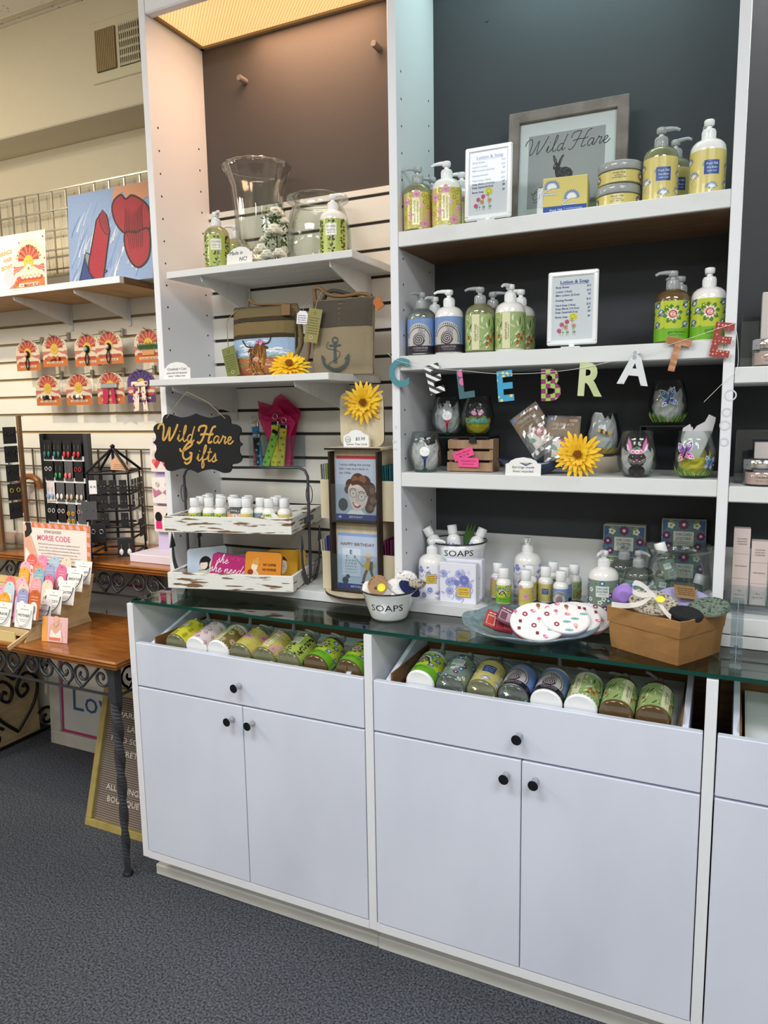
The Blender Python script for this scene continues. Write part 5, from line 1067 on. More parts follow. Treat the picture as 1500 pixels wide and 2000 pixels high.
for s_ in (-1, 1):
    b = MB(); arm = cat([(-.088, .118), (-.086, .07), (-.062, .022), (-.02, -.012), (0, -.018), (.02, -.012), (.062, .022), (.086, .07), (.088, .118)], 5); wd = lambda k: .007+.012*(1-abs(k/(len(arm)-1)*2-1))
    up, lo = [], []
    for k, (y, z) in enumerate(arm):
        a0, a1 = arm[max(k-1, 0)], arm[min(k+1, len(arm)-1)]; dy, dz = a1[0]-a0[0], a1[1]-a0[1]; L = math.hypot(dy, dz); up.append((y-dz/L*wd(k), z+dy/L*wd(k))); lo.append((y+dz/L*wd(k)*.4, z-dy/L*wd(k)*.4))
    for k in range(len(arm)-1):
        q = [up[k], up[k+1], lo[k+1], lo[k]]; xx = s_*(X+.004); vs = [(xx-.0015, y, z) for y, z in q]+[(xx+.0015, y, z) for y, z in q]; b.add(vs, [(0, 1, 2, 3), (7, 6, 5, 4), (0, 4, 5, 1), (3, 2, 6, 7)], 'iron')
    for e in (-1, 1):
        q = [(e*.088-.017, .112), (e*.088+.017, .112), (e*.088, .158)]; xx = s_*(X+.004); vs = [(xx-.0015, y, z) for y, z in q]+[(xx+.0015, y, z) for y, z in q]; b.add(vs, [(0, 1, 2), (5, 4, 3), (0, 3, 4, 1), (1, 4, 5, 2), (2, 5, 3, 0)], 'iron')
    for yy in (-.03, .03): b.lathe([(.004, 0), (.003, .002)], 'black_matte', 8, tf=TR((s_*(X+.0055), yy, .014)) @ RY(pi/2*s_))
    b.build('anchor', t)
ds = [D_gardeners, D_gardeners, D_aloe, D_lemon_back, D_lav, D_aloe, D_cucumber, D_cucumber, D_ocean, D_orchid, D_milk]
MT = Matrix.Translation(TS) @ RZ(RS); taken = []
pos = [(310+x/4.286, 940+y/4.286) for x, y in ((210, 160), (268, 145), (320, 133), (405, 170), (497, 153), (570, 172), (640, 158), (885, 155), (813, 138), (938, 138), (1055, 138), (1172, 140), (385, 148), (460, 128), (565, 133), (690, 137), (748, 117), (990, 120), (365, 120), (412, 105), (508, 107), (628, 111))]
words = ('leftmost of the front row', 'second of the front row from the left', 'third from the left, set back', 'green-flower label, front row left', 'yellow label, left of centre', 'white label at front centre', 'next right of front centre', 'bright green label at front right', 'shell label right of centre', 'black leaf label behind the bright green one', 'blue label near the right end', 'rightmost, grey label',
         'second row, above the green-flower one', 'second row left of centre', 'second row centre', 'second row right of centre', 'back row right of centre', 'back row near the right end', 'back row, leftmost', 'back row, second from left', 'back row, third from left', 'back row centre')
ZM = DK+.1725
for i, (px, py) in enumerate(pos):
    p = at(px, py, z=ZM+.093); l = MT.inverted() @ V((p.x, p.y, ZM)); lx = max(-.164, min(.164, l.x)); ly = max(-.113, min(.113, l.y))
    for _ in range(80):
        mv = False
        for (qx, qy) in taken:
            d = math.hypot(lx-qx, ly-qy)
            if d < .0400: ux, uy = ((lx-qx)/d, (ly-qy)/d) if d > 1e-4 else (0, 1); lx += ux*(.0402-d)*.5; ly += uy*(.0402-d)*.5+.0002; mv = True
        lx = max(-.164, min(.164, lx)); ly = max(-.113, min(.113, ly))
        if not mv: break
    taken.append((lx, ly)); q = MT @ V((lx, ly, 0)); D = (D_gardeners, D_mosaic, D_orchid, D_gardeners, D_lemon_back, D_milk, D_pinkv, D_cucumber, D_ocean, D_cucumber, D_lav, D_milk)[i % 12]
    mini((q.x, q.y, ZM), D, 'soap_clear' if i in (4, 6) else 'lotion', 'small lotion bottle in the upper white tray, '+words[i], face(q.x, q.y)*.7, group='mini lotion bottles in the upper tray')
b = MB(); b.prism([(.024*cos(a*pi/8)*1.2, .0+.022*sin(a*pi/8)) for a in range(9)][::-1], 0, .003, 'art', 'e9e7e2'); q = MT @ V((.125, -.128, 0)); A = Art(); A.text('mini', 0, .004, .006, '44444c', 1, sl=.2); b.art(A); one('price_card', b, 'small white rounded card at the front right of the upper white tray', 'card', (q.x, q.y, ZM+.033), RS)
b = MB(); b.box(-.004, .004, 0, .004, 0, .034, 'art', 'e9e7e2')
# pouches in the lower tray
def pouch(lx, ly, z, w_, h, base, fn, label, rz=0, rx=-.3, ry=0, edge=None):
    q = MT @ V((lx, ly, 0)); t = thing('zip_pouch', label, 'pouch', (q.x, q.y, DK+z), 0, 'zip pouches in the lower tray', rot=(rx, ry, RS+rz)); b = MB(); P = rrect(w_, h, .010); b.prism(P[::-1], 0, .009, 'art_cloth', base, ec=edge or base); A = Art(); fn(A); b.art(A, 'art_cloth'); b.build('pouch', t)
    b = MB(); b.box(-w_*.42, w_*.42, .002, .007, h-.0005, h+.0025, 'groove_dark'); b.build('zip', t)
def F_girl(A):
    A.ell(-.005, .050, .020, .021, '16161c', 1, 18); A.ell(-.010, .045, .013, .014, 'ead9c8', 2, 14); A.poly([(-.024, .052), (.006, .052), (.004, .060), (-.012, .066), (-.022, .060)], '16161c', 3)
    A.line([(-.016, .044), (-.012, .043)], .001, '2a2a2a', 4); A.ell(.022, .040, .015, .020, 'd9d2b4', 1, 14); A.poly([(-.045, .010), (-.030, .028), (.010, .024), (.035, .028), (.045, .008)], 'cfc9a8', 2); A.line(cat([(-.030, .028), (-.010, .030), (.012, .025)], 4), .001, '6a6450', 4); A.ell(.012, .033, .003, c='ead9c8', ly=4, n=8)
def F_need(A):
    script(A, 'she', -.03, .064, .012, 'f3dfe8', 1, .17, .2); script(A, 'she needed', -.002, .036, .0125, 'f3dfe8', 1, .17, .2); script(A, 'a hare', 0, .008, .013, 'f3dfe8', 1, .17, .2)
    for k in range(5): A.line(cat([(-.045+.02*k, .085), (-.04+.02*k, .078), (-.034+.02*k, .085)], 3), .001, 'd77aa6', 1)
def F_coffee(A):
    A.text('NO COFFEE', .020, .056, .0072, '2c1a14', 2, w_=.040, bold=.02); A.text('NO WORKEE', .020, .042, .0072, '2c1a14', 2, w_=.042, bold=.02)
    A.ell(-.026, .052, .010, .012, 'f0dcc2', 2, 14); A.poly([(-.040, .008), (-.034, .036), (-.022, .044), (-.012, .034), (-.008, .008)], 'e8d6b8', 2); A.ell(-.022, .066, .012, .008, 'd9a04a', 3, 12); A.ell(-.018, .074, .006, c='d9a04a', ly=3, n=10); A.poly([(-.030, .066), (-.014, .068), (-.012, .050), (-.017, .056)], 'd9a04a', 4); A.ell(-.038, .036, .009, .008, '8a3a22', 4, 12); A.line(cat([(-.004, .014), (.008, .012), (.016, .016)], 3), .003, '8a4a22', 2); A.poly([(-.036, .008), (-.030, .022), (-.014, .022), (-.010, .008)], 'e6c24a', 3)
def F_face(A): A.ell(-.004, .045, .018, .024, 'f0e2cc', 1, 14); A.poly([(-.022, .045), (-.018, .07), (.004, .074), (.016, .06), (.010, .062), (-.006, .064)], '3a2a22', 2); A.line([(-.010, .045), (-.006, .046)], .001, '222222', 3); A.line([(.002, .045), (.006, .046)], .001, '222222', 3)
pouch(-.105, -.070, .012, .132, .098, 'b9c8d8', F_girl, 'pale blue zip pouch with a dark-haired girl and dog in the lower white tray', ry=-.12)
pouch(-.025, -.100, .002, .128, .092, 'b22a6e', F_need, 'magenta zip pouch with white script lettering in the lower white tray', ry=.10)
pouch(.085, -.108, .010, .112, .096, 'd98a2c', F_coffee, 'orange zip pouch reading NO COFFEE NO WORKEE in the lower white tray', ry=.03, rx=-.2)
pouch(.128, -.055, .010, .090, .094, 'd6a02c', F_face, 'mustard zip pouch with a face drawing behind the orange pouch', ry=.04, rx=-.2, rz=.25)
pouch(.148, -.025, .010, .080, .090, 'c89a34', lambda A: None, 'dark-edged mustard zip pouch rearmost behind the orange one', ry=.05, rx=-.2, rz=.3, edge='2a2420')
# ------------------------------------------------------------------ greeting card spinner
RK = (.660, .262, DK); t = thing('greeting_card_rack', 'plywood rotating greeting card rack on a round base beside the middle upright', 'card rack', RK, .0)
b = MB(); b.lathe([(.118, 0), (.118, .006)], 'burnt_edge', 48); b.lathe([(.1175, .006), (.1175, .0068)], 'plywood_pale', 48); b.build('turntable', t)
b = MB(); fy = -.045
b.box(-.070, .070, fy, .045, .008, .405, 'plywood_pale'); b.box(-.076, -.0705, fy-.026, fy+.002, .008, .400, 'burnt_edge'); b.box(.0705, .076, fy-.026, fy+.002, .008, .400, 'burnt_edge'); b.box(-.086, .086, fy-.028, .05, .405, .411, 'plywood_pale'); b.box(-.086, .086, fy-.0285, fy-.028, .4045, .4105, 'burnt_edge')
for z in (.008, .204): b.box(-.070, .070, fy-.026, fy, z, z+.004, 'burnt_edge')
b.build('column', t)
b = MB(); P = rrect(.135, .150, .022); b.prism(P[::-1], 0, .004, 'plywood_pale', edge='burnt_edge', tf=TR((0, -.010, .411))); b.build('header_board', t)
for z in (.010, .206):
    b = MB(); b.box(-.069, .069, fy-.0258, fy-.0238, z, z+.105, 'acrylic'); b.build('acrylic_front', t)
for s_ in (-1, 1):
    for z in (.005, .210):
        b = MB(); b.box(s_*.097-.021, s_*.097+.021, -.044, -.040, z, z+.110, 'plywood_pale'); b.box(s_*.097-.021, s_*.097+.021, .036, .040, z, z+.110, 'plywood_pale'); b.box(s_*.097-.021, s_*.097+.021, -.040, .036, z, z+.004, 'plywood_pale'); b.build('side_pocket', t)
def F_bday1(A):
    A.rect(-.0625, .0, .0625, .168, 'a9b3c2', 0); A.rect(-.0625, 0, .0625, .016, '27357a', 3)
    for k, s in enumerate(('I enjoy telling the young', 'folk I was born back in', 'the 1900s.')): A.text(s, -.052, .150-.0115*k, .0062, '333a44', 2, 'l', w_=(.096, .090, .038)[k])
    hc = '4a2f24'; cx, cy = .006, .066
    for x, y, r in ((.0, .108, .022), (.02, .104, .020), (.036, .088, .018), (.042, .068, .017), (.040, .048, .016), (.036, .034, .014), (-.022, .098, .016), (-.030, .084, .012)): A.ell(cx+x, y, r, c=hc, ly=2, n=14)
    for x, y, r in ((-.008, .112, .010), (.014, .112, .012), (.044, .082, .009), (.046, .056, .009), (.040, .036, .008)): A.ell(cx+x, y, r, c='7a5238', ly=3, n=12)
    A.poly([(-.028, .016), (-.016, .028), (.014, .030), (.030, .016)], 'e8e2de', 3)
    P = cat([(-.028, .066), (-.030, .085), (-.018, .102), (.006, .106), (.026, .096), (.032, .072), (.026, .046), (.010, .030), (-.006, .026), (-.018, .036)], 4, True); A.poly([(cx+x, y) for x, y in P], 'e3c9be', 4)
    A.line(cat([(cx-.020, .100), (cx+.002, .104), (cx+.024, .090), (cx+.034, .070)], 5), .012, hc, 5)
    for x, y in ((-.014, .074), (.012, .066)): A.ell(cx+x, y, .0045, .0025, 'f2f0ee', 5, 8); A.ell(cx+x, y, .0022, c='3a2a22', ly=6, n=8); A.ring(cx+x, y-.001, .0105, .0018, '8f979c', 7, 14); A.line(cat([(cx+x-.010, y+.010), (cx+x, y+.014), (cx+x+.010, y+.009)], 3), .002, '5a3a2c', 6)
    A.line([(cx-.028, .082), (cx-.022, .078)], .003, '8f979c', 7); A.line([(cx+.022, .066), (cx+.030, .068)], .003, '8f979c', 7)
    A.line(cat([(cx-.001, .070), (cx-.004, .056), (cx+.003, .054)], 3), .0015, 'b98a7c', 6); A.poly(cat([(cx-.016, .050), (cx-.004, .044), (cx+.010, .042), (cx+.002, .034), (cx-.010, .037)], 3, True), 'b23a40', 6); A.poly([(cx-.013, .0475), (cx+.006, .042), (cx-.001, .038), (cx-.009, .041)], 'f2ece8', 7); A.ell(-.040, .042, .015, .018, '3a3e44', 2, 16)
    A.text('BIRTHDAY', 0, .0055, .006, 'dfe4f0', 4, w_=.042); A.text('cB', -.050, .005, .006, 'dfe4f0', 4, w_=.010, bold=.03)
def F_bday2(A):
    A.rect(-.0625, 0, .0625, .150, 'b6c4d8', 0); A.rect(-.0625, 0, .0625, .016, '27357a', 3); A.text('HAPPY BIRTHDAY', 0, .124, .0085, '7a5a4a', 2, w_=.106, bold=.02); A.rect(-.048, .036, .010, .116, 'cfd9e6', 1); A.rect(-.048, .0355, .010, .037, '8fa8c8', 2)
    A.text('E', -.020, .100, .012, '2a2a30', 2, bold=.02); A.text('C', -.032, .088, .009, '2a2a30', 2); A.text('B', -.008, .088, .009, '2a2a30', 2)
    for k, (s, h) in enumerate((('A X M L', .0055), ('S V R D', .005), ('H N Z E K R', .004), ('T W M E W A H', .0036), ('F E O P Z T', .003))): A.text(s, -.020, .079-.008*k, h, '3a3a42', 2, w_=.036)
    A.line([(-.004, .088), (.018, .066)], .0014, '2a2a2a', 3); A.poly([(.026, .058), (.044, .058), (.046, .082), (.028, .084)], 'd3a93a', 3); A.poly([(.036, .058), (.048, .058), (.048, .082), (.040, .084)], '5a5a5e', 4); A.line([(.030, .078), (.018, .066)], .006, 'd3a93a', 3)
    A.line([(.030, .058), (.022, .040), (.018, .024)], .008, '7a5a42', 3); A.line([(.042, .058), (.048, .040), (.050, .024)], .008, '7a5a42', 3); A.ell(.034, .090, .007, .008, 'c98a78', 4, 12); A.ell(.034, .096, .015, .0035, 'c9bb92', 5, 14); A.ell(.036, .100, .008, .006, 'c9bb92', 5, 12); A.line([(.046, .080), (.054, .070), (.044, .062)], .005, 'd3a93a', 3); A.ell(.018, .022, .006, .003, '3a3a6a', 4, 8)
    A.ell(-.038, .024, .010, c='3a4448', ly=2, n=14); A.ell(-.030, .036, .007, .006, '55504c', 2, 10); A.text('BIRTHDAY', 0, .0055, .006, 'dfe4f0', 4, w_=.042)
for nm, z, hh, fn, ed, lb in (('greeting_card', .211, .168, F_bday1, 'b8323e', 'birthday greeting card of a smiling woman in cat-eye glasses, upper rack pocket'), ('greeting_card', .014, .150, F_bday2, '7f9fd0', 'happy birthday greeting card with an eye chart and cowboy, lower rack pocket')):
    b = MB(); b.box(-.0625, .0625, -.001, 0, 0, hh, 'art', 'e6e8ec'); b.box(-.0615, .0635, .0012, .003, 0, hh+.008, 'art', ed); A = Art(); fn(A); b.art(A, f=lambda u, v, h: (u, -.001-h, v)); one(nm, b, lb, 'greeting card', (RK[0], RK[1]+fy-.010, DK+z), 0, 'greeting cards in the rack front', rot=(-.035, 0, 0))
ENV = {'8a8d90': 'grey', 'a9a9a6': 'pale grey', 'c9ccc8': 'off-white', '9bc22a': 'lime green', '8fb81f': 'lime green', '86ad22': 'lime green', 'cfc9b0': 'cream', 'b9b59a': 'cream', '6a6ab4': 'blue-violet', '4a4c9c': 'dark violet', '5a5cab': 'blue-violet', '8a88b8': 'pale violet', '44469a': 'dark violet', '1f6a70': 'teal', '2a767c': 'teal', '1a5a62': 'dark teal', '24707a': 'teal', '6a1e4a': 'plum', '7a2858': 'magenta plum', '55183c': 'dark plum'}
for s_, z, cols, w_, nm in ((-1, .214, ('8a8d90', 'a9a9a6', 'c9ccc8', '9bc22a', '8fb81f', '8fb81f', '86ad22'), .0048, 'grey and lime'), (-1, .009, ('cfc9b0', 'b9b59a', '6a6ab4', '4a4c9c', '5a5cab', '8a88b8', '44469a'), .0050, 'cream and blue-violet'), (1, .214, ('1f6a70', '2a767c', '1a5a62', '24707a', '1f6a70', '1a5a62'), .005, 'teal'), (1, .009, ('6a1e4a', '7a2858', '55183c', '7a2858', '6a1e4a', '55183c'), .005, 'plum')):
    for k, c in enumerate(cols):
        if s_ > 0 and k > 3: continue
        b = MB(); b.box(-.0009, .0009, -.038, .034, 0, .148 if c not in ('cfc9b0', 'b9b59a') else .138, 'art', c)
        one('envelope_card', b, '%s envelope %s in the %s %s side pocket of the card rack' % ({'8': 'lime green', '9': 'lime green'}.get(c[0], nm) if 0 else ENV[c], ('outermost', 'second from outside', 'third', 'fourth', 'fifth', 'sixth', 'innermost')[k if s_ < 0 else 6-k], 'upper' if z > .1 else 'lower', 'left' if s_ < 0 else 'right'), 'envelope', (RK[0]+s_*.097+(-.016+w_*k), RK[1], DK+z), 0, nm+' cards in the rack side pocket', rot=(0, .03*(k-3)*(.5 if z > .1 else 1), 0))
p = at(695, 845, y=.222); b = MB(); b.prism([(.038, 0), (.038, .030), (.024, .036), (.014, .044), (0, .047), (-.014, .044), (-.024, .036), (-.038, .030), (-.038, 0)], 0, .012, 'enamel'); A = Art(); A.ring(-.024, .020, .0085, .0008, '33333a', 1, 12); A.text('made', -.024, .020, .0034, '33333a', 1, w_=.013, sl=.2); A.text('in USA', -.024, .015, .0034, '33333a', 1, w_=.013, sl=.2); A.text('$3.99', .012, .018, .009, '33333a', 1, w_=.028, sl=.2); A.text('Lemon Tree Cards', .002, .005, .0058, '33333a', 1, w_=.062, sl=.2); b.art(A)
one('price_block', b, 'white block sign reading $3.99 Lemon Tree Cards on top of the card rack', 'sign', (p.x, .222, DK+.4115), .05)
daisy('yellow artificial daisy fixed on the header board of the greeting card rack', (.675, .236, 1.470), .060, .35, -.05, seed=3)
# ================================================================== COUNTER ITEMS
def bowl(loc, R0, R1, h, label, txt, tz, lh, rz=0, cat_='bowl'):
    t = thing('enamel_bowl', label, cat_, loc, rz, 'white enamel SOAPS bowls'); b = MB(); b.lathe([(.0001, 0), (R0*.92, 0), (R0, .006), (R0+(R1-R0)*.35, h*.4), (R1*.93, h*.88), (R1, h), (R1*.91, h-.001), (R1*.86, h*.85), (R0*.9, .01), (.0001, .006)], 'enamel', 48, cap=False); b.build('bowl', t)
    b = MB(); b.tube([(R1*cos(2*pi*k/48), R1*sin(2*pi*k/48), h) for k in range(48)], .0022, 'enamel_rim', 6, closed=True); b.build('rim', t)
    def prof(v):
        q = [(0, R0*.95), (.006, R0), (h*.4, R0+(R1-R0)*.35), (h*.88, R1*.93), (h, R1)]
        for (a, r), (c, s_) in zip(q, q[1:]):
            if v <= c: return r+(s_-r)*(v-a)/(c-a)
        return R1
    A = Art(); A.text(txt, 0, tz, lh, '17181f', 1, w_=lh*4.9, bold=.0)
    # serifs on the strokes
    for dx in (-.42, .5, .02): pass
    b = MB(); b.art(A, 'art_gloss', lambda u, v, hh: ((prof(v)+hh)*sin(u/prof(v)), -(prof(v)+hh)*cos(u/prof(v)), v)); b.build('lettering', t); return t
bowl((.796, .122, GT), .049, .073, .076, 'white enamel bowl lettered SOAPS with black rim, full of knitted soap lifts on the glass', 'SOAPS', .030, .018, .33)
bowl((.905, .355, DK), .058, .080, .145, 'tall white enamel pot lettered SOAPS with black rim behind the lavender soap boxes', 'SOAPS', .113, .017, .35)
def knit(name, label, loc, rx, ry, rz_, th, m, rot, group='knitted soap lifts in the bowl'):
    b = MB(); n = 28; prof = [(.2, -.9), (.7, -.8), (.95, -.45), (1.03, 0), (.95, .45), (.7, .8), (.2, .9)]; vs = []; fs = []
    for a, z in prof:
        for i in range(n): q = 2*pi*i/n; vs.append((rx*a*cos(q), z*th/2, ry*a*sin(q)))
    k = len(prof); fs = [(j*n+i, j*n+(i+1) % n, j*n+n+(i+1) % n, j*n+n+i) for j in range(k-1) for i in range(n)]+[list(range(n-1, -1, -1)), list(range((k-1)*n, k*n))]
    b.add(vs, fs, m, None, True); return one(name, b, label, 'soap lift', loc, 0, group, rot=rot)
BZ = GT+.078
for px, py, y, z, rx, ry, th, m, rot, lb in ((793, 1131, .165, 0, .030, .024, .02, 'knit_white', (.2, 0, .3), 'speckled white knitted soap lift at the back of the SOAPS bowl'), (782, 1147, .125, 0, .036, .025, .022, 'knit_white', (-.9, .3, .2), 'speckled white knitted soap lift in the middle of the SOAPS bowl'), (800, 1150, .128, 0, .034, .022, .012, 'knit_navy', (-.8, .5, .9), 'navy blue knitted soap lift in the SOAPS bowl'), (722, 1148, .105, 0, .020, .020, .02, 'knit_white', (-.6, 0, .2), 'speckled white knitted soap lift at the left edge of the SOAPS bowl'), (815, 1140, .135, 0, .022, .012, .012, 'knit_grey', (-.3, 0, .5), 'oatmeal knitted soap lift at the right of the SOAPS bowl')):
    p = at(px, py, y=y); knit('soap_lift', lb, (p.x, y, p.z), rx, ry, 0, th, m, rot)
p = at(738, 1143, y=.082); b = MB(); P = [(.027*cos(2*pi*k/30), .027*sin(2*pi*k/30)) for k in range(30)]; b.prism(P[::-1], 0, .0015, 'art', '9a744c'); A = Art(); A.arc('SOAP LIFT', 0, 0, .0205, 160, 20, .0055, '3a2a1c', 1); A.rect(-.010, -.010, -.003, -.003, '3a2a1c', 1); A.arc('knitted', 0, 0, .012, 140, 40, .003, '3a2a1c', 1); A.ell(.008, -.008, .0105, c='e6df22', ly=2, n=18); A.arc('soap', .008, -.008, .006, 150, 30, .003, '8a8a20', 3); b.art(A); one('soap_lift_tag', b, 'round brown SOAP LIFT tag with yellow sticker standing in the SOAPS bowl', 'tag', (p.x, .082, p.z), rot=(-.45, -.2, .35))
# items in the tall pot
for dx, dy, ra, rb, lb in ((-.045, -.01, -.5, .1, 'lavender mini bottle leaning left in the tall SOAPS pot'), (-.002, -.015, -.12, .1, 'lavender mini bottle nearly upright in the middle of the tall SOAPS pot'), (.040, -.02, .42, .1, 'lavender mini bottle leaning right with yellow label in the tall SOAPS pot')):
    mini((.905+dx, .355+dy, DK+.098), D_lav, 'lotion', lb, rot=(-rb, ra, .4), group='lavender mini bottles in the tall pot')
b = MB(); [b.add([(x, 0, 0), (x+.010, .002, .04), (x+.014+x*.3, .0, .085), (x-.004, .002, .04)], [(0, 1, 2, 3)], 'leaf') for x in (0, .008, .016)]; one('artificial_leaves', b, 'dark green pointed leaves sticking up in the tall SOAPS pot', 'leaves', (.915, .375, DK+.11))
def F_lavbox(A):
    R = random.Random(3)
    for k in range(9):
        x, y = R.uniform(-.04, .03), R.uniform(.015, .09); A.flower(x, y, .013, 11, 'a3a9d6', '8389c4', 1, .32); p = cat([(x, y), (x+.012, y-.010), (x+.006, max(y-.024, .003))], 4); A.line(p, .0014, '9aa0cc', 1)
    for k in range(14):
        x, y = R.uniform(-.045, .035), R.uniform(.008, .085); A.leaf(x, y, R.uniform(.2, 2.9), .015, .006, R.choice(('c9cde4', 'b2b8dc')), 1)
    A.flower(.018, .064, .016, 13, '6f76b8', '8d93cc', 3, .3); A.flower(-.002, .056, .010, 10, '7a80c0', None, 3, .3); A.rect(-.003, .018, .036, .047, '8d88b8', 5); A.rect(-.0015, .0195, .0345, .0455, 'd9bb4c', 6)
    A.text('Lavender', .016, .037, .005, '7a3f2a', 7, w_=.024, sl=.2); A.text('Chamomile', .016, .030, .005, '7a3f2a', 7, w_=.028, sl=.2); A.text('SHEA BUTTER', .016, .025, .003, '6a4a2a', 7, w_=.026)
pat_box('soap_box', 'white and lavender-blue floral soap box, front one beside the lavender lotion', (.950, .222, DK), .100, .108, .026, F_lavbox, .03, base='e4e4ee', group='lavender floral soap boxes')
pat_box('soap_box', 'white and lavender-blue floral soap box, rear one standing slightly taller behind', (.957, .2515, DK), .100, .114, .026, F_lavbox, .03, base='e0e0ec', group='lavender floral soap boxes')
# cut glass tray
t = MB(); n = 40; vs = []; ring = [(.25, 0), (.90, .0), (1.0, .006), (1.06, .012), (1.0, .0125), (.9, .0075), (.2, .0075)]
for k, (s_, z) in enumerate(ring):
    for i in range(n): a = 2*pi*i/n; rip = 1+.03*cos(a*12) if 1 < k < 5 else 1; vs.append((.150*s_*rip*math.copysign(abs(cos(a))**.7, cos(a)), .090*s_*rip*math.copysign(abs(sin(a))**.7, sin(a)), z))
t.add(vs, [(j*n+i, j*n+(i+1) % n, j*n+n+(i+1) % n, j*n+n+i) for j in range(len(ring)-1) for i in range(n)]+[list(range(n-1, -1, -1)), list(range((len(ring)-1)*n, len(ring)*n))], 'clear_glass', None, False)
for i in range(9):
    for j in range(5): t.lathe([(.007, .0076), (.004, .0079), (.0001, .0079)], 'clear_glass', 6, tf=TR((-.11+.0275*i, -.056+.028*j, 0)), cap=False)
one('cut_glass_tray', t, 'clear cut-glass serving tray carrying the small tester bottles', 'tray', (1.155, .292, DK), .05)
# blue glass plate with eye masks
PC = (1.172, .098, GT); b = MB(); n = 48; vs = []; ring = [(.0001, 0), (.45, 0), (.62, .010), (.85, .026), (1, .036), (.985, .039), (.83, .031), (.6, .014), (.42, .005), (.0001, .004)]
for k, (s_, z) in enumerate(ring):
    for i in range(n): a = 2*pi*i/n; rip = (1+.02*cos(a*8)) if 2 < k < 8 else 1; vs.append((.160*s_*rip*cos(a), .150*s_*rip*sin(a), z+(.003*cos(a*8) if 2 < k < 8 else 0)))
b.add(vs, [(j*n+i, j*n+(i+1) % n, j*n+n+(i+1) % n, j*n+n+i) for j in range(len(ring)-1) for i in range(n)], 'blue_plate', None, True); one('glass_plate', b, 'pale blue wavy glass plate full of candy-print compacts on the counter edge', 'plate', PC)
def F_candy(R_, seed):
    def f(A):
        r = random.Random(seed); pts = scatter(.16, .12, 36, seed, .0185)
        for i, (x, y) in enumerate(pts):
            y -= .06
            if (x/(R_*1.25))**2+(y/R_)**2 > .85: continue
            k = i % 6; a = r.uniform(-.7, .7)
            if k == 0: A.ring(x, y, .0045, .0035, '6a2f2c', 2, 12); A.ring(x, y, .0048, .0016, 'b8506a', 3, 12)
            elif k == 1: A.ell(x, y+.003, .0045, c='d86a9c', ly=2, n=10); A.line([(x, y), (x+.002, y-.009)], .001, 'c9a27a', 2)
            elif k == 2: A.poly([(x-.0045, y), (x+.0045, y), (x+.001, y-.010)], 'c98a5a', 2); A.ell(x, y+.002, .005, c=r.choice(('7fc4b8', 'eab0c4', '8a5a3c')), ly=3, n=10)
            elif k == 3: A.rect(x-.004, y-.003, x+.004, y+.003, '6ab0b0', 2); A.leaf(x+.004, y, 0, .005, .006, '6ab0b0', 2); A.leaf(x-.004, y, pi, .005, .006, '6ab0b0', 2)
            elif k == 4: A.rect(x-.0035, y-.004, x+.0035, y+.004, '7a3030', 2)
            else: A.ell(x, y, .0065, .004, 'e06a9a', 2, 10, a); A.ell(x+.002, y, .003, .002, 'f3c9d6', 3, 8)
    return f
def compact(px, py, y, R_, ec, seed, label, rot, base='ebe6e4'):
    p = at(px, py, y=y); t = thing('candy_print_compact', label, 'compact', (p.x, y, p.z), 0, 'candy print compacts on the glass plate', rot=rot); n = 36; b = MB(); oval = lambda s_: [(R_*1.25*s_*cos(2*pi*i/n), R_*s_*sin(2*pi*i/n)) for i in range(n)]
    prof = [(.90, -.0062), (.98, -.004), (1, 0), (1, .008), (.97, .012), (.9, .013)]; vs = []
    for s_, d in prof: vs += [(x, d, z) for x, z in oval(s_)]
    for j in range(5): b.add(vs[j*n:(j+2)*n], [(i, n+i, n+(i+1) % n, (i+1) % n) for i in range(n)], 'art', ec if j > 1 else base, True)
    b.add(vs[:n], [list(range(n))], 'art', base); b.add(vs[5*n:], [list(range(n-1, -1, -1))], 'art', ec); A = Art(); F_candy(R_, seed)(A); b.art(A, f=lambda u, v, h: (u, -.0062-h, v)); b.build('case', t)
compact(1150, 1206, .135, .042, 'd08a7c', 5, 'candy-print compact with coral back, rearmost on the blue plate', (-.95, .1, .5)); compact(1128, 1205, .105, .043, '2f8fb8', 4, 'candy-print compact with blue edge on the blue plate', (-.95, .1, .42)); compact(1104, 1208, .077, .045, 'a59ac4', 3, 'candy-print compact with lilac edge on the blue plate', (-.95, .05, .35)); compact(1052, 1215, .052, .052, 'b02a5c', 2, 'large white candy-print compact with magenta edge, frontmost on the blue plate', (-.85, .0, .3))
for px, py, c, c2, ra, lb in ((965, 1211, 'b8453a', 'd9a49a', .35, 'orange-red packet at the left of the blue plate'), (990, 1203, '7a4a5c', 'c9a8b4', .45, 'mauve packet behind the orange-red one on the blue plate'), (985, 1218, '8a2430', 'a84a50', .2, 'dark red packet under the front compact on the blue plate')):
    p = at(px, py, y=.10); b = MB(); b.box(-.022, .022, -.002, .002, -.024, .024, 'art', c); A = Art(); A.rect(-.018, -.018, .018, .010, c2, 1); A.rect(-.016, -.016, .0, .006, c, 2); A.scr(-.016, .018, .014, .005, 'e9d9d4', 1); b.art(A, f=lambda u, v, h: (u, -.002-h, v)); one('foil_packet', b, lb, 'packet', (p.x, .10, p.z), rot=(-.9, ra, .3), group='small packets on the glass plate')
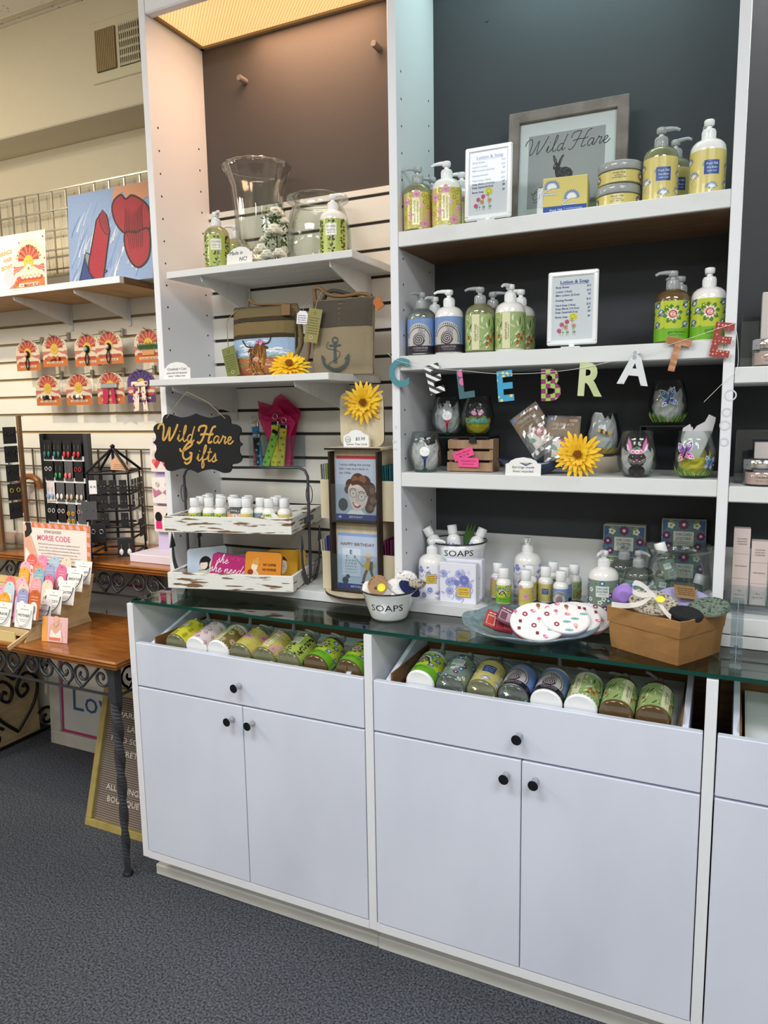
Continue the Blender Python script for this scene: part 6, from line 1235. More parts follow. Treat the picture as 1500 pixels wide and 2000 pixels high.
# kraft paper tub
P0 = [(1.508, .013), (1.590, .150), (1.566, .184), (1.400, .186), (1.354, .096)]; cxy = (sum(p[0] for p in P0)/5, sum(p[1] for p in P0)/5)
t = thing('kraft_paper_tub', 'brown kraft paper tub with a folded cuff holding bath scrubbers', 'paper tub', (cxy[0], cxy[1], GT)); b = MB(); R = random.Random(3)
def ringp(s_, z, jit=0, n=6):
    out = []
    for k in range(5):
        a, c = P0[k], P0[(k+1) % 5]
        for i in range(n): tt = i/n; x, y = a[0]+(c[0]-a[0])*tt, a[1]+(c[1]-a[1])*tt; sm = .10*(4*tt*(1-tt)); out.append(((x-cxy[0])*(s_-.03+sm*.3)+R.uniform(-jit, jit), (y-cxy[1])*(s_-.03+sm*.3)+R.uniform(-jit, jit), z+R.uniform(-jit, jit)))
    return out
levels = [ringp(.97, 0), ringp(.99, .02, .0012), ringp(1.01, .045, .0012), ringp(1.02, .060, .001), ringp(1.045, .060, .001), ringp(1.06, .080, .001), ringp(1.06, .096, .0015), ringp(1.02, .096, .0015), ringp(.99, .05), ringp(.95, .004)]
vs = [p for l in levels for p in l]; n = 30; b.add(vs, [(j*n+i, j*n+(i+1) % n, j*n+n+(i+1) % n, j*n+n+i) for j in range(9) for i in range(n)]+[list(range(n-1, -1, -1)), list(range(9*n, 10*n))], 'kraft'); b.build('tub', t)
def scrub(px, py, y, rx, ry, th, m, rot, lb, name='bath_scrubber', fm=None):
    p = at(px, py, y=y); b = MB(); n = 30; prof = [(.3, -.9), (.8, -.8), (1, -.35), (1.02, .2), (.9, .8), (.3, .9)]; vs = []
    for a, z in prof:
        for i in range(n): q = 2*pi*i/n; vs.append((rx*a*cos(q), ry*a*sin(q), z*th/2))
    for j in range(5): b.add(vs[j*n:(j+2)*n], [(i, (i+1) % n, n+(i+1) % n, n+i) for i in range(n)], (fm or m) if j > 2 else m, None, True)
    b.add(vs[:n], [list(range(n-1, -1, -1))], m); b.add(vs[5*n:], [list(range(n))], fm or m); return one(name, b, lb, 'scrubber', (p.x, y, p.z), 0, 'bath scrubbers in the kraft tub', rot=rot)
mat('rim_tan', 'b8aa94', .5); mat('rim_green', '8b948c', .5); mat('rim_lilac', '9a98c4', .45)
scrub(1338, 1172, .15, .060, .036, .020, 'rim_lilac', (.45, .1, -.15), 'lilac textured bath scrubber with a brown paper band at the back of the kraft tub', fm='knit_lilac')
scrub(1385, 1186, .105, .042, .032, .016, 'rim_green', (.4, -.1, -.1), 'grey-green textured bath scrubber at the right of the kraft tub', fm='knit_green')
scrub(1340, 1200, .065, .034, .022, .016, 'knit_black', (.5, .1, .1), 'black knitted bath scrubber at the front of the kraft tub')
scrub(1276, 1178, .085, .050, .036, .016, 'rim_tan', (.55, .05, .1), 'oval tan bath scrubber tied with sheer ribbon at the left of the kraft tub', fm='knit_grey')
p = at(1338, 1166, y=.135); b = MB(); b.box(-.022, .022, -.022, .022, 0, .001, 'art', '8a6a44'); A = Art(); [A.scr(-.016, .018, .010-.007*k, .003, '3a2a1c', 1, k) for k in range(4)]; b.art(A, f=lambda u, v, h: (u, v, .001+h)); one('paper_band', b, 'brown kraft paper band with print wrapped over the lilac scrubber', 'band', (p.x, .138, p.z+.010), rot=(.45, .1, .25))
p = at(1220, 1162, y=.115); t = thing('lilac_scrunchie', 'lilac and pink mesh bath puff at the left of the kraft tub', 'bath puff', (p.x, .115, p.z)); b = MB()
for k in range(26): a = k*.7; b.tube([((.018+.004*sin(q*5+k))*cos(q+a)*.9, (.008*sin(q*3+k)), (.022+.004*cos(q*4))*sin(q+a)) for q in [2*pi*i/16 for i in range(16)]], .0011, 'knit_lilac', 4, closed=True)
mat('lilac_deep', '9a7ac8', .6); b.lathe([(.012, -.01), (.024, .0), (.026, .01), (.012, .016)], 'lilac_deep', 16, tf=RX(pi/2)); b.build('puff', t)
def ribbon(pts, w_, up=(0, 0, 1)):
    b = MB(); P = cat(pts, 6); vs = []
    for k, p in enumerate(P): vs += [(p[0], p[1]-w_*.3, p[2]-w_/2), (p[0], p[1]+w_*.3, p[2]+w_/2)]
    b.add(vs, [(2*i, 2*i+2, 2*i+3, 2*i+1) for i in range(len(P)-1)], 'ribbon', None, True); return b
p = at(1275, 1165, y=.07); b = ribbon([(0, 0, .0), (-.02, .0, .018), (-.038, .0, .022), (-.040, .0, .004), (-.02, -.004, -.002), (0, 0, 0), (.012, -.003, -.014), (.030, -.012, -.034), (.04, -.02, -.04)], .010); c_ = ribbon([(0, 0, 0), (-.02, -.008, -.018), (-.05, -.014, -.026), (-.082, -.014, -.026)], .010); b.v += c_.v; o_ = len(b.v)-len(c_.v); b.f += [[i+o_ for i in f] for f in c_.f]; b.m += c_.m; b.c += c_.c; b.s += c_.s
one('organza_ribbon', b, 'sheer white organza ribbon bow tied over the tan scrubber', 'ribbon', (p.x, .062, p.z+.006))
for px, py, lb in ((1290, 1173, 'round yellow price dot on the tan scrubber'), (1318, 1196, 'round yellow price dot beside the black scrubber')):
    p = at(px, py, y=.06); b = MB(); b.lathe([(.009, 0), (.009, .0008)], 'stuff_white', 16); A = Art(); A.ell(0, 0, .0088, c='e6d922', ly=1, n=16); b.art(A, f=lambda u, v, h: (u, v, .0008+h)); one('price_dot', b, lb, 'sticker', (p.x, .060, p.z+.002), rot=(.6, .1, 0), group='yellow price dots')
# orchid soap boxes
def F_orchid(A):
    W, H = .104, .082; A.rect(-W/2+.002, .002, W/2-.002, H-.002, '5f7f8a', 0)
    for sx in (-1, 1):
        A.poly([(sx*.050, .078), (sx*.020, .078), (sx*.048, .050)], '3a5f8a', 1)
        A.flower(sx*.040, .040, .012, 8, '6e2f5c', 'e2d8e4', 2, .45); A.flower(sx*.030, .066, .010, 5, 'e6e4d0', '7f9a3c', 2, .6); A.leaf(sx*.02, .07, .5 if sx > 0 else 2.6, .020, .009, '7f9a4c', 2); A.flower(sx*.034, .014, .011, 7, '6e2f5c', 'e2d8e4', 2, .45); A.ring(sx*.045, .024, .007, .003, '3f72a8', 1, 10)
    A.flower(0, .068, .014, 9, '7a2f5c', 'e8dce6', 3, .45); A.rect(-.025, .014, .025, .052, '8aa84c', 4); A.rect(-.0235, .0155, .0235, .0505, 'dfe2dc', 5); A.text('ORCHID', 0, .040, .0072, '555d66', 6, w_=.038, bold=.01); A.text('JOJOBA', 0, .030, .0072, '555d66', 6, w_=.036, bold=.01); A.text('LUXURIOUS SOAP', 0, .024, .003, '666d76', 6, w_=.030); A.text('NET WT 10.5 OZ', 0, .019, .0025, '666d76', 6, w_=.024)
for loc, rz, rx, lb in (((1.345, .395, DK), .0, 0, 'lower left orchid jojoba soap box under another on the counter deck'), ((1.345, .395, DK+.1225), 0, 0, 'upper left orchid jojoba soap box with purple flower border'), ((1.490, .402, DK), 0, 0, 'lower right orchid jojoba soap box behind the glass jar'), ((1.488, .396, DK+.145), .05, -.1, 'upper right orchid jojoba soap box rising behind the glass jar')):
    b = MB(); h_ = .122 if loc[2] == DK and loc[0] < 1.4 else (.144 if loc[2] == DK else .082); b.box(-.052, .052, 0, .035, 0, h_, 'art', 'b8b6a4', bv=.0015); A = Art(); F_orchid(A); b.art(A, tf=TR((0, 0, h_-.082))); one('soap_box', b, lb, 'box', loc, 0, 'orchid soap boxes', rot=(rx, 0, rz))
b = MB(); b.lathe([(.0001, 0), (.050, 0), (.062, .010), (.072, .05), (.076, .09), (.070, .13), (.066, .150), (.074, .172), (.080, .176), (.076, .174), (.063, .150), (.067, .13), (.0735, .09), (.069, .05), (.059, .012), (.0001, .006)], 'clear_glass', 48, cap=False); JC = (1.484, .300); one('glass_bowl_jar', b, 'tall clear glass jar full of mini bottles in front of the orchid boxes', 'jar', (JC[0], JC[1], DK))
for dx, dy, dz, rot, lb in ((-.040, -.02, .055, (.15, .15, .2), 'orchid mini bottle standing at the left inside the glass jar'), (-.012, -.030, .098, (-.15, -.32, .2), 'orchid mini bottle poking up out of the glass jar'), (-.045, -.03, .040, (0, 1.25, .3), 'orchid mini bottle lying across the middle of the glass jar'), (.0, -.02, .020, (0, 1.05, .2), 'orchid mini bottle lying low on the right inside the glass jar'), (-.03, .015, .012, (.4, -.5, .2), 'orchid mini bottle at the bottom left of the glass jar'), (.030, .012, .015, (-.3, .3, .2), 'orchid mini bottle at the bottom right of the glass jar')):
    mini((JC[0]+dx, JC[1]+dy, DK+dz), D_orchid, 'soap_clear', lb, rot=rot, group='orchid mini bottles in the glass jar')
# ================================================================== RIGHT UNIT COSMETICS
def cosmetic_jar(x, y, z, label):
    t = thing('cream_jar', label, 'jar', (x, y, z), 0, 'pink cosmetic jars with mirrored lids'); b = MB(); b.lathe([(.036, 0), (.037, .002), (.037, .034), (.034, .036)], 'clear_glass', 36); b.lathe([(.033, .004), (.0335, .030)], 'cosmetic_pink', 30); A = Art(); A.text('CREME', 0, .018, .004, '5a4a46', 1, w_=.03); A.text('NET WT 1 OZ', 0, .011, .0025, '5a4a46', 1, w_=.026); b.art(A, 'art', cyl(.0342)); b.build('jar', t)
    b = MB(); b.lathe([(.0375, .036), (.038, .038), (.038, .056), (.0365, .058), (.0001, .0585)], 'chrome', 40); b.build('lid', t)
cosmetic_jar(1.655, .235, 1.527, 'pink cream jar with mirrored lid on the upper right shelf at the photo edge'); cosmetic_jar(1.650, .235, 1.272, 'pink cream jar with mirrored lid on the lower right shelf at the photo edge')
def acr(x0, x1, y0, y1, z0, h, label):
    b = MB(); b.box(x0, x1, y0, y1, z0, z0+.003, 'acrylic'); b.box(x0, x1, y0, y0+.002, z0+.003, z0+.022, 'acrylic'); b.box(x0, x0+.002, y0+.002, y1, z0+.003, z0+h, 'acrylic'); b.box(x0+.002, x1, y1-.002, y1, z0+.003, z0+h, 'acrylic'); return one('acrylic_tray', b, label, 'display tray')
acr(1.595, 1.78, .27, .42, 1.5275, .115, 'clear acrylic display tray on the upper right shelf'); acr(1.595, 1.78, .27, .42, 1.2725, .115, 'clear acrylic display tray on the lower right shelf')
for loc, w_, h, lb in (((1.700, .33, 1.531), .13, .165, 'tall blank pale pink carton on the upper right shelf'), ((1.700, .33, 1.276), .13, .085, 'low pale pink carton on the lower right shelf')):
    b = MB(); b.box(-w_/2, w_/2, 0, .05, 0, h, 'art', 'd8cdc6', bv=.001); A = Art(); A.line([(-.02, h*.3), (.03, h*.3)], .001, '8a7a74', 1); b.art(A); one('carton', b, lb, 'box', loc, 0, 'pink cartons on the right shelves')
def lip(x, z, w_, h, label, mid=True):
    b = MB(); b.box(-w_/2, w_/2, 0, .032, 0, h, 'art', 'd6c4bd', bv=.0006); A = Art()
    for q in ((.34, .67) if h > .12 else (.42, .70)): A.rect(-w_/2, h*q, w_/2, h*q+.0006, 'a8938c', 1)
    for k, s in enumerate(('THE LIPCARE', 'LIQUID BALM', 'CREME')): A.text(s, 0, h*.86-.006*k, .0032, '6a5a55', 1, w_=w_*.6)
    A.text('CREME MINERALE', 0, h*.5, .003, '6a5a55', 1, w_=w_*.72); A.text('28 g', 0, h*.17, .0032, '6a5a55', 1, w_=w_*.25); A.text('NET WT 1 OZ', 0, h*.11, .0032, '6a5a55', 1, w_=w_*.6); b.art(A)
    one('cosmetic_carton', b, label, 'box', (x, .25, z), 0, 'pale pink cosmetic cartons in the acrylic holder')
lip(1.618, .998, .034, .173, 'tall pale pink cosmetic carton, leftmost in the right acrylic holder'); lip(1.655, .998, .034, .146, 'shorter pale pink cosmetic carton, second in the right acrylic holder'); lip(1.693, .998, .034, .150, 'pale pink cosmetic carton cut off by the photo edge')
b = MB(); b.box(1.593, 1.80, .232, .30, .981, .996, 'acrylic'); b.box(1.593, 1.80, .232, .235, .996, 1.045, 'acrylic'); [b.box(x, x+.002, .235, .30, .996, 1.045, 'acrylic') for x in (1.593, 1.637, 1.674)]; one('acrylic_tray', b, 'clear acrylic holder with dividers carrying the pink cosmetic cartons', 'display tray')
t = thing('acrylic_column', 'thick clear acrylic block column on the glass beside the kraft tub', 'display block', (1.614, .055, GT)); b = MB()
for z0, z1, y0, m in ((0, .014, 0, 'acrylic'), (.030, .060, .005, 'acrylic'), (.066, .104, .012, 'acrylic'), (.108, .142, .020, 'acrylic')): b.box(-.012, .012, y0-.012, y0+.014, z0, z1, m, bv=.0015); b.box(-.011, .011, y0-.011, y0+.012, z0+.002, z1-.002, 'acrylic')
b.box(-.0005, .0005, -.010, .03, 0, .142, 'pump_clear'); b.box(-.010, .010, .0, .025, 0, .142, 'acrylic'); b.build('blocks', t)
b = MB(); [b.lathe([(.004, 0), (.003, .002)], 'chrome', 8, tf=TR((0, yy-.0125, zz)) @ RX(pi/2)) for zz, yy in ((.022, .006), (.046, .006), (.124, .020))]; b.build('screw', t)
# ================================================================== LEFT WALL
# lipstick painting
t = thing('canvas_painting', 'canvas painting of red lips and a red lipstick on blue, on the left wall shelf', 'painting', (-.500, .515, 1.926), 0, rot=(-.06, 0, 0)); W, H = .41, .335; b = MB(); b.box(-W/2, W/2, 0, .018, 0, H, 'art', 'a9bbd8'); b.build('canvas', t); b = MB(); A = Art(); gridrect(A, -W/2, 0, W/2, H, '8fa9d6', 0, 2, 2); R = random.Random(12)
for k in range(70):
    x, y = R.uniform(-W/2+.01, W/2-.06), R.uniform(.01, H-.1); dx, dy = R.uniform(.02, .05), R.uniform(.04, .09); q = [(x, y), (x+dx*.4, y+dy*.5), (min(x+dx, W/2-.002), y+dy)]
    A.line(cat(q, 4), R.uniform(.004, .012), R.choice(('7f9ad2', 'a8bbe0', 'c8d3e8', '6d8ccc', 'dfe4ee', 'b4c3e2')), 1+k % 3, True)
A.poly([(.030, H-.001), (.018, H-.045), (.07, H-.02), (.11, H-.075), (.2, H-.05), (.2, H-.001)], 'd99b78', 4)
def shape(p, c, ln=None, ly=5, w_=.007):
    q = cat(p, 5, True); A.poly(q, c, ly)
    if ln: A.line(q+[q[0]], w_, ln, ly+1)
shape([(.018, H-.075), (.03, H-.045), (.062, H-.030), (.085, H-.048), (.12, H-.040), (.19, H-.090), (.19, H-.175), (.12, H-.165), (.075, H-.165), (.035, H-.125)], 'a51c34', '2a0d12', 5)
shape([(.080, H-.165), (.13, H-.17), (.19, H-.165), (.19, H-.255), (.145, H-.292), (.105, H-.270), (.078, H-.215)], 'a51c34', '2a0d12', 7)
for k in range(12): A.line(cat([(.075+.008*k, H-.168), (.082+.007*k, H-.135+.006*abs(k-5)), (.078+.008*k, H-.100+.005*abs(k-5))], 3), .003, '4a0f1a', 9, True)
for k in range(8): A.line(cat([(.09+.010*k, H-.172), (.098+.009*k, H-.205), (.10+.008*k, H-.225)], 3), .003, '4a0f1a', 10, True)
shape([(-.118, .045), (-.095, .012), (-.045, .010), (-.030, .035), (-.012, .045), (-.032, .055), (-.115, .12)], '8a9498', '16181c', 4, .004)
A.poly([(-.160, .0), (-.122, .105), (-.105, .055), (-.070, .012), (-.060, .0)], '24458c', 5); A.line([(-.160, .0), (-.122, .105), (-.105, .055), (-.072, .003)], .005, '10141c', 6)
q = [(-.105, .075), (-.060, .230), (-.028, .262), (-.008, .240), (.004, .185), (-.030, .022), (-.075, .020), (-.100, .045)]; A.poly(q, 'a91d38', 7); A.line(q+[q[0]], .006, '1a0a0e', 8); A.line(cat([(-.045, .250), (-.040, .215), (-.018, .180), (.004, .172)], 5), .004, '3a0a14', 9); shape([(-.036, .252), (-.030, .262), (-.010, .238), (.002, .185), (-.014, .190), (-.036, .220)], '8a1a30', None, 8)
A.dim = .84; b.art(A, 'canvas_paint'); b.build('painted_face', t, loc=(0, -.0002, 0))
# creme bru clay art: sun and clouds card
def F_sun(A, W, H, purple=False, full=True):
    bgc = 'c9543c' if not purple else '4a3570'; A.poly([(-W/2, 0), (W/2, 0), (W/2, H*.62)]+[(W/2*cos(a), H*.62+H*.38*sin(a)) for a in [pi*k/14 for k in range(1, 14)]]+[(-W/2, H*.62)], 'ecd9bb' if not purple else '6a4a90', 0)
    cx, cy = 0, H*.60; A.rect(-W/2, 0, W/2, H*.24, 'd9783a' if not purple else '5a3a7c', 1)
    for k in range(13):
        a0, a1 = pi*k/13, pi*(k+1)/13; A.poly([(cx, cy), (cx+W*.34*cos(a0), cy+W*.34*sin(a0)), (cx+W*.34*cos(a1), cy+W*.34*sin(a1))], ('b8443a', 'd97a62')[k % 2] if not purple else ('3a2a66', '5a3f8a')[k % 2], 2)
    for k in range(6): A.poly([(-W*.10, H*.50), (-W/2, H*(.50-.03*k)), (-W/2, H*(.47-.03*k))], ('b8504c', 'e09a8a')[k % 2], 2); A.poly([(W*.10, H*.50), (W/2, H*(.47-.03*k)), (W/2, H*(.50-.03*k))], ('b8504c', 'e09a8a')[k % 2], 2)
    for x in (-.36, -.22, .22, .36, -.1, .1): A.ell(x*W, H*.34, W*.11, H*.06, 'ecdcc0', 3, 10)
    for x in (-.3, -.12, .05, .2, .34): A.ell(x*W, H*.26, W*.12, H*.05, 'c2503c', 4, 10)
    A.ell(cx, cy-H*.03, W*.155, c='e6bf48', ly=5, n=16); A.ell(W*.33, H*.52, W*.10, H*.035, 'f0e0cc', 5, 12)
    for sg in (-1, 1): A.line(cat([(sg*W*.03, cy-H*.02), (sg*W*.06, cy-H*.005), (sg*W*.09, cy-H*.02)], 3), W*.012, 'a8812a', 6)
    A.line(cat([(-W*.05, cy-H*.06), (0, cy-H*.085), (W*.05, cy-H*.06)], 3), W*.014, 'a8812a', 6)
    A.arc('CREME BRU CLAY', 0, H*.52, W*.37, 156, 24, W*.078, 'a8443c' if not purple else '2c2050', 6); A.rect(-W*.33, H*.10, W*.33, H*.165, 'f0e2cc', 6); A.scr(-W*.28, W*.28, H*.115, W*.045, 'b06a4a', 7)
CW, CH = .150, .125
def bow_card(x, z, label, kind):
    CW, CH = .142, .124; P = [(-CW/2, 0), (CW/2, 0), (CW/2, CH*.62)]+[(CW/2*cos(pi*k/14), CH*.62+CH*.38*sin(pi*k/14)) for k in range(1, 14)]+[(-CW/2, CH*.62)]
    t = thing('hair_bow_card', label, 'hair clip card', (x, .625, z), 0, 'hair clip cards hanging on the slatwall'); b = MB(); b.prism(P, 0, .0012, 'art', 'e0c8a8'); A = Art(); F_sun(A, CW, CH, kind == 'floral'); A.dim = .84; b.art(A); b.build('card', t)
    b = MB(); b.tube([(-.004, .09, CH+.012), (-.002, .0, CH-.006), (-.001, -.022, CH+.004)], .0018, 'silver', 6); b.box(-.008, .004, .072, .080, CH-.012, CH+.02, 'silver'); b.build('hook', t)
    b = MB(); A = Art()
    if kind in ('loop', 'gem', 'pearl'): 
        b.lathe([(.014, -.004), (.015, .0), (.010, .006)], 'black_matte', 14, tf=TR((0, -.004, .066)) @ RX(pi/2)); b.lathe([(.009, 0), (.009, .004), (.005, .007)], {'loop': 'rose', 'gem': 'gem', 'pearl': 'pearl'}[kind], 12, tf=TR((0, -.009, .066)) @ RX(pi/2)); b.tube(cat([(0, -.005, .052), (-.009, -.006, .030), (-.006, -.006, .010), (0, -.006, .004), (.006, -.006, .010), (.009, -.006, .030)], 4, True), .0022, 'iron_black', 6, closed=True)
    elif kind in ('bow_small', 'bow_bw', 'bow_red'):
        m = {'bow_small': 'knit_black', 'bow_bw': 'petal_white', 'bow_red': 'bow_terra'}[kind]
        for sg in (-1, 1): b.add([(0, -.004, .034), (sg*.030, -.010, .045), (sg*.034, -.012, .032), (sg*.026, -.008, .022)], [(0, 1, 2, 3)], 'bow_dot' if kind != 'bow_red' else m)
        b.lathe([(.008, -.002), (.009, .004), (.005, .008)], m, 10, tf=TR((0, -.006, .034)) @ RX(pi/2))
    elif kind == 'green': [b.add([(x0, -.004, .058), (x0+.006, -.012, .074+.004*(i % 2)), (x0+.012, -.006, .060), (x0+.006, -.012, .048)], [(0, 1, 2, 3)], 'leaf_dark') for i, x0 in enumerate([-.052+.0085*k for k in range(12)])]; b.box(-.03, .03, -.004, -.001, .028, .046, 'rose_gold')
    else:
        mm = 'bow_mag' if kind == 'ribbon' else 'bow_floral'; b.box(-.042, .042, -.014, -.002, .060, .080, 'foil' if kind == 'ribbon' else mm, bv=.004)
        for sg in (-1, 1): b.add([(sg*.004, -.006, .062), (sg*.030, -.012, .060), (sg*.036, -.010, -.002 if kind == 'ribbon' else -.034), (sg*.012, -.008, .004 if kind == 'ribbon' else -.030)], [(0, 1, 2, 3)], mm)
    b.build('hair_clip', t); return t
mat('rose', 'd9a49a', .4); mat('gem', '7fa8b0', .2, coat=.5); mat('pearl', 'd6b4c0', .25, coat=.5); mat('bow_terra', 'b0603c', .8); mat('bow_dot', 'd8c4b4', .8, noise=('3a3432', 90, (1, 1, 1), .5, .55)); mat('leaf_dark', '2f5a38', .7); mat('rose_gold', 'd9a06a', .3, metal=.6); mat('foil', 'b8c0c8', .25, metal=.6); mat('bow_mag', 'b01f4c', .6); mat('bow_floral', 'e0cfc2', .8, noise=('7a2a4a', 60, (1, 1, 1), .55, .6))
for px, py, kd, lb in ((57, 724, 'loop', 'hair tie card with a rose-pink button, first in the upper row on the slatwall'), (109, 716, 'bow_red', 'hair clip card with a small terracotta bow, second in the upper row'), (173, 715, 'gem', 'hair tie card with a blue stone button, third in the upper row'), (217, 711, 'pearl', 'hair tie card with a pink oval stone, fourth in the upper row'), (292, 708, 'green', 'hair clip card with a green leafy spray, rightmost in the upper row'),
    (96, 792, 'bow_small', 'hair clip card with a small black-centred bow, first in the lower row'), (156, 791, 'bow_bw', 'hair clip card with a black and white bow, second in the lower row'), (218, 789, 'ribbon', 'hair clip card with silver and magenta ribbons, third in the lower row'), (278, 786, 'floral', 'purple hair clip card with a floral ribbon bow, rightmost in the lower row')):
    p = at(px, py, y=.625); o = bow_card(p.x, p.z, lb, kd); o.location.y -= .006*(kd == 'pearl')
# poster card on the wall shelf
p = at(40, 556, y=.50); t = thing('poster_card', 'pink poster board for clay hair bows with a smiling sun on the left wall shelf', 'poster', (-.935, .50, 1.926), 0, rot=(-.05, 0, 0)); b = MB(); b.box(-.26, .125, 0, .002, 0, .225, 'art', 'ead9d8'); A = Art(); b.art(A)
A = Art(); F_sun(A, .17, .195); b.art(A, tf=TR((.030, 0, .002))); A = Art(); [A.text(s, -.060, .155-.028*k, .016, 'e0983a', 1, 'r', rot=.12, bold=.03) for k, s in enumerate(('EARRINGS', 'HAIR', 'BOWS'))]; A.text('$20 EACH', -.035, .030, .015, 'b0524c', 8, 'c', rot=.5, bold=.03); A.ell(-.08, .06, .035, c='e3b9c4', ly=1); A.text('MAGIC FOR', .045, .020, .013, '8c3a34', 9, w_=.085, bold=.02); A.text('YOUR HAIR', .045, .004, .012, '8c3a34', 9, w_=.085, bold=.02)
for k in range(5): A.flower(-.002+.022*k, .062, .014, 8, 'f0e6d0', 'd9a04a', 9, .4)
A.flower(.030, .088, .022, 9, 'f0e6d0', 'c9803a', 9, .35)
for x, y in ((.112, .20), (.118, .12), (-.05, .1), (-.02, .19)): A.ell(x, y, .004, c='b0524c', ly=1, n=8)
b.art(A); b.build('poster', t)
b = MB(); b.add([(-.01, -.003, .0), (.127, -.003, 0), (.127, -.003, .228), (-.01, -.003, .228)], [(0, 1, 2, 3)], 'clear'); b.build('sleeve', t)
# ================================================================== TABLES
def scroll(b, x0, x1, z0, z1, y, n, r=.0048, m='iron'):
    w_ = (x1-x0)/n; R_ = (z1-z0)/2-.006; zc = (z0+z1)/2
    for i in range(n):
        cx = x0+w_*(i+.5); s_ = 1 if i % 2 else -1; c1, c2 = cx-w_*.5+R_+.003, cx+w_*.5-R_*.8-.003; A_, B_ = [], []
        for k in range(26):
            f_ = k/25; th = pi/2+2*pi*1.35*(1-f_); q = R_*(.22+.78*f_); A_.append((c1+q*cos(th), y, zc+s_*q*sin(th)))
            th = -pi/2+2*pi*1.35*f_; q = R_*(1-.78*f_)*(.8+.2*(1-f_)); B_.append((c2+q*cos(th), y, zc+s_*q*sin(th)))
        b.tube(cat(A_+B_, 2), r, m, 6)
def table(name, label, x0, x1, y0, y1, ztop, legz, group=None):
    t = thing(name, label, 'table', ((x0+x1)/2, (y0+y1)/2, 0), 0, 'honey wood tables with scrolled iron frames'); cx, cy = (x0+x1)/2, (y0+y1)/2
    b = MB(); b.box(x0-cx, x1-cx, y0-cy, y1-cy, ztop-.010, ztop, 'table_wood', bv=.004); b.box(x0-cx+.004, x1-cx-.004, y0-cy+.004, y1-cy-.004, ztop-.020, ztop-.010, 'table_wood', bv=.003); b.box(x0-cx+.010, x1-cx-.010, y0-cy+.010, y1-cy-.010, ztop-.030, ztop-.020, 'table_wood', bv=.003); b.build('tabletop', t)
    b = MB(); fy = y0-cy+.045; zt, zb = ztop-.032, ztop-.125
    b.box(x0-cx+.04, x1-cx-.05, fy-.004, fy+.004, zb-.006, zb, 'iron'); b.box(x0-cx+.04, x1-cx-.05, fy-.004, fy+.004, zt-.003, zt+.002, 'iron'); scroll(b, x0-cx+.05, x1-cx-.075, zb+.004, zt, fy, int((x1-x0)/.165)); b.build('scroll_apron', t)
    b = MB(); b.box(-.004, .004, y0-cy+.04, y1-cy-.04, zb-.006, zb, 'iron', tf=TR((x1-cx-.05, 0, 0))); n = max(1, int((y1-y0)/.165)); q = MB(); scroll(q, y0-cy+.06, y1-cy-.05, zb+.004, zt, 0, n); b.add([(x1-cx-.05, p.x, p.z) for p in q.v], q.f, 'iron', None, True); b.build('side_apron', t)
    for lx in (x0-cx+.05, x1-cx-.055):
        for ly in (y0-cy+.045, y1-cy-.045):
            b = MB(); b.box(lx-.014, lx+.014, ly-.014, ly+.014, zb-.02, zt, 'iron'); k = 44; vs = []
            for j in range(k+1):
                tt = j/k; z = (zb-.02)*(1-tt)+.012*tt; rr = .017-.006*tt; tw = tt*9.5 if tt < .93 else .93*9.5
                for i in range(4): a = tw+pi/4+i*pi/2; vs.append((lx+rr*cos(a)*1.1, ly+rr*sin(a)*1.1, z))
            b.add(vs, [(j*4+i, j*4+(i+1) % 4, j*4+4+(i+1) % 4, j*4+4+i) for j in range(k) for i in range(4)], 'iron'); b.lathe([(.016, 0), (.016, .008), (.010, .012)], 'black_matte', 12, tf=TR((lx, ly, 0))); b.build('leg', t)
    return t
table('display_table', 'lower honey-brown wooden table with twisted iron legs beside the left white cabinet', -1.25, -.03, -.03, .36, .72, 0)
table('display_table', 'taller honey-brown table against the wall holding the earring stands', -1.85, -.045, .330, .700, .92, 0)
# iron heart panel and tan carton in the left background
t = thing('iron_heart_panel', 'black wrought-iron scroll panel with heart shapes under the tables at the left edge', 'iron panel', (-1.2, .52, 0)); b = MB(); q = MB()
def sp(cy, cz, r, turns, a0, sg): return [(cy+sg*r*(k/26)*cos(a0+turns*2*pi*k/26), cz+r*(k/26)*sin(a0+turns*2*pi*k/26)) for k in range(5, 27)]
C_ = []
for cy_, cz_ in ((-.02, .22), (-.02, .46)):
    for sg in (-1, 1): C_.append(cat([(cy_, cz_-.15), (cy_+sg*.09, cz_-.05), (cy_+sg*.115, cz_+.05), (cy_+sg*.06, cz_+.10), (cy_+sg*.012, cz_+.05), (cy_+sg*.03, cz_+.0), (cy_+sg*.065, cz_+.02), (cy_+sg*.055, cz_+.05), (cy_+sg*.04, cz_+.04)], 5))
for sg in (-1, 1):
    for zc in (.08, .34, .58): C_.append([(sg*.13+y_, zc+z_) for y_, z_ in sp(0, 0, .05, 1.4, 0, sg)])
for c in C_: b.tube([(0, y_, z_) for y_, z_ in c], .0075, 'iron_black', 6)
b.box(-.01, .01, -.19, -.175, 0, .70, 'iron_black'); b.box(-.01, .01, .175, .19, 0, .70, 'iron_black'); b.box(-.006, .006, -.19, .19, .02, .032, 'iron_black'); b.box(-.006, .006, -.19, .19, .66, .672, 'iron_black'); b.build('scrollwork', t)
b = MB(); b.box(-1.62, -1.26, .30, .66, 0, .50, 'plywood', bv=.003); one('storage_box', b, 'plain tan box behind the iron heart panel at the left edge', 'box')
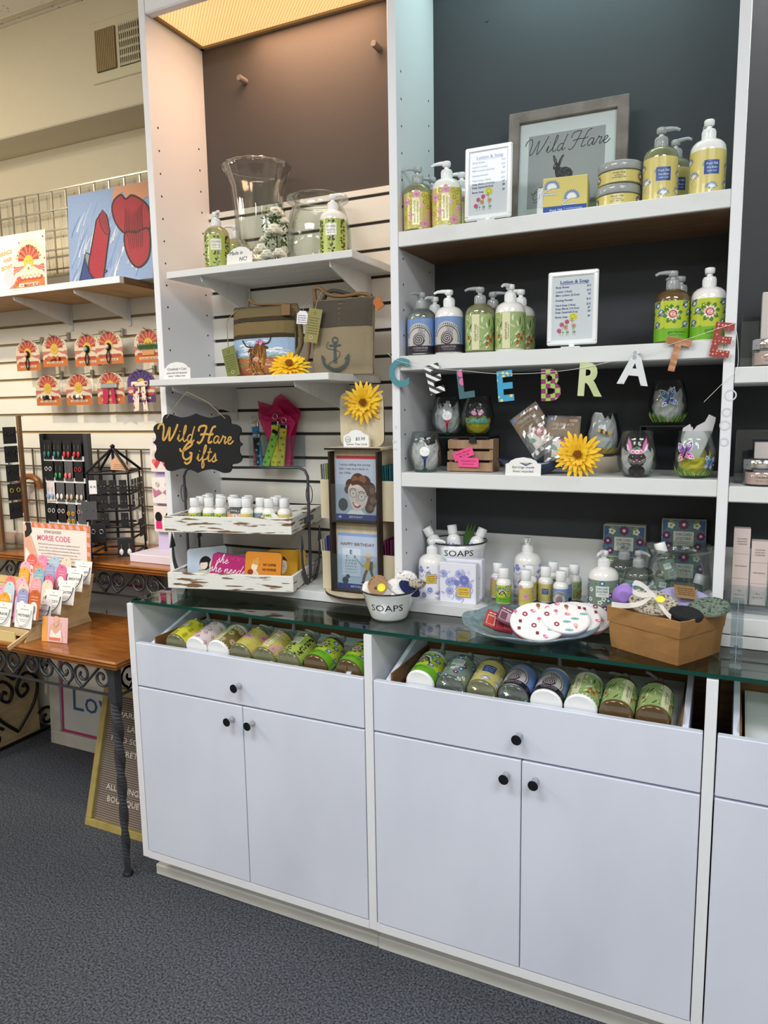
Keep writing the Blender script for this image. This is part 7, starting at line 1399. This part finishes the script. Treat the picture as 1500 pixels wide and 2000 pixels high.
# white framed print on the floor
t = thing('framed_print', 'white-framed print with blue and pink lettering standing behind the letter board', 'picture frame', (-.79, .600, 0), 0, rot=(-.05, 0, 0)); W, H, f = .62, .82, .06; b = MB()
for x0, x1, z0, z1 in ((-W/2, W/2, 0, f), (-W/2, W/2, H-f, H), (-W/2, -W/2+f, f, H-f), (W/2-f, W/2, f, H-f)): b.box(x0, x1, -.02, .01, z0, z1, 'shabby_plain', bv=.004)
mat('shabby_plain', 'c9c6bd', .6, noise=('b3afa4', 8, (1, 1, 1), .4, .7)); b.build('frame', t); b = MB(); b.box(-W/2+f, W/2-f, -.004, .004, f, H-f, 'art', 'c6c4c2'); A = Art(); w_ = .012
for q in ((-W/2+f, f, W/2-f, f+w_), (-W/2+f, H-f-w_, W/2-f, H-f), (-W/2+f, f+w_, -W/2+f+w_, H-f-w_), (W/2-f-w_, f+w_, W/2-f, H-f-w_)): A.rect(*q, 'a8386e', 1)
A.text('Love', -.19, .17, .105, '3a5a8a', 1, 'l', w_=.30); A.text('S', -.17, .40, .10, 'c9788a', 1, 'l'); A.text('iste', -.02, .40, .09, 'b8506a', 1, 'l'); A.text('the', .0, .58, .06, '6a6a70', 1, 'l'); A.text('rs', .12, .52, .07, 'b8506a', 1, 'l'); b.art(A, f=lambda u, v, h: (u, -.004-h, v)); b.build('print', t)
# letter board
t = thing('letter_board', 'wood-framed grey felt letter board with white letters leaning on the floor', 'letter board', (-.225, .166, 0), 0, rot=(-.276, 0, 0)); W, H, f = .43, .49, .026; b = MB()
for x0, x1, z0, z1 in ((-W/2, W/2, 0, f), (-W/2, W/2, H-f, H), (-W/2, -W/2+f, f, H-f), (W/2-f, W/2, f, H-f)): b.box(x0, x1, -.002, .030, z0, z1, 'pale_wood_frame', bv=.002)
b.build('frame', t); b = MB(); b.box(-W/2+f, W/2-f, .018, .026, f, H-f, 'felt'); n = 56
for k in range(n): z = f+(H-2*f)*(k+.5)/n; b.box(-W/2+f, W/2-f, .0135, .018, z-.0023, z+.0023, 'felt_rib')
mat('felt', '55483f', .95); mat('felt_rib', '8a7c72', .95); b.build('felt_panel', t); A = Art(); 
for s, x, z, w_ in (('SPARKLING', -.155, .390, .190), ('LADY', -.090, .345, .080), ('FIND SOME', -.160, .303, .175), ('PRETTY', -.100, .258, .115), ('ALL THINGS', -.150, .135, .165), ('BOUTIQUE', -.140, .095, .150)): A.text(s, x, z, .020, 'dcd6cc', 1, 'l', w_=w_)
b = MB(); b.art(A, f=lambda u, v, h: (u, .0125-h, v)); b.build('lettering', t)
# ================================================================== ON THE LOW TABLE: bracelet card display
t = thing('bracelet_display', 'stepped plywood display stand with a printed back sign on the low table', 'display stand', (0, 0, .72)); b = MB(); X0, X1 = -1.10, -.452
prof = [(.02, 0), (.28, 0), (.33, .18), (.30, .185)]; steps = [(.03, .030), (.075, .036), (.115, .058), (.155, .082), (.200, .116), (.245, .132)]
for x in (X0, X1-.004):
    P = [(.0, .0), (.275, .0), (.262, .030), (.300, .165), (.285, .165), (.02, .028)]; vs = [(x, y, z) for y, z in P]+[(x+.004, y, z) for y, z in P]; tr = geometry.tessellate_polygon([[V((q[0], q[1], 0)) for q in P]]); n = len(P)
    b.add(vs[:n], [tuple(q) for q in tr], 'plywood'); b.add(vs[n:], [tuple(q) for q in tr], 'plywood'); b.add(vs, [(i, (i+1) % n, n+(i+1) % n, n+i) for i in range(n)], 'plywood')
for y, z in steps: b.box(X0+.004, X1-.004, y-.010, y+.030, z-.007, z-.003, 'plywood'); b.box(X0+.004, X1-.004, y-.012, y-.009, z-.018, z+.006, 'plywood')
b.build('stepped_frame', t)
b = MB(); b.box(X0, X1-.03, -.012, -.008, .0, .034, 'art', 'd9c48a', tf=RX(0)); A = Art(); A.text('ETHICGOODS', -.640, .010, .014, '5a4a2a', 1, w_=.13); b.art(A, f=lambda u, v, h: (u, -.012-h, v)); b.build('name_plate', t)
b = MB(); b.box(-.003, .003, -.055, .055, 0, .012, 'plywood', tf=TR((-.455, -.005, .012)) @ RX(.35)); b.build('foot_brace', t)
ps = at(42, 1060, y=.30); W, H = .342, .150; x0 = -.808; b = MB(); b.box(0, W, 0, .003, 0, H, 'art', 'e6dedb'); A = Art(); A.rect(.045, H-.018, W, H, 'd07a34', 1); A.rect(W-.016, 0, W, H-.018, 'd07a34', 1)
for k in range(8): A.ell(.068+.036*k, H-.010, .012, .008, 'e8a0ae', 2, 10, -.6)
for k in range(4): A.ell(W-.008, .015+.034*k, .010, .008, 'e8a0ae', 2, 10, -.6)
A.text('ETHICGOODS', .155, H-.036, .010, '4a4448', 2, w_=.088); A.text('MORSE CODE', .158, H-.064, .020, 'd0607c', 2, w_=.172, bold=.01)
for k, s in enumerate(('ETHICGOODS believes all women deserve dignified employment', 'at a fair wage. Your purchase creates job opportunities for', 'survivors of human trafficking and exploitation. We hope when', 'you wear ETHICGOODS you are empowered in your own', 'journey and feel the courage and resilience of women who are', 'creating new, hopeful paths for their families.')): A.text(s, .185, .070-.0115*k, .0052, '5a5456', 2, w_=(.215, .205, .215, .185, .215, .165)[k])
A.poly([(.002, .0), (.002, .10), (.014, .118), (.032, .100), (.058, .030), (.070, .0)], 'd9a892', 3); A.poly([(.010, .09), (.004, .13), (.014, .149), (.040, .149), (.046, .115), (.030, .098)], '26252a', 4); A.ell(.008, .128, .010, .014, 'e0b09a', 5, 10); A.poly([(.004, .0), (.010, .055), (.030, .035), (.04, .0)], 'ece6e2', 5); A.line([(.034, .098), (.056, .050), (.068, .006)], .012, 'dcb09c', 5)
b.art(A); o = b.build('sign_board', t, loc=(x0, .300, ps.z-.72-.070)); o.rotation_euler = (-.06, 0, 0)
def brace_card(x, y, z, c, label, white=None):
    tt = thing('bracelet_card', label, 'jewellery card', (x, y, z), 0, 'white word bracelet cards on the stepped stand' if white else 'pastel bracelet cards on the stepped stand', rot=(-.22, 0, 0)); b = MB(); A = Art()
    if white:
        w_, h = .080, .080; b.box(-w_/2, w_/2, 0, .001, 0, h, 'art', 'e9e8e8', bv=.0004); A.scr(-.018, .02, h-.020, .003, '6a6a70', 1); A.text(white, 0, h*.46, .0095, '333338', 2, w_=min(.056, .0092*len(white))); A.scr(-.02, .022, h*.34, .0025, '8a8a90', 1); A.scr(-.016, .018, h*.27, .0025, '8a8a90', 1); A.ell(0, h-.009, .0018, c='3a3a3e', ly=1, n=6)
        b.art(A); b.build('card', tt); b = MB(); b.tube(cat([(-.034, -.002, .058), (-.034, -.004, .036), (-.016, -.005, .010), (.012, -.005, .012), (.030, -.004, .034), (.034, -.002, .060)], 5), .0014, c, 5); b.build('bracelet', tt)
    else:
        w_, h = .052, .098; P = [(-w_/2, 0), (w_/2, 0), (w_/2, h-w_/2)]+[(w_/2*cos(pi*k/10), h-w_/2+w_/2*sin(pi*k/10)) for k in range(1, 10)]+[(-w_/2, h-w_/2)]; b.prism(P, 0, .001, 'art', c); A.text('ETHICGOODS', 0, h-.026, .0045, 'f3ece8', 1, w_=.032); A.scr(-.014, .016, h-.034, .0025, 'f3ece8', 1); A.ell(0, h-.009, .002, c='3a3034', ly=1, n=6); A.ell(0, h-.056, .016, .016, 'ede6e2', 1, 16); A.rect(-.016, .0, .016, h-.056, 'ede6e2', 1)
        b.art(A); b.build('card', tt); b = MB(); b.tube(cat([(-.008, -.002, h-.056), (-.009, -.003, h-.072), (0, -.004, h-.080), (.009, -.003, h-.070), (.007, -.002, h-.054)], 4), .0008, 'chrome_dark', 5); b.build('bracelet', tt)
mat('cord_navy', '25304a', .7); mat('cord_black', '1e1e22', .7); mat('cord_teal', '6aa0a8', .6); mat('cord_white', 'd9dadc', .5)
yy = {5: .243, 4: .198, 3: .153, 2: .113, 1: .073, 0: .028}; zz = {5: .132, 4: .116, 3: .082, 2: .058, 1: .036, 0: .030}
for cx_, ytop, c, row, nm in ((265, 378, 'e0605c', 5, 'red'), (355, 390, 'e58aae', 5, 'pink'), (455, 390, 'a5c0d8', 5, 'light blue'), (555, 405, 'f0cdbb', 5, 'peach'), (210, 415, 'ebabc0', 4, 'pale pink'), (318, 425, 'ee8474', 4, 'coral'), (418, 437, '98a2cc', 4, 'periwinkle'), (515, 447, 'd56f98', 4, 'rose'),
    (200, 460, 'e0a538', 3, 'mustard'), (325, 470, '7fb0bd', 3, 'teal'), (255, 505, 'f0b4ac', 3, 'salmon'), (405, 522, 'd46896', 3, 'deep rose'), (85, 532, 'ea7c74', 2, 'coral red'), (180, 545, 'e4aec4', 2, 'mauve pink'), (300, 550, 'f0a0aa', 2, 'bubblegum'), (395, 568, 'f0cdb8', 2, 'cream peach'),
    (78, 582, 'b6d0dc', 1, 'ice blue'), (195, 592, 'f0c4b4', 1, 'apricot'), (5, 620, 'e8a0bc', 1, 'pink edge'), (90, 630, 'd96a8e', 1, 'raspberry'), (190, 640, '9698c6', 0, 'violet'), (290, 652, 'c45f2c', 0, 'burnt orange'), (35, 672, 'e0a030', 0, 'amber'), (170, 682, 'd2accc', 0, 'lilac')):
    y = yy[row]; p = at(cx_/4.286, 1000+ytop/4.286, y=y+.018); brace_card(p.x, y, max(p.z-.096, .72+zz[row]-.002) if p.z-.096 > .72+zz[row]-.002 else .72+zz[row]-.002, c, nm+' round-topped bracelet card, row %d from the front of the stepped stand' % (row+1))
for (px, py), row, s, cc in (((5, 1222), 0, 'BRAVE', 'cord_teal'), ((46, 1226), 0, 'MOTHER', 'cord_white'), ((82, 1217), 1, 'FREEDOM', 'cord_black'), ((103, 1198), 2, 'LUCKY', 'cord_navy'), ((128, 1180), 3, 'FIGHTER', 'cord_navy'), ((145, 1154), 4, 'BREATHE', 'cord_black'), ((161, 1140), 5, 'DREAM', 'cord_navy')):
    p = at(px, py, y=yy[row]-.008); brace_card(p.x-(.0 if row else .0), yy[row]-.012, max(p.z, .72+zz[row]-.002), cc, 'white bracelet card reading %s on the stepped stand' % s, s)
t = thing('photo_card', 'small photo card of a person wearing a necklace, front of the low table', 'photo card', (-.365, .040, .721), 0, rot=(-.15, 0, .1)); b = MB(); b.box(-.052, .052, 0, .002, 0, .082, 'art', 'e3b8bc', bv=.0008); A = Art(); A.rect(-.052, 0, -.030, .082, 'e6a45a', 1); A.ring(-.01, .01, .052, .010, 'eab8c0', 2, 16, .2, 1.7); A.poly([(-.026, .004), (-.020, .05), (.0, .066), (.024, .066), (.034, .004)], 'dcae98', 3); A.ell(.006, .076, .013, .010, 'e0b09c', 4, 12); A.poly([(-.022, .004), (-.014, .042), (.004, .026), (.026, .044), (.030, .004)], 'ece4e0', 5); A.line(cat([(-.006, .064), (.004, .048), (.018, .064)], 4), .001, '8a6a4a', 6); A.rect(-.02, .006, .026, .016, 'd97a5c', 7); b.art(A); b.build('card', t)
b = MB(); b.box(-.04, .04, .0025, .045, 0, .002, 'acrylic'); b.build('clear_base', t)
# ================================================================== ON THE TALL TABLE
def ear_card(x, y, z, w_, h, label, c='1b1b1e', kind='stud', group=None, rz=0, ec='chrome', rx=0):
    t = thing('earring_card', label, 'earring card', (x, y, z), rz, group, rot=(rx, 0, rz)); b = MB(); b.box(-w_/2, w_/2, 0, .0015, 0, h, 'art', c, bv=.0006); b.build('card', t); b = MB()
    for sg in (-1, 1):
        if kind == 'stud': b.lathe([(.0028, 0), (.0032, .002), (.0001, .004)], ec, 8, tf=TR((sg*w_*.22, 0, h*.55)) @ RX(pi/2))
        elif kind == 'hoop': b.tube([(sg*w_*.25+.007*cos(a), -.004, h*.6+.008*sin(a)) for a in [2*pi*k/12 for k in range(12)]], .0014, ec, 5, closed=True)
        elif kind == 'drop': b.tube([(sg*w_*.25, -.003, h*.75), (sg*w_*.25, -.004, h*.5)], .0009, 'chrome', 4); b.lathe([(.002, 0), (.0085, .008), (.007, .018), (.001, .024)], ec, 8, tf=TR((sg*w_*.25, -.005, h*.12)) @ Matrix.Diagonal((1, .45, 1, 1)))
        elif kind == 'flower':
            for q in (0, .030):
                for k in range(9): a = 2*pi*k/9; b.add([(sg*w_*.27+.002*cos(a), -.004, h*.5-q+.002*sin(a)), (sg*w_*.27+.007*cos(a-.3), -.005, h*.5-q+.007*sin(a-.3)), (sg*w_*.27+.011*cos(a), -.005, h*.5-q+.011*sin(a)), (sg*w_*.27+.007*cos(a+.3), -.005, h*.5-q+.007*sin(a+.3))], [(0, 1, 2, 3)], ec)
                b.lathe([(.004, 0), (.003, .002)], 'daisy_heart', 8, tf=TR((sg*w_*.27, -.005, h*.5-q)) @ RX(pi/2))
    b.build('earrings', t); return t
for n_, c in (('e_teal', '2a6a6a'), ('e_red', 'c0303a'), ('e_green', '2a8a4a'), ('e_white', 'e2e2e2'), ('e_yellow', 'd8b43a'), ('e_coral', 'e06a72'), ('e_pink', 'd9a0b0'), ('e_beige', 'd0b49a'), ('e_blue', '8fb4d8'), ('e_hot', 'e82a78'), ('e_gold', 'c9a84a'), ('e_glit', 'cfc9ba'), ('e_rosy', 'c97a9c'), ('e_black', '121214')): mat(n_, c, .4)
# white-and-black tall rack
t = thing('earring_rack', 'tall black-framed rack with white rows of carded earrings on the back table', 'earring rack', (-.850, .56, .92)); b = MB(); W = .268
b.box(-W/2, -W/2+.022, -.006, .010, 0, .455, 'black_matte'); b.box(W/2-.022, W/2, -.006, .010, 0, .455, 'iron'); b.box(-W/2, W/2, .010, .014, 0, .455, 'black_matte')
for k in range(5): z = .345-.088*k; b.box(-W/2+.022, W/2-.022, -.010, .010, z, z+.020, 'enamel'); b.box(-W/2+.022, W/2-.022, .004, .010, z+.02, z+.085, 'black_matte')
b.box(-W/2-.0, W/2, -.03, .05, 0, .006, 'black_matte'); b.build('rack', t)
rows = [[('drop', 'e_teal', '1b1b1e'), ('drop', 'e_teal', '1b1b1e'), ('drop', 'e_red', '1b1b1e'), ('drop', 'e_red', '1b1b1e')], [('hoop', 'e_white', '1b1b1e'), ('drop', 'e_green', '1b1b1e'), ('drop', 'e_coral', '55565a'), ('hoop', 'e_red', '1b1b1e')], [('drop', 'e_blue', 'e2d8da'), ('drop', 'e_white', '55565a'), ('drop', 'e_beige', '55565a'), ('drop', 'e_glit', '55565a')], [('hoop', 'e_white', '1b1b1e'), ('hoop', 'e_white', '1b1b1e'), ('flower', 'e_yellow', '55565a'), ('hoop', 'e_pink', '55565a')], [('drop', 'e_white', '1b1b1e'), ('drop', 'e_white', '1b1b1e'), ('hoop', 'e_white', '1b1b1e'), ('drop', 'e_pink', '55565a')]]
rn = ('top', 'second', 'third', 'fourth', 'bottom'); cn = ('first', 'second', 'third', 'fourth')
for r, row in enumerate(rows):
    for c_, (k, m, cc) in enumerate(row): ear_card(-.850-.083+.0555*c_, .545, .92+.350-.086*r+.002, .046, .078, '%s row, %s card from the left with %s %s earrings on the tall rack' % (rn[r], cn[c_], m[2:].replace('glit', 'glittery').replace('hot', 'hot pink').replace('rosy', 'rosy'), k), cc, k, 'earring cards on the tall rack', ec=m, rx=-.03)
# black house-shaped stand
t = thing('house_earring_stand', 'black metal house-shaped spinning earring stand on the back table', 'earring stand', (-.497, .47, .92), RD(28)); b = MB(); a = .078
def bar(p, q, r=.0035): b.tube([p, q], r, 'iron_black', 6)
for sx in (-1, 1):
    for sy in (-1, 1): bar((sx*a*1.0, sy*a, .012), (sx*a*.92, sy*a*.92, .318)); bar((sx*a, sy*a, .318), (0, 0, .405), .005); b.lathe([(.0001, 0), (.008, .004), (.008, .010), (.0001, .014)], 'iron_black', 10, tf=TR((sx*a, sy*a, 0)))
for z in (.018, .075, .118, .178, .238, .315):
    s_ = a*(1-.08*z/.318)
    for p, q in (((-s_, -s_), (s_, -s_)), ((s_, -s_), (s_, s_)), ((s_, s_), (-s_, s_)), ((-s_, s_), (-s_, -s_))): bar((*p, z), (*q, z), .0042)
bar((0, 0, .02), (0, 0, .40)); b.lathe([(.0001, 0), (.009, .006), (.009, .012), (.0001, .018)], 'iron_black', 12, tf=TR((0, 0, .402))); b.build('frame', t)
MH = Matrix.Translation((-.497, .47, .92)) @ RZ(RD(28)); k = 0
for lvl, z in enumerate((.262, .206, .142)):
    for side in (0, 1):
        for i in range(4):
            if lvl == 2 and i in (0, 2): continue
            u = -.054+.036*i; q = MH @ V((u, -a-.004, z-.020) if side == 0 else (a+.004, u, z-.020)); wh = (lvl, side, i) in ((0, 0, 0), (1, 1, 1), (2, 1, 1)); ear_card(q.x, q.y, q.z, .028, .050, '%s stud earring card, %s tier, %s face, position %s on the house-shaped stand' % ('white' if wh else 'black', ('upper', 'middle', 'lower')[lvl], ('left', 'right')[side], cn[i]), 'e6e6e6' if wh else '161618', 'stud', 'stud cards on the house-shaped stand', rz=RD(28)+(0 if side == 0 else pi/2))
for u, side, z, w_, c, kd, lb in ((-.070, 0, .148, .055, '4a4a4e', 'stud', 'large grey earring card at the left of the house-shaped stand'), (-.045, 0, .064, .058, '17171a', 'hoop', 'large black earring card low on the left face of the house-shaped stand'), (.012, 1, .070, .062, '17171a', 'stud', 'large black earring card low on the right face of the house-shaped stand'), (.052, 0, .008, .058, '1d1d20', 'drop', 'large black card with white teardrop earrings at the foot of the house-shaped stand')):
    q = MH @ V((u, -a-.010, z) if side == 0 else (a+.010, u, z)); ear_card(q.x, q.y, q.z, w_, .068, lb, c, kd, 'large cards on the house-shaped stand', rz=RD(28)+(0 if side == 0 else pi/2), ec='e_white' if kd == 'drop' else 'chrome')
q = MH @ V((.03, -.03, .335)); b = MB(); b.prism([(-.035, .02), (-.010, .045), (.040, .0), (.030, -.012), (-.030, -.012)], 0, .001, 'art', 'c9966e'); A = Art(); [A.scr(-.022, .026, -.006+.007*k, .003, '8a5a3a', 1, k) for k in range(3)]; b.art(A); one('kraft_tag', b, 'brown kraft card resting on the roof of the house-shaped stand', 'card', q, rot=(-.3, .1, .5))
# lilac stand at the right end
t = thing('lilac_earring_board', 'lilac upright earring board on a pale base beside the black Wild Hare sign', 'earring board', (-.262, .485, .92)); b = MB(); b.box(-.10, .17, -.10, .11, 0, .030, 'art', 'd9d0de', bv=.002); b.build('base', t); b = MB(); b.box(-.052, .052, .0, .008, .030, .44, 'art', 'c5b8dc', tf=RZ(0)); b.build('board', t)
for z, c, kd, m, lb in ((.320, 'e3d6d8', 'drop', 'e_glit', 'pale card with glittery and red heart earrings, top of the lilac board'), (.205, 'e8e2e4', 'drop', 'e_rosy', 'white card with rosy heart-shaped earrings, middle of the lilac board'), (.100, 'e9dcd8', 'drop', 'e_black', 'white card with black and hot pink drop earrings, bottom of the lilac board')):
    t2 = thing('earring_card', lb, 'earring card', (-.268, .470, .92+z), 0, 'earring cards on the lilac board'); b = MB(); b.box(-.048, .048, 0, .0015, 0, .095, 'art', c, bv=.0006); b.build('card', t2); b = MB(); A = Art()
    for sg in (-1, 1):
        if m == 'e_glit': A.ell(sg*.022, .062, .016, c='d6cfc0', ly=1, n=14); A.poly([(sg*.022-.018, .038), (sg*.022+.018, .038), (sg*.022, .012)], 'd8424c', 2); A.ell(sg*.022-.009, .038, .009, c='e8767c', ly=2, n=10); A.ell(sg*.022+.009, .038, .009, c='d8424c', ly=2, n=10)
        elif m == 'e_rosy': A.ell(sg*.022, .070, .009, c='c9c4b8', ly=1, n=12); A.poly([(sg*.044, .058), (sg*.040, .022), (sg*.002, .040), (sg*.016, .052), (sg*.026, .046)], 'c97a9c', 2)
        else: A.ell(sg*.024, .055, .016, .019, '121214', 1, 16); A.poly([(sg*.024-.012, .040), (sg*.024+.012, .040), (sg*.024+.014, .012), (sg*.024-.014, .012)], 'e8267c', 2)
    b.art(A, 'art_cotton', off=.002); b.build('earrings', t2)
# acrylic and wood spinner at the far left
t = thing('acrylic_earring_spinner', 'clear acrylic spinner with wooden posts and carded jewellery at the left edge', 'earring spinner', (-1.075, .43, .92)); b = MB()
b.box(.052, .066, -.066, -.052, .0, .53, 'beech_under'); b.box(.052, .066, .052, .066, .0, .53, 'beech_under'); b.box(-.066, -.052, -.066, -.052, .0, .53, 'beech_under'); b.build('posts', t)
b = MB(); b.lathe([(.125, 0), (.125, .012)], 'acrylic', 40); b.lathe([(.10, .525), (.10, .531)], 'acrylic', 40); b.box(-.05, .05, -.05, .05, .012, .525, 'acrylic'); b.build('acrylic_body', t)
for i, (z, c, kd, m, nm) in enumerate(((.425, '17171a', 'drop', 'e_white', 'black card with white and red earrings, top of the left edge spinner front'), (.335, '17171a', 'drop', 'e_beige', 'black card with beige disc earrings, second on the left edge spinner front'), (.165, '17171a', 'drop', 'e_blue', 'black card with blue drop earrings on the left edge spinner front'), (.245, 'd8c9bc', 'stud', 'e_gold', 'tan card in the middle of the left edge spinner front'))): ear_card(-1.062, .358, .92+z, .075, .075, nm, c, kd, 'cards on the acrylic spinner', ec=m)
t = thing('bead_strands', 'row of red and gold bead strands at the foot of the left edge spinner', 'beads', (-1.062, .352, .93)); b = MB()
for k in range(9): b.tube([(-.036+.009*k, 0, .09), (-.036+.009*k, -.002, .01)], .0030, ('e_red', 'e_gold', 'e_rosy')[k % 3], 6)
b.build('strands', t, ); t['kind'] = 'stuff'
for i, z in enumerate((.42, .345, .27, .195, .12)):
    ear_card(-.9985, .43, .92+z, .060, .066, '%s smoky-bagged jewellery card on the right side of the left edge spinner' % ('topmost', 'second', 'third', 'fourth', 'lowest')[i], '2e2e30', 'hoop', 'bagged cards on the spinner side', rz=pi/2, ec='e_yellow' if i == 3 else 'chrome_dark')
# chair back and reeds behind
b = MB(); b.tube(cat([(-.075, 0, .0), (-.070, 0, .12), (-.045, 0, .155), (.0, 0, .165), (.045, 0, .150), (.06, 0, .11)], 5), .014, 'table_wood', 8); p = at(63, 935, y=.64); one('mirror_arch', b, 'rounded honey-wood arch top showing behind the tall earring rack', 'wooden arch', (-1.19, .66, 1.02))
t = thing('jar_of_reeds', 'small clear jar of green reeds and red berries beside the spinner', 'plant jar', (-.975, .60, .92)); b = MB(); b.lathe([(.03, 0), (.034, .06), (.026, .09)], 'clear', 20); b.build('jar', t); b = MB()
for k in range(9): a = .7*k; b.tube([(0, 0, .005), (.01*cos(a), .01*sin(a), .16), (.03*cos(a)+.01, .02*sin(a), .25+.012*k)], [.0022, .0018, .0004], 'leaf', 5)
for k in range(26): b.lathe([(.0001, -.005), (.005, 0), (.0001, .005)], 'e_red', 6, tf=TR((.024*cos(k*2.3), .02*sin(k*1.7), .05+.0025*k)))
b.build('reeds', t)
